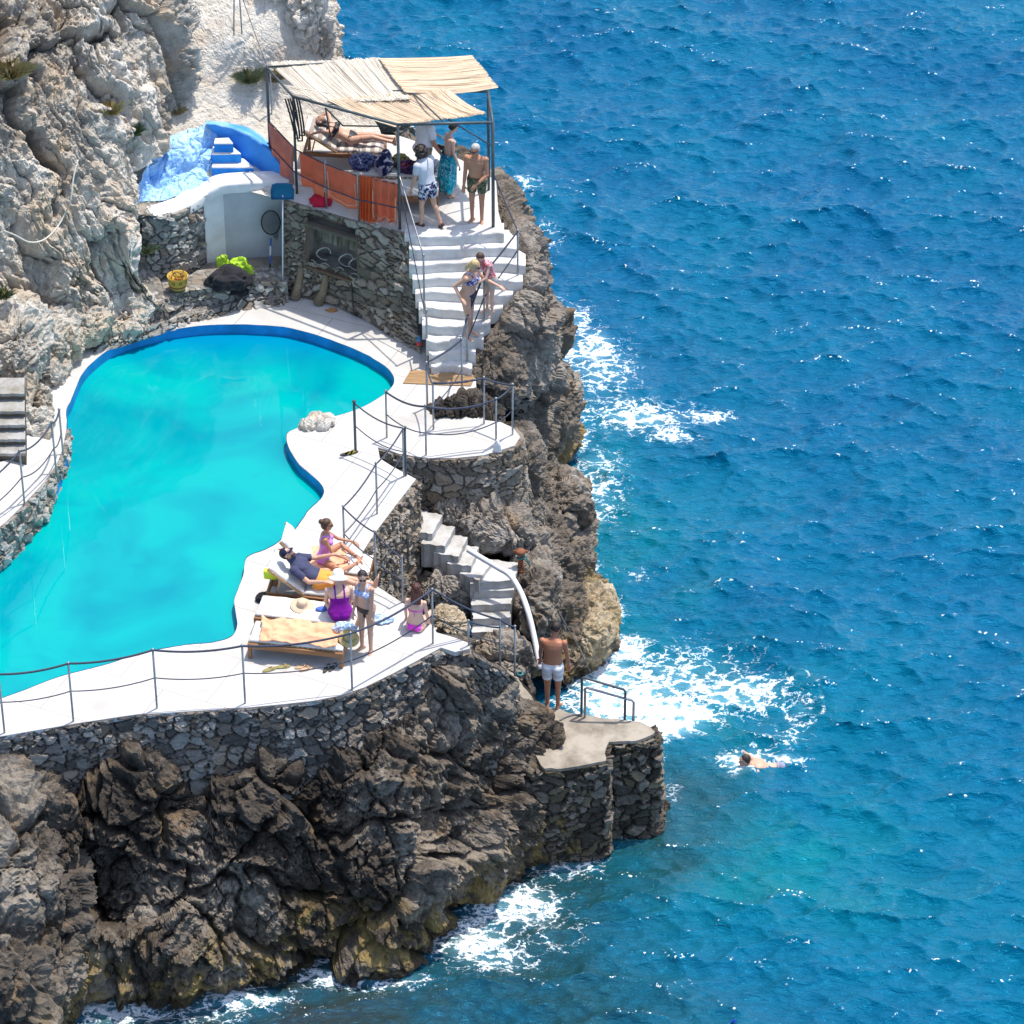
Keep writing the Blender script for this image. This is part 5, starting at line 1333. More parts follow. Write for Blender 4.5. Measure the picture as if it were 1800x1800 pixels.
lump('bag', on(L1, 1.48, .52, .0), (.17, .10, .09), M['pale_blue'], 'white and pale blue beach bag at the foot of the towel covered lounger', 'bag', 8)
lump('bag', at(736, 1083, ZD) + Vector((-.0, 0, 0)), (.01, .01, .01), M['pale_blue'], None, None, 9) if False else None
lump('cloth', at(672, 1090, ZD), (.16, .12, .05), M['pale_blue'], 'pale blue cloth on the deck behind the standing woman in black briefs', 'cloth', 9)
yb = MB().box(on(L3, .02, .34, .06), (.24, .10, .17), rz=L3.rotation_euler.z, bev=.03).build('bag', plain('neon_yellow_nylon', (.72, .82, .03), .5, .1, 10), smooth=True); tag(yb, 'neon yellow dry bag behind the reclining man in a cap', 'bag')
lump('bag', at(462, 1055, ZD), (.10, .10, .09), fabric('black_bag', (.015, .015, .02)), 'small black bag on the deck at the head of the reclining man', 'bag', 14)
# heap on the terrace lounger
lump('towel', on(U2, .20, .36), (.20, .18, .12), fabric('navy_print', (.025, .03, .10), .2, pattern=(.20, .24, .40), scale=22), 'crumpled navy printed towel on the bag laden terrace lounger', 'towel', 21, .45)
lump('backpack', on(U2, .58, .30), (.15, .22, .17), fabric('navy_pack', (.018, .025, .085), .2, pattern=(.50, .50, .56), scale=5), 'navy and grey rucksack leaning on the terrace lounger', 'backpack', 22, .35)
lump('bag', on(U2, .88, .42), (.15, .13, .12), fabric('olive_bag', (.10, .11, .035), .3, pattern=(.25, .22, .10), scale=12), 'olive green bag among the heap on the terrace lounger', 'bag', 23, .35)
lump('bag', on(U2, 1.02, .22), (.17, .14, .13), fabric('dark_print_bag', (.03, .018, .035), .3, pattern=(.30, .06, .07), p2=(.05, .05, .22), scale=16), 'dark red and navy printed bag on the terrace lounger', 'bag', 24, .35)
lump('cloth', on(U2, 1.36, .34), (.22, .22, .07), fabric('grey_speckle', (.20, .20, .22), .3, pattern=(.42, .42, .44), scale=30), 'speckled grey cloth at the foot of the bag laden lounger', 'cloth', 25, .3)
lump('bag', at(565, 358, ZT), (.16, .13, .12), fabric('red_bag', (.50, .012, .04), .2), 'crumpled red bag on the floor behind the orange towels', 'bag', 27, .4)
lump('bag', at(786, 322, ZT), (.13, .12, .12), fabric('charcoal_bag', (.03, .03, .035), .2, pattern=(.4, .4, .42), scale=9), 'small black bag on the floor behind the youth in the turquoise sarong', 'bag', 28, .3)
bt = at(717, 304, ZT); bo = MB().lathe([(0, 0), (.03, 0), (.033, .01), (.033, .13), (.028, .16), (.012, .19), (.012, .215), (.0, .217)], bt, 14).build('bottle', plain('green_glass', (.02, .22, .17), .15), smooth=True); tag(bo, 'small green bottle standing on the terrace floor', 'bottle')
# flip-flops and shoes
def sandal(root, loc, rz, mat, strap):
    n = 18; pl_ = []
    for k in range(n):
        a = 2 * math.pi * k / n; w = .042 * (1 + .16 * math.cos(a)); pl_.append((.125 * math.cos(a), w * math.sin(a)))
    Mr = Matrix.Rotation(rz, 3, 'Z'); pts = [Mr @ Vector((x, y, 0)) + Vector(loc) for x, y in pl_]
    s_ = MB().prism([(p.x, p.y) for p in pts], loc[2] + .002, loc[2] + .022).build('sole', mat, root)
    st = MB()
    for sgn in (-1, 1): st.tube([Mr @ Vector(q) + Vector(loc) for q in ((.07, 0, .02), (.045, sgn * .02, .05), (.0, sgn * .04, .022))], .007, 6)
    st.build('strap', strap, root, smooth=True)
def pair(name, label, p1, p2, r1, r2, mat, strap, z=ZD, cat='sandals'):
    a, b = at(p1[0], p1[1], z), at(p2[0], p2[1], z); root = empty(name, a); tag(root, label, cat)
    sandal(root, a, r1, mat, strap); sandal(root, b, r2, mat, strap)
M['olive'] = plain('olive_foam', (.26, .24, .09), .8); M['tan_s'] = plain('tan_foam', (.50, .33, .20), .8); M['dark_s'] = plain('dark_foam', (.05, .045, .045), .8)
pair('flip_flops', 'olive flip-flops lying apart on the deck in front of the loungers', (474, 1178), (497, 1173), R(25), R(10), M['olive'], M['tan_s'])
pair('flip_flops', 'beige flip-flops side by side on the deck near the front lounger', (531, 1173), (538, 1177), R(20), R(28), M['tan_s'], M['straw'])
pair('flip_flops', 'dark flip-flops under the foot of the front lounger', (574, 1176), (585, 1174), R(70), R(64), M['dark_s'], M['steel'])
pair('flip_flops', 'dark yellow strapped flip-flops by the step at the recess stairs', (610, 799), (618, 797), R(15), R(22), M['dark_s'], plain('yellow_strap', (.6, .5, .05)))
# pool nets
nt1 = empty('pool_net', at(497, 527, ZD)); tag(nt1, 'blue leaf skimmer on a long white pole leaning on the plaster wall', 'pool net')
b0 = at(497, 527, ZD); t0 = at(497, 343, 6.38)
MB().tube([b0, b0.lerp(t0, .15)], .019, 8).build('pole_sleeve', M['white_hat'], nt1, smooth=True)
MB().tube([b0.lerp(t0, .13), t0], .0135, 8).build('pole', plain('white_pole', (.72, .73, .76), .35), nt1, smooth=True)
hc = t0 + Vector((0, -.02, .10)); m_net, ntn, bn = new_mat('blue_mesh'); bn.inputs['Base Color'].default_value = (.0, .14, .27, 1); bn.inputs['Roughness'].default_value = .7
P = [(-.20, -.15), (.20, -.15), (.20, .03), (.17, .14), (.10, .17), (-.10, .17), (-.17, .14), (-.20, .03)]
MB().tube([hc + Vector((x, -.03, z)) for x, z in P + [P[0]]], .016, 8).build('net_frame', plain('dark_blue_plastic', (.004, .09, .20), .5), nt1, smooth=True)
g = [[tuple(hc + Vector((lerp(-.19, .19, i / 10), -.01 + .08 * math.sin(math.pi * i / 10) * math.sin(math.pi * j / 8), lerp(-.145, .15, j / 8)))) for i in range(11)] for j in range(9)]
MB().grid(g).build('net', m_net, nt1, smooth=True)
nt2 = empty('landing_net', at(474, 512, ZD)); tag(nt2, 'round black hoop net with blue and white handle on the plaster wall', 'net')
yb_ = at(480, 322, 6.33).y - .12; b0 = Vector((at(474, 512, ZD).x, at(474, 512, ZD).y, ZD)); h0 = Vector((at(477, 432, 5).x, yb_, 5.22)); hc = Vector((at(481, 408, 5).x, yb_, 5.56))
for k, (s0, s1, mt) in enumerate(((0, .52, M['black']), (.52, .68, M['blue_cloth']), (.68, .86, M['white_hat']), (.86, 1.0, M['blue_cloth']))):
    MB().tube([b0.lerp(h0, s0), b0.lerp(h0, s1)], .017, 8).build('handle', mt, nt2, smooth=True)
MB().tube([hc + Vector((.175 * math.cos(a), -.02 * math.cos(a), .255 * math.sin(a) + .02 * math.cos(a))) for a in np.linspace(0, 2 * math.pi, 30)], .012, 7).build('hoop', M['black'], nt2, smooth=True)
m_n, ntn, bn = new_mat('black_netting'); co_ = coords(ntn)
bn.inputs['Base Color'].default_value = (.02, .02, .018, 1)
wv = [nd(ntn, 'ShaderNodeMath', {0: nd(ntn, 'ShaderNodeVectorMath', {0: co_, 1: ax}, operation='DOT_PRODUCT').outputs['Value'], 1: .012}, operation='PINGPONG').outputs[0] for ax in ((.7, 0, .7), (.7, 0, -.7))]
am = maths(ntn, 'LESS_THAN', maths(ntn, 'MINIMUM', wv[0], wv[1]), .0030); tr = ntn.nodes.new('ShaderNodeBsdfTransparent'); ms = ntn.nodes.new('ShaderNodeMixShader')
ntn.links.new(am, ms.inputs[0]); ntn.links.new(tr.outputs[0], ms.inputs[1]); ntn.links.new(bn.outputs[0], ms.inputs[2]); ntn.links.new(ms.outputs[0], [n for n in ntn.nodes if n.type == 'OUTPUT_MATERIAL'][0].inputs[0])
rings = []
for k in range(7):
    s = k / 6; rings.append([tuple(hc + Vector((.17 * (1 - s * .85) * math.cos(a) + .10 * s, -.09 * math.sin(s * 2.2), .25 * (1 - s * .85) * math.sin(a) - .30 * s * s))) for a in np.linspace(0, 2 * math.pi, 25)])
MB().grid(rings).build('netting', m_n, nt2, smooth=True)
# straw basket with painted rings, bags on the bench
bk = at(313, 505, 4.85); ba = empty('basket', bk); tag(ba, 'yellow straw basket with brown rings and loop handles on the stone bench', 'basket')
m_b, ntb, bb_ = new_mat('painted_straw'); co_ = coords(ntb)
sx = nd(ntb, 'ShaderNodeSeparateXYZ', {0: co_})
ang = maths(ntb, 'ARCTAN2', sx.outputs[1], sx.outputs[0]); fr_ = maths(ntb, 'SUBTRACT', maths(ntb, 'FRACT', maths(ntb, 'MULTIPLY', ang, 8 / 6.2832)), .5)
dz = maths(ntb, 'MULTIPLY', maths(ntb, 'SUBTRACT', sx.outputs[2], .17), 7.0); rr_ = maths(ntb, 'SQRT', maths(ntb, 'ADD', maths(ntb, 'MULTIPLY', fr_, fr_), maths(ntb, 'MULTIPLY', dz, dz)))
rg = maths(ntb, 'MULTIPLY', maths(ntb, 'GREATER_THAN', rr_, .13), maths(ntb, 'LESS_THAN', rr_, .25))
cb_ = mix(ntb, rg, (.58, .38, .06), (.10, .05, .02)); cb_ = mix(ntb, maths(ntb, 'LESS_THAN', sx.outputs[2], .085), cb_, (.24, .09, .03)); cb_ = mix(ntb, maths(ntb, 'LESS_THAN', sx.outputs[2], .045), cb_, (.50, .40, .07))
ntb.links.new(cb_, bb_.inputs['Base Color']); bb_.inputs['Roughness'].default_value = .8
wvb = nd(ntb, 'ShaderNodeTexWave', {'Vector': co_, 'Scale': 26.0}, bands_direction='Z').outputs[1]; bump(ntb, bb_, wvb, .5, .006)
MB().lathe([(0, .0), (.14, .0), (.16, .05), (.185, .25), (.192, .255), (.18, .25), (.155, .06), (0, .03)], (0, 0, 0), 28).build('basket_body', m_b, ba, smooth=True, local=True)
for y in (-.11, .11):
    MB().tube([(-.10 + .2 * (.5 - .5 * math.cos(a)), y + (.05 * math.sin(a) if y > 0 else -.0), .24 + .16 * math.sin(a)) for a in np.linspace(0, math.pi, 14)], .008, 6).build('handle', M['timber'], ba, smooth=True, local=True)
lump('jacket', at(404, 500, 4.83), (.30, .22, .20), fabric('black_nylon', (.022, .022, .026), .3), 'heap of black jackets and bags on the stone bench', 'jacket', 41, .5)
lump('jacket', at(424, 482, 4.83) + Vector((0, .1, 0)), (.16, .10, .17), plain('neon_green_nylon', (.40, .64, .03), .5, .15, 8), 'neon yellow green jacket on the stone bench below the plaster wall', 'jacket', 42, .5)
lump('jacket', at(392, 478, 4.83) + Vector((0, .16, 0)), (.09, .06, .15), plain('neon_green_nylon', (.40, .64, .03), .5, .15, 8), 'small neon yellow green pouch behind the heap of black jackets', 'jacket', 43, .5)
lump('bag', at(418, 514, 4.62), (.16, .12, .14), fabric('black_cotton', (.018, .018, .022), .3), 'black bag slipping off the front of the stone bench', 'bag', 44, .4)
lump('leaf_litter', at(583, 546, ZD), (.09, .05, .02), plain('dry_leaves', (.42, .20, .07), .8, .4, 30), 'small heap of dry brown leaves on the deck below the niche', 'leaves', 45, .5)
# black cable snaking out of the niche, red can and drain grate at the foot of the stairs
pts = [on_wall(.55, .36, .06), on_wall(.56, .22, .10), on_wall(.58, .05, .14)] + [at(*p) for p in ((644, 545, ZD + .015), (652, 560, ZD + .012), (664, 575, ZD + .012), (690, 588, ZD + .012), (722, 596, ZD + .012))]
tag(MB().tube(catmull([tuple(p) for p in pts], 50), .014, 7).build('cable', M['black'], smooth=True), 'thick black cable trailing from the wall niche across the deck', 'cable')
cn = at(737, 606, ZD + .25); ce = empty('bottle', cn); tag(ce, 'small red and blue plastic bottle hanging at the foot of the stair wall', 'bottle')
MB().lathe([(0, 0), (.045, 0), (.05, .02), (.05, .07), (.0, .075)], cn, 12).build('base', plain('red_plastic', (.55, .02, .015), .4), ce, smooth=True)
MB().lathe([(.042, .075), (.042, .14), (.02, .18), (0, .19)], cn, 12).build('bottle_body', plain('blue_plastic', (.03, .18, .38), .4), ce, smooth=True)
gq = [at(x, y, ZD) for x, y in ((722, 652), (838, 655), (828, 680), (708, 675))]
ge = empty('drain_grate', gq[0]); tag(ge, 'weathered wooden slat grate on the deck at the foot of the white stairs', 'grate')
gs = MB()
for k in range(11):
    t = (k + .5) / 11; beam(gs, up(gq[0].lerp(gq[3], t), .016), up(gq[1].lerp(gq[2], t), .016), .024, .02)
gs.build('slats', M['teak_pale'], ge)
gs = MB()
for t in (.04, .22, .41, .6, .78, .96): beam(gs, up(gq[0].lerp(gq[1], t), .005), up(gq[3].lerp(gq[2], t), .005), .035, .014)
gs.build('frame', M['teak_pale'], ge)
# stones on the rim of the pool
for k, (px, py, r_, s) in enumerate(((556, 738, (.20, .14, .13), 51), (541, 748, (.13, .10, .09), 52), (572, 745, (.12, .09, .06), 53))):
    o = boulder('rock', pb(px, py, ZD + .03), r_, M['rock_pale'], s, (0, 0, R(30 * k)), 5, .10, .5, kind=None)
    tag(o, ['largest tan rock on the pool rim at the bend of the water', 'small rock in front of the largest rock on the pool rim', 'flat rock right of the largest rock on the pool rim'][k], 'rock', 'rocks on the pool rim')
# rusty bollard with turquoise rope, mooring line and white hose
bo = at(915, 1000, 2.72); be = empty('bollard', bo); tag(be, 'rusty iron mooring bollard on the rock ledge above the sea', 'bollard')
MB().lathe([(0, .0), (.12, .0), (.12, .02), (.06, .04), (.05, .06), (.045, .30), (.05, .33), (.085, .35), (.085, .39), (.06, .41), (0, .415)], bo, 18).build('bollard_body', M['rust'], be, smooth=True)
MB().tube([bo + Vector((-.13, 0, .38)), bo + Vector((.13, 0, .38))], .022, 8).build('cross_bar', M['rust'], be, smooth=True)
M['teal_rope'] = plain('teal_rope', (.04, .22, .22), .85, .3, 60, .5, 200)
tag(MB().tube([bo + Vector((.062 * math.cos(a), .062 * math.sin(a), .2 + .012 * a)) for a in np.linspace(0, 12, 40)] + [bo + Vector((.12, -.03, .22)), bo + Vector((.16, -.08, .10))], .014, 6).build('rope', M['teal_rope'], smooth=True), 'teal rope wound round the rusty bollard', 'rope')
ml = [bo + Vector((.08, -.02, .22)), at(960, 1035, 2.05), at(990, 1090, 1.5), at(1018, 1140, .8), at(1038, 1182, .02)]
tag(MB().tube(catmull([tuple(p) for p in ml], 40), .010, 6).build('mooring_line', M['rope_grey'], smooth=True), 'thin mooring line running from the bollard down into the surf', 'rope')
pp = [(822, 966, 3.36), (845, 980, 3.22), (872, 996, 3.10), (897, 1012, 3.05), (915, 1040, 2.95), (928, 1075, 2.78), (938, 1115, 2.5), (950, 1176, 2.1)]
tag(MB().tube(catmull([tuple(at(*p)) for p in pp], 60), .048, 12).build('pipe', plain('white_pvc', (.74, .74, .76), .4, .06, 4), smooth=True), 'thick white plastic pipe curving down beside the lower stairs', 'pipe')
pp = [(1024, 1258, ZL + .02), (1010, 1256, ZL + .015), (996, 1260, ZL + .015), (984, 1266, ZL + .015)]
tag(MB().tube(catmull([tuple(at(*p)) for p in pp], 30), .014, 6).build('cable', M['rope_grey'], smooth=True), 'short grey cable on the bathing stage by the ladder rails', 'cable')
pp = [(914 + 5 * math.cos(a), 1184 + 3 * math.sin(a), 3.42 + .02 * a) for a in np.linspace(0, 9, 24)]
tag(MB().tube([at(*p) for p in pp], .012, 6).build('rope', M['teal_rope'], smooth=True), 'little coil of teal rope at the lowest rail post', 'rope')
lump('cloth', at(874, 815, 4.12), (.06, .04, .2), M['white_hat'], 'white cloth snagged on the wall below the small landing', 'cloth', 61, .3, flat=False)
pp = [(110, 268, 7.9), (102, 300, 7.65), (97, 340, 7.3), (86, 365, 7.0), (72, 388, 6.85), (50, 408, 6.8), (25, 412, 6.9), (0, 400, 7.1), (-20, 392, 7.3)]
tag(MB().tube([Vector(p) for p in catmull([tuple(at(*p) + Vector((.32, -.42, .1))) for p in pp], 60)], .015, 8).build('rope', M['rope_pale'], smooth=True), 'pale rope looped over the cliff above the pool', 'rope')
# blue snorkel tip at the bottom of the picture
sn = at(1285, 1803, 0); tag(MB().tube([sn + Vector((-.02, 0, -.15)), sn + Vector((-.01, 0, 0)), sn + Vector((.02, 0, .08)), sn + Vector((.07, 0, .13))], .016, 8).build('snorkel', plain('blue_plastic_tube', (.01, .02, .45), .35), smooth=True), 'tip of a dark blue snorkel sticking out of the sea', 'snorkel')

# ================================================================== PLANTS on the rock
def tuft(px, py, z, h, n, cols, label, seed, spread=.14, off=(0, 0, 0), group='plants growing from the rock', cat='plant'):
    rng = random.Random(seed); c = at(px, py, z) + Vector(off); vs, fs = [], []
    root = empty('plant', c); tag(root, label, cat, group)
    for part, mat in (('leaves', cols[0]), ('dry_stalks', cols[1])):
        mb = MB()
        for i in range(int(n * 2.2) if part == 'leaves' else n):
            a = rng.uniform(0, 6.28); r0 = spread * .75 * rng.random() ** .7; l = h * rng.uniform(.3, 1.0) * (.6 + .4 * math.sin(a * 2 + seed) ** 2); le = rng.uniform(.1, 1.3)
            p = c + Vector((math.cos(a) * r0, math.sin(a) * r0, -.03)); d = Vector((math.cos(a) * le, math.sin(a) * le, 1)).normalized(); side = d.cross(Vector((0, 0, 1)))
            side = side.normalized() if side.length > .01 else Vector((1, 0, 0)); w = (.0085 if part == 'leaves' else .005) * rng.uniform(.6, 1.5)
            m = p + d * l * .55; e = p + d * l + Vector((math.cos(a), math.sin(a), -.4)) * l * .25
            k = len(mb.v); mb.v += [tuple(p - side * w * .5), tuple(p + side * w * .5), tuple(m + side * w), tuple(e), tuple(m - side * w)]; mb.f += [(k, k + 1, k + 2, k + 3, k + 4)]
        o = mb.build(part, mat, root)
green = plain('leaf_green', (.065, .105, .035), .7, .35, 20); dry = plain('dry_grass', (.36, .29, .12), .8, .3, 20); grey = plain('silver_leaf', (.20, .24, .13), .8, .3, 20)
for k, (px, py, z, h, n, cl, lb) in enumerate([
    (437, 140, 7.17, .30, 420, (grey, dry), 'silvery green shrub on the white path beside the railing'),
    (312, 196, 6.9, .20, 90, (dry, dry), 'small dry tuft where the white path meets the cliff'),
    (225, 232, 7.35, .36, 300, (green, grey), 'dark green bush hanging in the cleft above the blue corner'),
    (196, 195, 8.0, .28, 90, (dry, dry), 'small yellow green tuft halfway up the cliff'),
    (20, 130, 9.05, .40, 260, (dry, dry), 'dry grass tuft high on the cliff near the left frame'),
    (210, 345, 6.45, .26, 140, (grey, dry), 'grey green tuft beside the blue painted rock'),
    (160, 372, 6.45, .26, 120, (dry, green), 'yellow tuft on the cliff left of the grey stone wall'),
    (258, 440, 5.45, .24, 120, (grey, dry), 'tuft of grass below the hollow in the stone wall'),
    (28, 562, 5.5, .26, 140, (green, dry), 'green plant in the rocks above the brown stone steps'),
    (173, 598, 4.55, .14, 80, (dry, green), 'low weed where cliff and white deck meet'),
    (5, 520, 6.1, .22, 90, (green, dry), 'small green plant at the left frame edge'),
    (480, 138, 7.15, .28, 110, (plain('brown_twig', (.22, .17, .12)), dry), 'brown thorny scrub by the left pergola post')]):
    tuft(px, py, z, h, n, cl, lb, 70 + k, h * .6, (0, 0, 0))

# ================================================================== PEOPLE
def dirv(az, el):
    """direction in the body's own frame: az 0 = ahead, 90 = to its right; el -90 = straight down"""
    a, e = R(az), R(el); return Vector((math.sin(a) * math.cos(e), math.cos(a) * math.cos(e), math.sin(e)))
def remesh(mb, voxel, smooth=2, fac=.5):
    me = bpy.data.meshes.new('tmp'); me.from_pydata(mb.v, [], mb.f)
    bm = bmesh.new(); bm.from_mesh(me); bmesh.ops.recalc_face_normals(bm, faces=bm.faces[:]); bm.to_mesh(me); bm.free()
    o = bpy.data.objects.new('tmp', me); COL.objects.link(o)
    r = o.modifiers.new('r', 'REMESH'); r.mode = 'VOXEL'; r.voxel_size = voxel
    if smooth:
        s = o.modifiers.new('s', 'SMOOTH'); s.iterations = smooth; s.factor = fac
    dg = bpy.context.evaluated_depsgraph_get(); ev = o.evaluated_get(dg); em = ev.to_mesh()
    n = len(em.vertices); co = np.empty(n * 3, np.float32); em.vertices.foreach_get('co', co); nr = np.empty(n * 3, np.float32); em.vertices.foreach_get('normal', nr)
    F = np.array([tuple(p.vertices) for p in em.polygons if len(p.vertices) == 4], np.int32)
    ev.to_mesh_clear(); bpy.data.objects.remove(o); bpy.data.meshes.remove(me)
    return co.reshape(-1, 3), F, nr.reshape(-1, 3)
def cone(mb, a, b, ra, rb, n=12):
    """a round cone: a tapered limb with ball ends"""
    a, b = Vector(a), Vector(b); d = b - a; L = max(d.length, 1e-4); t = d / L
    pts, rad = [], []
    for k in range(5):
        an = math.pi / 2 * k / 4; pts.append(a - t * ra * math.cos(an)); rad.append(max(ra * math.sin(an), .0008))
    for k in range(1, 5):
        an = math.pi / 2 * k / 4; pts.append(b + t * rb * math.sin(an)); rad.append(max(rb * math.cos(an), .0008))
    # keep ordering for very short limbs
    mb.tube(pts, 0, n, True, rad)
def seg_dist(P, a, b):
    a = np.array(a); b = np.array(b); d = b - a; t = np.clip(((P - a) @ d) / max(d @ d, 1e-9), 0, 1)
    return np.linalg.norm(P - (a + t[:, None] * d), axis=1), t
def person(label, loc, yaw, h=1.72, sex='m', skin=(.48, .28, .19), hip=None, spine=(0, 84), chest=None, roll=0.0, neck=(0, 80), face=(0, -5),
           la=((-25, -82), (-10, -75)), ra=((25, -82), (10, -75)), ll=((-4, -88), (-4, -90)), rl=((4, -88), (4, -90)), lf=None, rf=None,
           hair=None, clothes=(), belly=0.0, build=1.0, Mx=None, sit=False, name='person', curl=.5, tan=None):
    s = h / 1.75; mb = MB()
    hz = .93 * s if hip is None else hip
    pel = Vector((0, 0, hz)); sx = Matrix.Rotation(R(roll), 3, 'Y') @ Vector((1, 0, 0))
    d1 = dirv(*spine); d2 = dirv(*(chest or spine))
    mid = pel + d1 * .22 * s; nk = mid + d2 * .29 * s
    shx = (sx - d2 * sx.dot(d2)).normalized(); hpx = (Vector((1, 0, 0)) - d1 * d1.x).normalized()
    fem = sex == 'f'
    def spt(t):          # t in metres (at 1.75 m) above the pelvis
        t_ = t * s
        return pel + d1 * t_ if t < .22 else mid + d2 * (t_ - .22 * s)
    prof = [(-.115, .06, .07), (-.085, .125, .105), (-.04, .168 if fem else .158, .118), (.03, .170 if fem else .155, .115), (.10, .142 if fem else .148, .102 + belly * .5), (.17, .122 if fem else .142, .096 + belly), (.25, .132 if fem else .155, .104 + belly * .7),
            (.33, .150 if fem else .172, .112 + belly * .2), (.40, .158 if fem else .182, .100), (.445, .140 if fem else .160, .082), (.475, .088, .066), (.50, .055, .055)]
    rings = []; nseg = 22
    for (t, rx, ry) in prof:
        c = spt(t); dd = d1 if t < .22 else d2; lat = hpx.lerp(shx, min(1, max(0, t / .4))).normalized(); fr = dd.cross(lat) * -1
        fr = lat.cross(dd) * -1
        bl_ = Vector((0, 0, 0)); 
        if belly and .05 < t < .3: bl_ = fr * belly * .6 * s
        ring = []
        for k in range(nseg):
            a = 2 * math.pi * k / nseg; ca, sa = math.cos(a), math.sin(a); e = .85
            ring.append(c + bl_ + lat * rx * s * build * (abs(ca) ** e) * (1 if ca > 0 else -1) + fr * ry * s * build * (abs(sa) ** e) * (1 if sa > 0 else -1))
        rings.append(ring)
    base = len(mb.v); vs = [tuple(p) for r_ in rings for p in r_]; fs = []
    for i in range(len(rings) - 1):
        for k in range(nseg):
            k2 = (k + 1) % nseg; fs.append((i * nseg + k, i * nseg + k2, (i + 1) * nseg + k2, (i + 1) * nseg + k))
    fs.append(tuple(range(nseg - 1, -1, -1))); fs.append(tuple((len(rings) - 1) * nseg + k for k in range(nseg)))
    mb.add(vs, fs)
    fwd1 = (hpx.cross(d1) * -1); fwd1 = hpx.cross(d1) * -1
    F1 = d1.cross(hpx); F2 = d2.cross(shx)                # body front (both point ahead)
    if F1.y < 0 and abs(d1.z) > .3: F1 = -F1
    if F2.y < 0 and abs(d2.z) > .3: F2 = -F2
    prims = []                                           # for clothing: (label, a, b, ra, rb)
    def limb(lb, a, b, ra_, rb_):
        cone(mb, a, b, ra_ * s * build, rb_ * s * build); prims.append((lb, a, b, ra_ * s * build, rb_ * s * build))
    # buttocks, chest
    for sg in (-1, 1):
        mb.ball(spt(-.06) + hpx * sg * .075 * s - F1 * .055 * s, (.085 * s * build,) * 3, 12, 8)
        if fem: mb.ball(spt(.335) + shx * sg * .075 * s + F2 * .082 * s, (.064 * s * build,) * 3, 12, 8)
        else: mb.ball(spt(.36) + shx * sg * .08 * s + F2 * .062 * s, (.075 * s * build, .06 * s * build, .06 * s * build), 12, 8)
    # neck and head
    dn = dirv(*neck); nb = spt(.475); hc = nb + dn * .185 * s
    limb('neck', nb, hc - dn * .05 * s, .055 if not fem else .047, .052 if not fem else .045)
    ff = dirv(*face); hr = ff.cross(Vector((0, 0, 1))); hr = hr.normalized() if hr.length > .05 else Vector((1, 0, 0)); hu = hr.cross(ff).normalized()
    Mh = Matrix((hr, ff, hu)).transposed()
    def hp(x, y, z): return hc + Mh @ Vector((x * s, y * s, z * s))
    mb.ball(hp(0, -.008, .025), (.074 * s, .092 * s, .088 * s), 18, 12, Mh)
    mb.ball(hp(0, .022, -.035), (.058 * s, .066 * s, .078 * s), 16, 10, Mh)
    mb.ball(hp(0, .050, -.088), (.030 * s, .032 * s, .028 * s), 10, 8, Mh)
    cone(mb, hp(0, .082, .022), hp(0, .104, -.022), .010 * s, .015 * s, 8)
    for sg in (-1, 1):
        mb.ball(hp(sg * .074, -.005, -.004), (.010 * s, .020 * s, .032 * s), 8, 6, Mh)
        cone(mb, hp(sg * .014, .082, .036), hp(sg * .045, .074, .036), .010 * s, .009 * s, 8)
    mb.ball(hp(0, .083, -.056), (.024 * s, .012 * s, .013 * s), 10, 6, Mh)
    # arms and hands
    hands = {}
    for sg, lb, ad in ((-1, 'l', la), (1, 'r', ra)):
        S = spt(.425) + shx * sg * (.155 if fem else .182) * s * build
        u, f = dirv(*ad[0]), dirv(*ad[1]); E_ = S + u * .295 * s; Wr = E_ + f * .25 * s
        mb.ball(S, (.056 * s * build if not fem else .048 * s * build,) * 3, 12, 8)
        limb('uarm_' + lb, S, E_, .050 if not fem else .042, .039 if not fem else .033)
        limb('farm_' + lb, E_, E_.lerp(Wr, .45), .040 if not fem else .034, .037 if not fem else .031); limb('farm_' + lb, E_.lerp(Wr, .45), Wr, .037 if not fem else .031, .026 if not fem else .022)
        hd = dirv(*ad[2]) if len(ad) > 2 else f
        pn = hd.cross(sx if abs(hd.dot(sx)) < .9 else Vector((0, 1, 0))).normalized()   # palm normal
        if len(ad) > 3: pn = dirv(*ad[3]); pn = (pn - hd * pn.dot(hd)).normalized()
        ac = hd.cross(pn).normalized()
        cone(mb, Wr, Wr + hd * .02 * s, .024 * s, .026 * s, 10)
        for q in (-.026, -.009, .009, .026): cone(mb, Wr + hd * .015 * s + ac * q * .6 * s, Wr + hd * .085 * s + ac * q * s, .015 * s, .0125 * s, 8)
        for q, l in ((-.028, .058), (-.0095, .076), (.0095, .080), (.028, .070)):
            k = Wr + hd * .088 * s + ac * q * s; c1 = curl * .7; d_a = (hd * math.cos(c1) + pn * math.sin(c1)); d_b = (hd * math.cos(c1 * 2) + pn * math.sin(c1 * 2))
            m_ = k + d_a * l * .55 * s + ac * q * .18 * s; cone(mb, k, m_, .0098 * s, .0090 * s, 8); cone(mb, m_, m_ + d_b * l * .5 * s, .0090 * s, .0080 * s, 8)
        tb = Wr + hd * .03 * s + ac * .026 * s; t1 = tb + (hd * .6 + ac * .75 + pn * .3).normalized() * .045 * s
        cone(mb, tb, t1, .013 * s, .011 * s, 8); cone(mb, t1, t1 + (hd * .9 + ac * .25 + pn * .3).normalized() * .034 * s, .011 * s, .009 * s, 8)
        prims.append(('hand_' + lb, Wr, Wr + hd * .17 * s, .04 * s, .02 * s)); hands[lb] = Wr + hd * .1 * s
    # legs and feet
    feet = {}
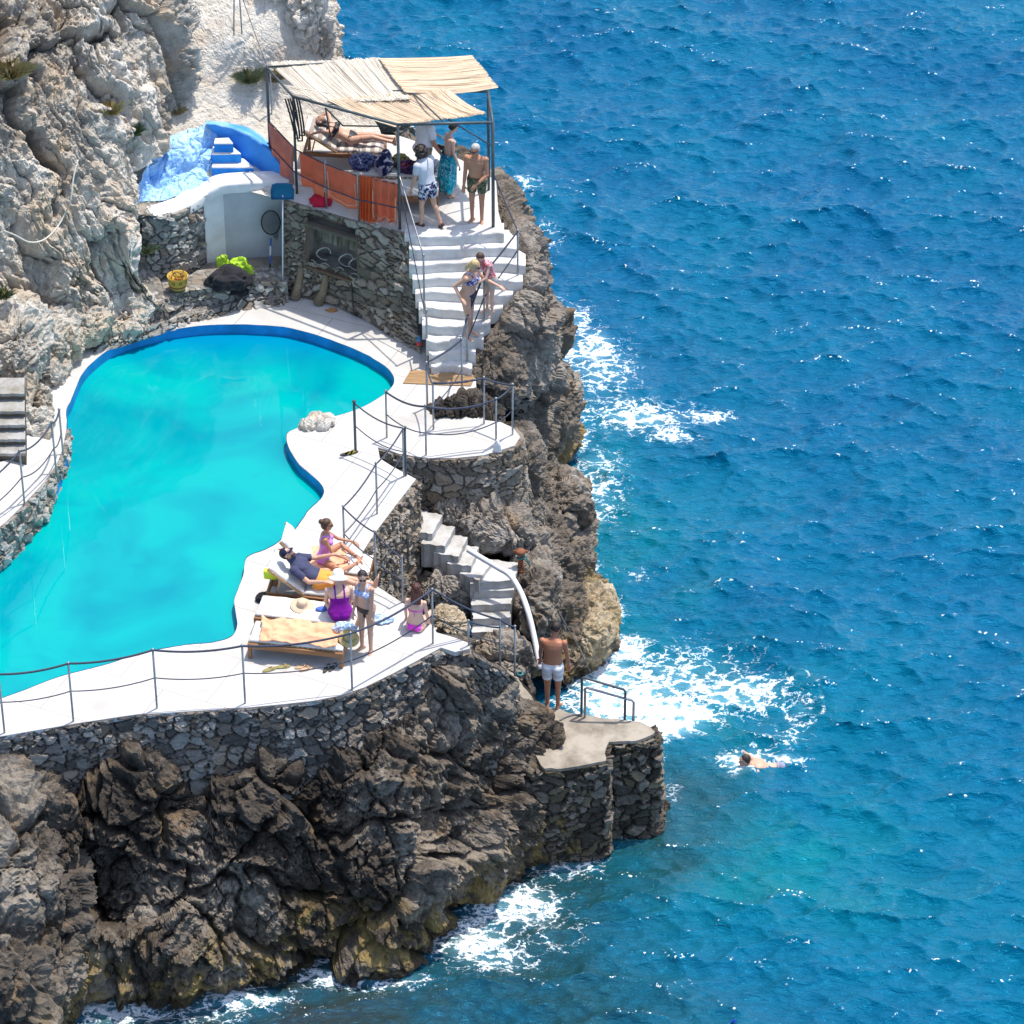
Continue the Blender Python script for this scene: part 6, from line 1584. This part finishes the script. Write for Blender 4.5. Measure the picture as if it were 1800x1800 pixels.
    for sg, lb, ld, fd in ((-1, 'l', ll, lf), (1, 'r', rl, rf)):
        Hj = pel - d1 * .045 * s + hpx * sg * .088 * s
        t, c = dirv(*ld[0]), dirv(*ld[1]); K = Hj + t * .425 * s; A = K + c * .405 * s
        limb('thigh_' + lb, Hj, Hj.lerp(K, .5), .092 if fem else .088, .072); limb('thigh_' + lb + '2', Hj.lerp(K, .5), K, .072, .053)
        limb('shin_' + lb, K, A, .050, .034)
        back = (t - c * t.dot(c)); back = back.normalized() if back.length > .08 else -(dirv(0, 0))
        bk = -F1 if abs(d1.z) > .3 else Vector((0, 0, -1))
        cone(mb, K.lerp(A, .18) + bk * .012 * s, K.lerp(A, .42) + bk * .014 * s, .048 * s * build, .040 * s * build)
        fdv = dirv(*fd) if fd else (dirv(sg * 8, -6) if c.z < -.5 else Vector((0, 0, 1)))
        he = A + c * .045 * s - fdv * .045 * s; to = A + c * .060 * s + fdv * .115 * s
        cone(mb, A, he, .034 * s, .031 * s); cone(mb, A + c * .02 * s, to, .034 * s, .026 * s); cone(mb, he, to, .030 * s, .024 * s)
        side = fdv.cross(c).normalized()
        for q, l, r_ in ((-.030, .040, .010), (-.015, .048, .0105), (0, .054, .011), (.015, .058, .0115), (.031, .062, .0145)):
            qq = q * (-sg); k = A + c * .066 * s + fdv * .105 * s + side * qq * s; cone(mb, k, k + fdv * l * s, r_ * 1.25 * s, r_ * s, 8)
        prims.append(('foot_' + lb, he, to, .035 * s, .03 * s)); feet[lb] = A + c * .075 * s
    Pv, F, Nv = remesh(mb, .0085 * s, 3, .5)
    # which part of the body each point belongs to
    n = len(Pv); best = np.full(n, 9.0); lab = np.empty(n, dtype='<U10'); tt_ = np.zeros(n)
    for (lb, a, b, ra_, rb_) in prims:
        d, t = seg_dist(Pv, a, b); d = d - (ra_ + (rb_ - ra_) * t); m = d < best; best[m] = d[m]; lab[m] = lb; tt_[m] = t[m]
    dl, tl = seg_dist(Pv, pel, mid); du, tu = seg_dist(Pv, mid, spt(.48)); dlo, tlo = seg_dist(Pv, spt(-.12), pel)
    dt = np.minimum(np.minimum(dl, du), dlo) - np.where(du < dl, .15 * s, .135 * s); ts = np.where(du < np.minimum(dl, dlo), .22 + tu * .26, np.where(dl < dlo, tl * .22, -.12 + tlo * .12))
    m = dt < best; best[m] = dt[m]; lab[m] = 'torso'; tt_[m] = ts[m]
    dh = np.linalg.norm(Pv - np.array(hc), axis=1) - .105 * s; m = dh < best; lab[m] = 'head'; tt_[m] = 0
    fu = (Pv - np.array(mid)) @ np.array(shx); fv = (Pv - np.array(mid)) @ np.array(F2)
    info = dict(lab=lab, t=tt_, u=fu / s, v=fv / s, P=Pv, N=Nv, F=F, s=s)
    # skin, lips, eyes, brows
    col = np.tile(np.array(skin, np.float32), (n, 1))
    if tan is not None:
        mk = tan(info); col[mk] = col[mk] * np.array([1.0, .80, .70])
    L = (Pv - np.array(hc)) @ np.array(Mh) / s; hm = lab == 'head'
    eye = hm & (np.abs(np.abs(L[:, 0]) - .030) < .014) & (np.abs(L[:, 2] - .014) < .008) & (L[:, 1] > .04)
    brow = hm & (np.abs(np.abs(L[:, 0]) - .030) < .020) & (np.abs(L[:, 2] - .040) < .006) & (L[:, 1] > .04)
    lip = hm & (np.abs(L[:, 0]) < .024) & (np.abs(L[:, 2] + .055) < .010) & (L[:, 1] > .06)
    col[eye] = (.05, .035, .03); col[brow] = (.10, .06, .04); col[lip] = np.array(skin) * np.array([.85, .55, .55])
    body = np_mesh(name, Pv, F, M['skin'], {'skin': col}, smooth=True)
    tag(body, label, 'person')
    kids = []
    for cl in clothes:
        nm, fn, mat, off_ = cl[:4]; mk = fn(info); sm = cl[4] if len(cl) > 4 else 0
        fm = mk[F].all(1); f = F[fm]
        if len(f) == 0: continue
        idx = np.unique(f); rm = np.full(n, -1); rm[idx] = np.arange(len(idx)); f2 = rm[f]
        q = Pv[idx] + Nv[idx] * off_ * s
        if sm:
            # relax so that cloth hangs over hollows
            ed = np.concatenate([f2[:, [0, 1]], f2[:, [1, 2]], f2[:, [2, 3]], f2[:, [3, 0]]])
            deg = np.bincount(ed.ravel(), minlength=len(q)).astype(float)
            cnt = np.bincount(f2.ravel(), minlength=len(q)); bord = cnt < 4
            for _ in range(sm):
                acc = np.zeros_like(q)
                for k in range(3):
                    acc[:, k] = np.bincount(ed[:, 0], q[ed[:, 1], k], len(q)) + np.bincount(ed[:, 1], q[ed[:, 0], k], len(q))
                q2 = q * .5 + .5 * acc / deg[:, None]; q = np.where(bord[:, None], q, q2)
            q = q + Nv[idx] * (.007 * fbm(q * np.array([9, 9, 3.5]), 2))[:, None] * s
        c_o = np_mesh(nm, q, f2, mat, smooth=True); c_o.modifiers.new('thick', 'SOLIDIFY').thickness = .004; kids.append(c_o)
    # hair
    if hair:
        hm_ = MB(); st = hair['style']
        mat = hair['mat']
        hm_.ball(hp(0, -.022, .034), (.080 * s, .090 * s, .088 * s), 18, 12, Mh)
        if st in ('long', 'tail', 'bun', 'curly'): hm_.ball(hp(0, -.035, .0), (.080 * s, .076 * s, .095 * s), 16, 10, Mh)
        else: hm_.ball(hp(0, -.038, .0), (.073 * s, .062 * s, .075 * s), 16, 10, Mh)
        down = (-dn + (-ff) * .35).normalized()
        if st == 'long':
            for q in (-.055, -.02, .02, .055): cone(hm_, hp(q, -.06, -.01), hp(q * 1.15, -.085, -.10) + down * .12 * s, .042 * s, .022 * s, 10)
        if st == 'tail': cone(hm_, hp(0, -.09, .0), hp(0, -.12, -.07), .036 * s, .030 * s, 10); cone(hm_, hp(0, -.12, -.07), hp(0, -.12, -.16), .030 * s, .014 * s, 10)
        if st == 'bun': hm_.ball(hp(0, -.115, .055), (.044 * s,) * 3, 12, 8)
        if st == 'curly':
            rg_ = random.Random(4)
            for k in range(150):
                a = rg_.uniform(0, 6.28); e = rg_.uniform(-1.2, 1.4); p = hp(.112 * math.cos(a) * math.cos(e), -.035 + .108 * math.sin(a) * math.cos(e), .12 * math.sin(e) - .015)
                if (Mh.transposed() @ (p - hc)).y > .055 * s and (Mh.transposed() @ (p - hc)).z < .05 * s: continue
                hm_.ball(p, (rg_.uniform(.018, .032) * s,) * 3, 8, 6)
        Hv, Hf, Hn = remesh(hm_, .009 * s, 2, .5)
        # uncover the face
        Lh = (Hv - np.array(hc)) @ np.array(Mh) / s
        line = hair.get('line', .052)
        inset = sstep(-.005, .035, Lh[:, 1]) * sstep(line + .02, line - .015, Lh[:, 2]); Hv = Hv - ((Hv - np.array(hc)) * (inset * .5)[:, None])
        if st == 'short': 
            ins2 = sstep(-.03, -.075, Lh[:, 2]); Hv = Hv - ((Hv - np.array(hc)) * (ins2 * .3)[:, None])
        rgd = ridged(Hv * (55 if st != 'curly' else 40) * np.array([1, 1, .5]), 2); Hv = Hv + Hn * (.0045 * rgd * (1 - inset))[:, None]
        kids.append(np_mesh('hair', Hv, Hf, mat, smooth=True))
    body['_'] = 0; del body['_']
    T = Matrix.Translation(Vector(loc)) @ (Mx if Mx is not None else Matrix.Rotation(yaw, 4, 'Z'))
    body.matrix_world = T
    for k in kids: k.parent = body
    return body, dict(hp=hp, hc=hc, Mh=Mh, s=s, T=T, hands=hands, feet=feet, spt=spt, F2=F2, shx=shx, pel=pel, info=info, kids=kids)
def kid(o, body): o.parent = body; return o
def world_kid(mb, name, mat, body, smooth=True): o = mb.build(name, mat, None, smooth=smooth); o.parent = body; return o
def isin(lab, *ps): 
    m = np.zeros(len(lab), bool)
    for p in ps: m |= np.char.startswith(lab, p)
    return m
def trunks(leg=.75):
    def f(i):
        l = i['lab']; a = isin(l, 'thigh_l2', 'thigh_r2'); b = isin(l, 'thigh_') & ~a
        ok = b if leg >= .5 else (b & (i['t'] < leg * 2))
        if leg > .5: ok = ok | (a & (i['t'] < (leg - .5) * 2))
        return ok | ((l == 'torso') & (i['t'] < .045))
    return f
def shirt(lo=-.03, arm=.62):
    return lambda i: ((i['lab'] == 'torso') & (i['t'] > lo)) | (isin(i['lab'], 'uarm') & (i['t'] < arm))
def briefs(top=.02, cut=.33):
    return lambda i: ((i['lab'] == 'torso') & (i['t'] < top) & (i['t'] > -.16)) & ((i['t'] + .125 - (np.abs(i['u']) - .02) * cut * 2.0) > 0) | (isin(i['lab'], 'thigh_l', 'thigh_r') & ~isin(i['lab'], 'thigh_l2', 'thigh_r2') & (i['t'] < .16) & (np.abs(i['u']) < .085))
def bra(lo=.285, hi=.39, back=True):
    def f(i):
        m = (i['lab'] == 'torso') & (i['t'] > lo) & (i['t'] < hi + np.where(i['v'] > 0, .0, -.055))
        st = (np.abs(np.abs(i['u']) - .075) < .016) & (i['lab'] == 'torso') & (i['t'] > hi - .06)
        return m | st
    return f
def swimsuit(hi=.37):
    def f(i):
        m = (i['lab'] == 'torso') & (i['t'] < hi + np.where(i['v'] > 0, .01, -.07)) & (i['t'] > -.16)
        st = (np.abs(np.abs(i['u']) - .085) < .017) & (i['lab'] == 'torso') & (i['t'] > .25)
        th = isin(i['lab'], 'thigh_') & ~isin(i['lab'], 'thigh_l2', 'thigh_r2') & (i['t'] < .45)
        return m | st | th
    return f
def glasses(body, k):
    hp, s = k['hp'], k['s']; mb = MB()
    for sg in (-1, 1):
        mb.ball(hp(sg * .033, .086, .012), (.026 * s, .010 * s, .020 * s), 12, 8, k['Mh'])
        mb.tube([hp(sg * .055, .078, .016), hp(sg * .076, .03, .014), hp(sg * .077, -.005, .008)], .004 * s, 6)
    mb.tube([hp(-.012, .094, .014), hp(.012, .094, .014)], .004 * s, 6)
    return world_kid(mb, 'sunglasses', M['black_gloss'], body)
M['black_gloss'] = plain('dark_lens', (.012, .010, .010), .12)
H = dict(dark=plain('dark_brown_hair', (.022, .013, .009), .5, .4, 30, .6, 120), brown=plain('brown_hair', (.075, .035, .016), .5, .4, 30, .6, 120), white=plain('white_hair', (.47, .455, .43), .6, .2, 30, .6, 120), blonde=plain('blonde_hair', (.50, .36, .17), .5, .3, 30, .6, 120), red=plain('auburn_hair', (.065, .018, .010), .5, .4, 30, .6, 120))
SK = dict(pale=(.66, .43, .33), mid=(.58, .34, .235), tan=(.46, .225, .13), ruddy=(.54, .27, .18))
F_ = dict(white=fabric('white_tee', (.76, .76, .77), .05), grey=fabric('pale_grey_tee', (.56, .58, .62), .06), floral=fabric('navy_floral', (.018, .022, .075), .2, pattern=(.55, .57, .66), scale=13), green=fabric('green_leaf_print', (.055, .075, .04), .2, pattern=(.24, .25, .15), p2=(.02, .035, .025), scale=24),
         navy=fabric('navy_tee', (.055, .06, .115), .12), cap=fabric('navy_cap', (.012, .018, .06), .1), orange=fabric('orange_shorts', (.80, .33, .07), .08), stripe=fabric('striped_trunks', (.56, .54, .58), .06, stripes=((0, 0, 1), .16, (.74, .73, .72))), lilac=fabric('lilac_suit', (.58, .24, .62), .1), purple=fabric('purple_suit', (.20, .008, .27), .15),
         bikini=fabric('blue_white_print', (.30, .38, .66), .1, pattern=(.70, .74, .82), p2=(.10, .13, .38), scale=20), blackb=plain('black_lycra', (.015, .013, .016), .5), magenta=fabric('magenta_suit', (.74, .07, .62), .08), print_=fabric('navy_white_print', (.03, .04, .22), .1, pattern=(.62, .64, .74), p2=(.30, .06, .16), scale=16), navyb=plain('navy_lycra', (.012, .014, .06), .5), rose=fabric('rose_top', (.48, .10, .14), .2, pattern=(.70, .45, .45), scale=20), sand=fabric('sand_shorts', (.50, .46, .40), .08))

def ground(px, py, z): return at(px, py, z)
# --- terrace
M['loafer'] = plain('brown_loafer', (.07, .03, .02), .6); M['sandal'] = plain('dark_sandal', (.04, .03, .028), .7)
b, k = person('stout man in a white tee-shirt at the sea side of the terrace', ground(746, 336, ZT), R(-62), 1.78, 'm', SK['ruddy'], neck=(0, 66), face=(10, -28), belly=.05, build=1.08,
              la=((-40, -70), (30, -15), (40, -20)), ra=((40, -78), (10, -60)), clothes=(('shirt', shirt(-.06), F_['white'], .022, 8), ('shorts', trunks(.8), fabric('khaki_shorts', (.30, .27, .21), .1), .02, 6)), hair=dict(style='short', mat=H['brown']))
b, k = person('curly haired person in pale grey tee-shirt and navy floral shorts, walking away', ground(752, 396, ZT), R(48), 1.66, 'm', SK['mid'], spine=(0, 82), chest=(0, 76), neck=(0, 62), face=(10, -28),
              la=((-30, -80), (0, -70)), ra=((24, -66), (0, -30)), ll=((-3, -80), (-3, -88)), rl=((175, -80), (178, -66)), rf=(0, -50),
              clothes=(('shirt', shirt(-.02, .58), F_['grey'], .022, 8), ('shorts', trunks(.62), F_['floral'], .022, 6), ('shoe', lambda i: isin(i['lab'], 'foot_l'), M['loafer'], .008), ('shoe', lambda i: isin(i['lab'], 'foot_r'), M['loafer'], .008)), hair=dict(style='curly', mat=H['dark']))
b, k = person('youth with a turquoise sarong round the waist, looking down', ground(790, 344, ZT), R(-68), 1.56, 'm', SK['pale'], build=.86, spine=(0, 88), neck=(0, 64), face=(0, -34), la=((-30, -84), (20, -62)), ra=((22, -84), (15, -70)), lf=(-10, -4), rf=(12, -4), hair=dict(style='short', mat=H['dark']),
              clothes=(('sandal', lambda i: isin(i['lab'], 'foot_l') & (i['N'][:, 2] < -.2), M['sandal'], .010), ('sandal', lambda i: isin(i['lab'], 'foot_r') & (i['N'][:, 2] < -.2), M['sandal'], .010)))
# the sarong: a wrapped skirt with folds
def wrap(body, k, top, bot, r0, r1, mat, seed, name='sarong', flare_dir=(0, 0)):
    s = k['s']; n, m = 60, 26; P = np.zeros((m, n + 1, 3)); rng = np.random.RandomState(seed); ph = rng.rand(6) * 6.28
    for j in range(m):
        v = j / (m - 1); z = lerp(top, bot, v)
        for i in range(n + 1):
            a = 2 * math.pi * i / n; w = .018 * v * math.sin(9 * a + ph[0]) + .014 * v * math.sin(17 * a + ph[1] + v) + .010 * math.sin(4 * a + ph[2] + 3 * v)
            rx = lerp(r0[0], r1[0], v ** .7) + w; ry = lerp(r0[1], r1[1], v ** .7) + w
            P[j, i] = (rx * math.cos(a) + flare_dir[0] * v * max(0, math.cos(a - 2.2)) ** 2, ry * math.sin(a) + flare_dir[1] * v * max(0, math.sin(a + 1.0)) ** 2, z - .04 * v * math.sin(3 * a + ph[3]))
    o = MB().grid(P * s).build(name, mat, None, smooth=True); o.modifiers.new('thick', 'SOLIDIFY').thickness = .005; o.parent = body; return o
M['sarong'] = fabric('turquoise_batik', (.012, .36, .44), .2, pattern=(.004, .15, .28), p2=(.34, .62, .64), scale=9)
wrap(b, k, 1.03, .20, (.185, .150), (.235, .225), M['sarong'], 5, flare_dir=(-.05, -.20))
b, k = person('white haired man in green leaf print trunks and sunglasses, facing the pool', ground(839, 388, ZT), R(166), 1.72, 'm', SK['tan'], spine=(0, 86), chest=(0, 80), neck=(0, 66), face=(24, -14), belly=.035, build=1.0,
              la=((-26, -74), (42, -28), (55, -40)), ra=((22, -82), (8, -74)), ll=((-9, -87), (-6, -90)), rl=((9, -86), (8, -91)), lf=(-14, -5), rf=(28, -5), clothes=(('swim_trunks', trunks(.60), F_['green'], .018, 6),), hair=dict(style='short', mat=H['white'], line=.062))
glasses(b, k)
# the sleeper on the striped lounger: lies along its axis, head raised, hands at the face
def lying(L_, x_hip, y, lift):
    ez = Matrix.Rotation(L_.rotation_euler.z, 4, 'Z')
    # body frame: up (z) -> towards the head (-x of the lounger), ahead (y) -> up
    B = Matrix(((0, 0, -1, 0), (1, 0, 0, 0), (0, 1, 0, 0), (0, 0, 0, 1)))
    B = Matrix(((0, 0, -1), (-1, 0, 0), (0, 1, 0))).to_4x4()
    return ez @ B, on(L_, x_hip, y, lift)
Bm, p = lying(U1, .84, .32, .10)
b, k = person('person in a dark swimsuit asleep on the striped terrace lounger', p, 0, 1.66, 'f', SK['mid'], hip=0.0, spine=(0, 68), chest=(0, 58), neck=(0, 50), face=(0, 30), la=((-70, 20), (150, 62), (160, 40)), ra=((60, 25), (-150, 60), (-140, 30)),
              ll=((-3, -84), (-2, -98)), rl=((4, -76), (4, -104)), lf=(-10, 5), rf=(10, 5), clothes=(('swimsuit', briefs(.05), F_['blackb'], .006), ('bikini_top', bra(), F_['blackb'], .006)), hair=dict(style='long', mat=H['dark']), Mx=Bm, sit=True)
# --- on the white stairs
b, k = person('blonde woman in printed bikini, hand on hip, on the white stairs', ground(823, 588, 5.03), R(-118), 1.66, 'f', SK['mid'], build=1.12, chest=(0, 80), neck=(0, 62), face=(-20, -26), la=((-24, -44), (-6, -18)), ra=((165, -42), (25, -40), (10, -30)),
              ll=((-5, -88), (-3, -91)), rl=((6, -82), (3, -96)), clothes=(('bikini_top', bra(.27, .40), F_['print_'], .008), ('bikini_briefs', briefs(.05, .2), F_["navyb"], .008)), hair=dict(style='tail', mat=H['blonde']))
glasses(b, k)
b, k = person('person with short brown hair and rose patterned top leaning on the stair rail', ground(861, 548, 5.32), R(128), 1.40, 'f', SK['pale'], build=.98, spine=(0, 80), chest=(0, 66), neck=(0, 50), face=(0, -40), la=((-20, -60), (30, -30)), ra=((25, -55), (-30, -30)), clothes=(('top', shirt(.06, .1), F_['rose'], .012, 3), ('shorts', trunks(.5), F_['sand'], .014, 3)), hair=dict(style='short', mat=H['brown']))
# --- pool deck
p = on(L4, .84, .28, .10); yawL = L4.rotation_euler.z
b, k = person('woman in a lilac swimsuit sitting cross-legged on the farthest lounger', p, yawL + R(-82), 1.66, 'f', SK['tan'], hip=.02, build=.88, spine=(0, 84), chest=(0, 86), neck=(0, 80), face=(-6, -10), la=((-14, -44), (10, -8), (15, -25)), ra=((16, -66), (-18, -34)),
              ll=((-46, -2), (48, -8)), rl=((46, -2), (-48, -8)), lf=(70, -5), rf=(-70, -5), clothes=(('swimsuit', swimsuit(.40), F_['lilac'], .006),), hair=dict(style='bun', mat=H['brown']), sit=True)
glasses(b, k)
Bm, p = lying(L3, .82, .30, .10)
b, k = person('man in a navy cap and tee-shirt reclining on a lounger with raised back', p, 0, 1.80, 'm', SK['mid'], hip=0.0, spine=(0, 62), chest=(0, 46), neck=(0, 38), face=(0, -42), la=((-120, -60), (-20, -72)), ra=((150, -58), (24, -76)),
              ll=((-4, -88), (-2, -97)), rl=((5, -72), (4, -110)), clothes=(('shirt', shirt(-.04, .66), F_['navy'], .022, 8), ('shorts', trunks(.62), F_['orange'], .024, 8)), hair=dict(style='short', mat=H['dark']), Mx=Bm, sit=True)
hp, s = k['hp'], k['s']; mb = MB(); c0 = hp(0, -.012, .055)
mb.lathe([(.0, .068), (.03, .064), (.062, .044), (.084, .008), (.091, -.03), (.088, -.03), (.08, .005), (.0, .055)], c0, 22, k['Mh'])
world_kid(mb, 'cap', F_['cap'], b)
mb = MB(); g = [[tuple(hp(math.sin(a) * .080, lerp(.066, .066 + .085 * math.cos(a), v) if True else 0, .030 - .022 * v)) for a in np.linspace(-1.25, 1.25, 14)] for v in (0, .5, 1)]
o = world_kid(mb.grid(g), 'cap_peak', F_['cap'], b); o.modifiers.new('thick', 'SOLIDIFY').thickness = .006
o = MB().ball(hp(0, .052, -.062), (.052 * s, .040 * s, .042 * s), 14, 10, k['Mh']).build('beard', H['brown'], None, smooth=True); o.parent = b
p = on(L2, 1.40, .20, .10)
b, k = person('woman in white sun hat and purple swimsuit sitting on the lounger end', p, R(8), 1.50, 'f', SK['pale'], hip=.03, build=1.36, spine=(0, 72), chest=(0, 68), neck=(0, 70), face=(10, -24), la=((-30, -76), (10, -50)), ra=((30, -76), (-10, -50)), ll=((-14, -4), (-10, -70)), rl=((14, -4), (10, -70)),
              clothes=(('swimsuit', swimsuit(.36), F_['purple'], .010, 2),), hair=dict(style='short', mat=H['white']), sit=True)
hp = k['hp']
o = MB().lathe([(0, .115), (.055, .112), (.082, .09), (.094, .03), (.097, .0), (.13, -.012), (.165, -.045), (.160, -.05), (.125, -.02), (.092, -.006), (0, .10)], hp(0, -.012, .035), 26, k['Mh']).build('sun_hat', M['white_hat'], None, smooth=True); o.parent = b
b, k = person('woman in blue printed bikini top and black briefs standing by the loungers', ground(645, 1142, ZD), R(148), 1.66, 'f', SK['mid'], build=.98, spine=(0, 87), neck=(0, 76), face=(-38, -16), la=((-16, -84), (-6, -80)), ra=((14, -84), (6, -72)), ll=((-6, -88), (-5, -90)), rl=((6, -88), (8, -90)), lf=(-20, -5), rf=(24, -5),
              clothes=(('bikini_top', bra(.285, .40), F_['bikini'], .007), ('bikini_briefs', briefs(.035), F_['blackb'], .007)), hair=dict(style='tail', mat=H['dark']))
glasses(b, k)
b, k = person('girl in magenta bikini sitting on the deck edge above the stair recess', ground(731, 1104, ZD), R(-14), 1.66, 'f', SK['pale'], hip=.115, build=.95, spine=(0, 88), chest=(0, 84), neck=(0, 78), face=(-14, -20), la=((-34, -66), (-6, -76)), ra=((32, -78), (10, -72)), ll=((-6, -6), (-4, -82)), rl=((6, -6), (4, -82)),
              clothes=(('bikini_top', lambda i: (i['lab'] == 'torso') & (((i['t'] > .275) & (i['t'] < np.where(i['v'] > 0, .40, .305))) | ((np.abs(i['u']) < .012) & (i['v'] < 0) & (i['t'] > .17) & (i['t'] < .29))), F_['magenta'], .008), ('bikini_briefs', briefs(.03), F_['magenta'], .008)), hair=dict(style='long', mat=H['red']), sit=True)
# --- bathing stage and sea
b, k = person('sunburnt man in pale striped trunks standing on the bathing stage', ground(971, 1243, ZL), R(-10), 1.76, 'm', (.42, .17, .09), build=1.0, spine=(0, 86), chest=(0, 82), neck=(20, 62), face=(28, -34), la=((-32, -74), (-10, -66)), ra=((34, -76), (14, -76)), ll=((-5, -88), (-3, -90)), rl=((5, -88), (4, -90)),
              clothes=(('swim_trunks', trunks(.62), F_['stripe'], .018, 6),), hair=dict(style='short', mat=H['dark']))
# swimmer: breast stroke towards the stage, the back just awash
zs = float(np.median(SEA[..., 2][(abs(SEA[..., 0] - at(1345, 1330, 0).x) < .5) & (abs(SEA[..., 1] - at(1345, 1330, 0).y) < .4)]))
c_ = at(1352, 1334, zs)
Bs = Matrix.Rotation(R(12), 4, 'Z') @ Matrix(((0, 0, -1), (1, 0, 0), (0, -1, 0))).to_4x4()
b, k = person('dark haired swimmer doing breast stroke off the bathing stage', (c_.x + .14, c_.y - .06, zs - .12), 0, 1.74, 'm', SK['mid'], hip=0.0, spine=(180, 82), chest=(180, 72), neck=(180, 48), face=(0, 86), la=((-82, 40), (-60, 48)), ra=((84, 20), (70, 45)), ll=((-20, -80), (-28, -84)), rl=((20, -80), (28, -84)), lf=(-20, -60), rf=(20, -60),
              clothes=(('swim_trunks', trunks(.45), fabric('pale_trunks', (.30, .30, .40), .1), .012, 3),), hair=dict(style='short', mat=H['dark']), Mx=Bs, sit=True)
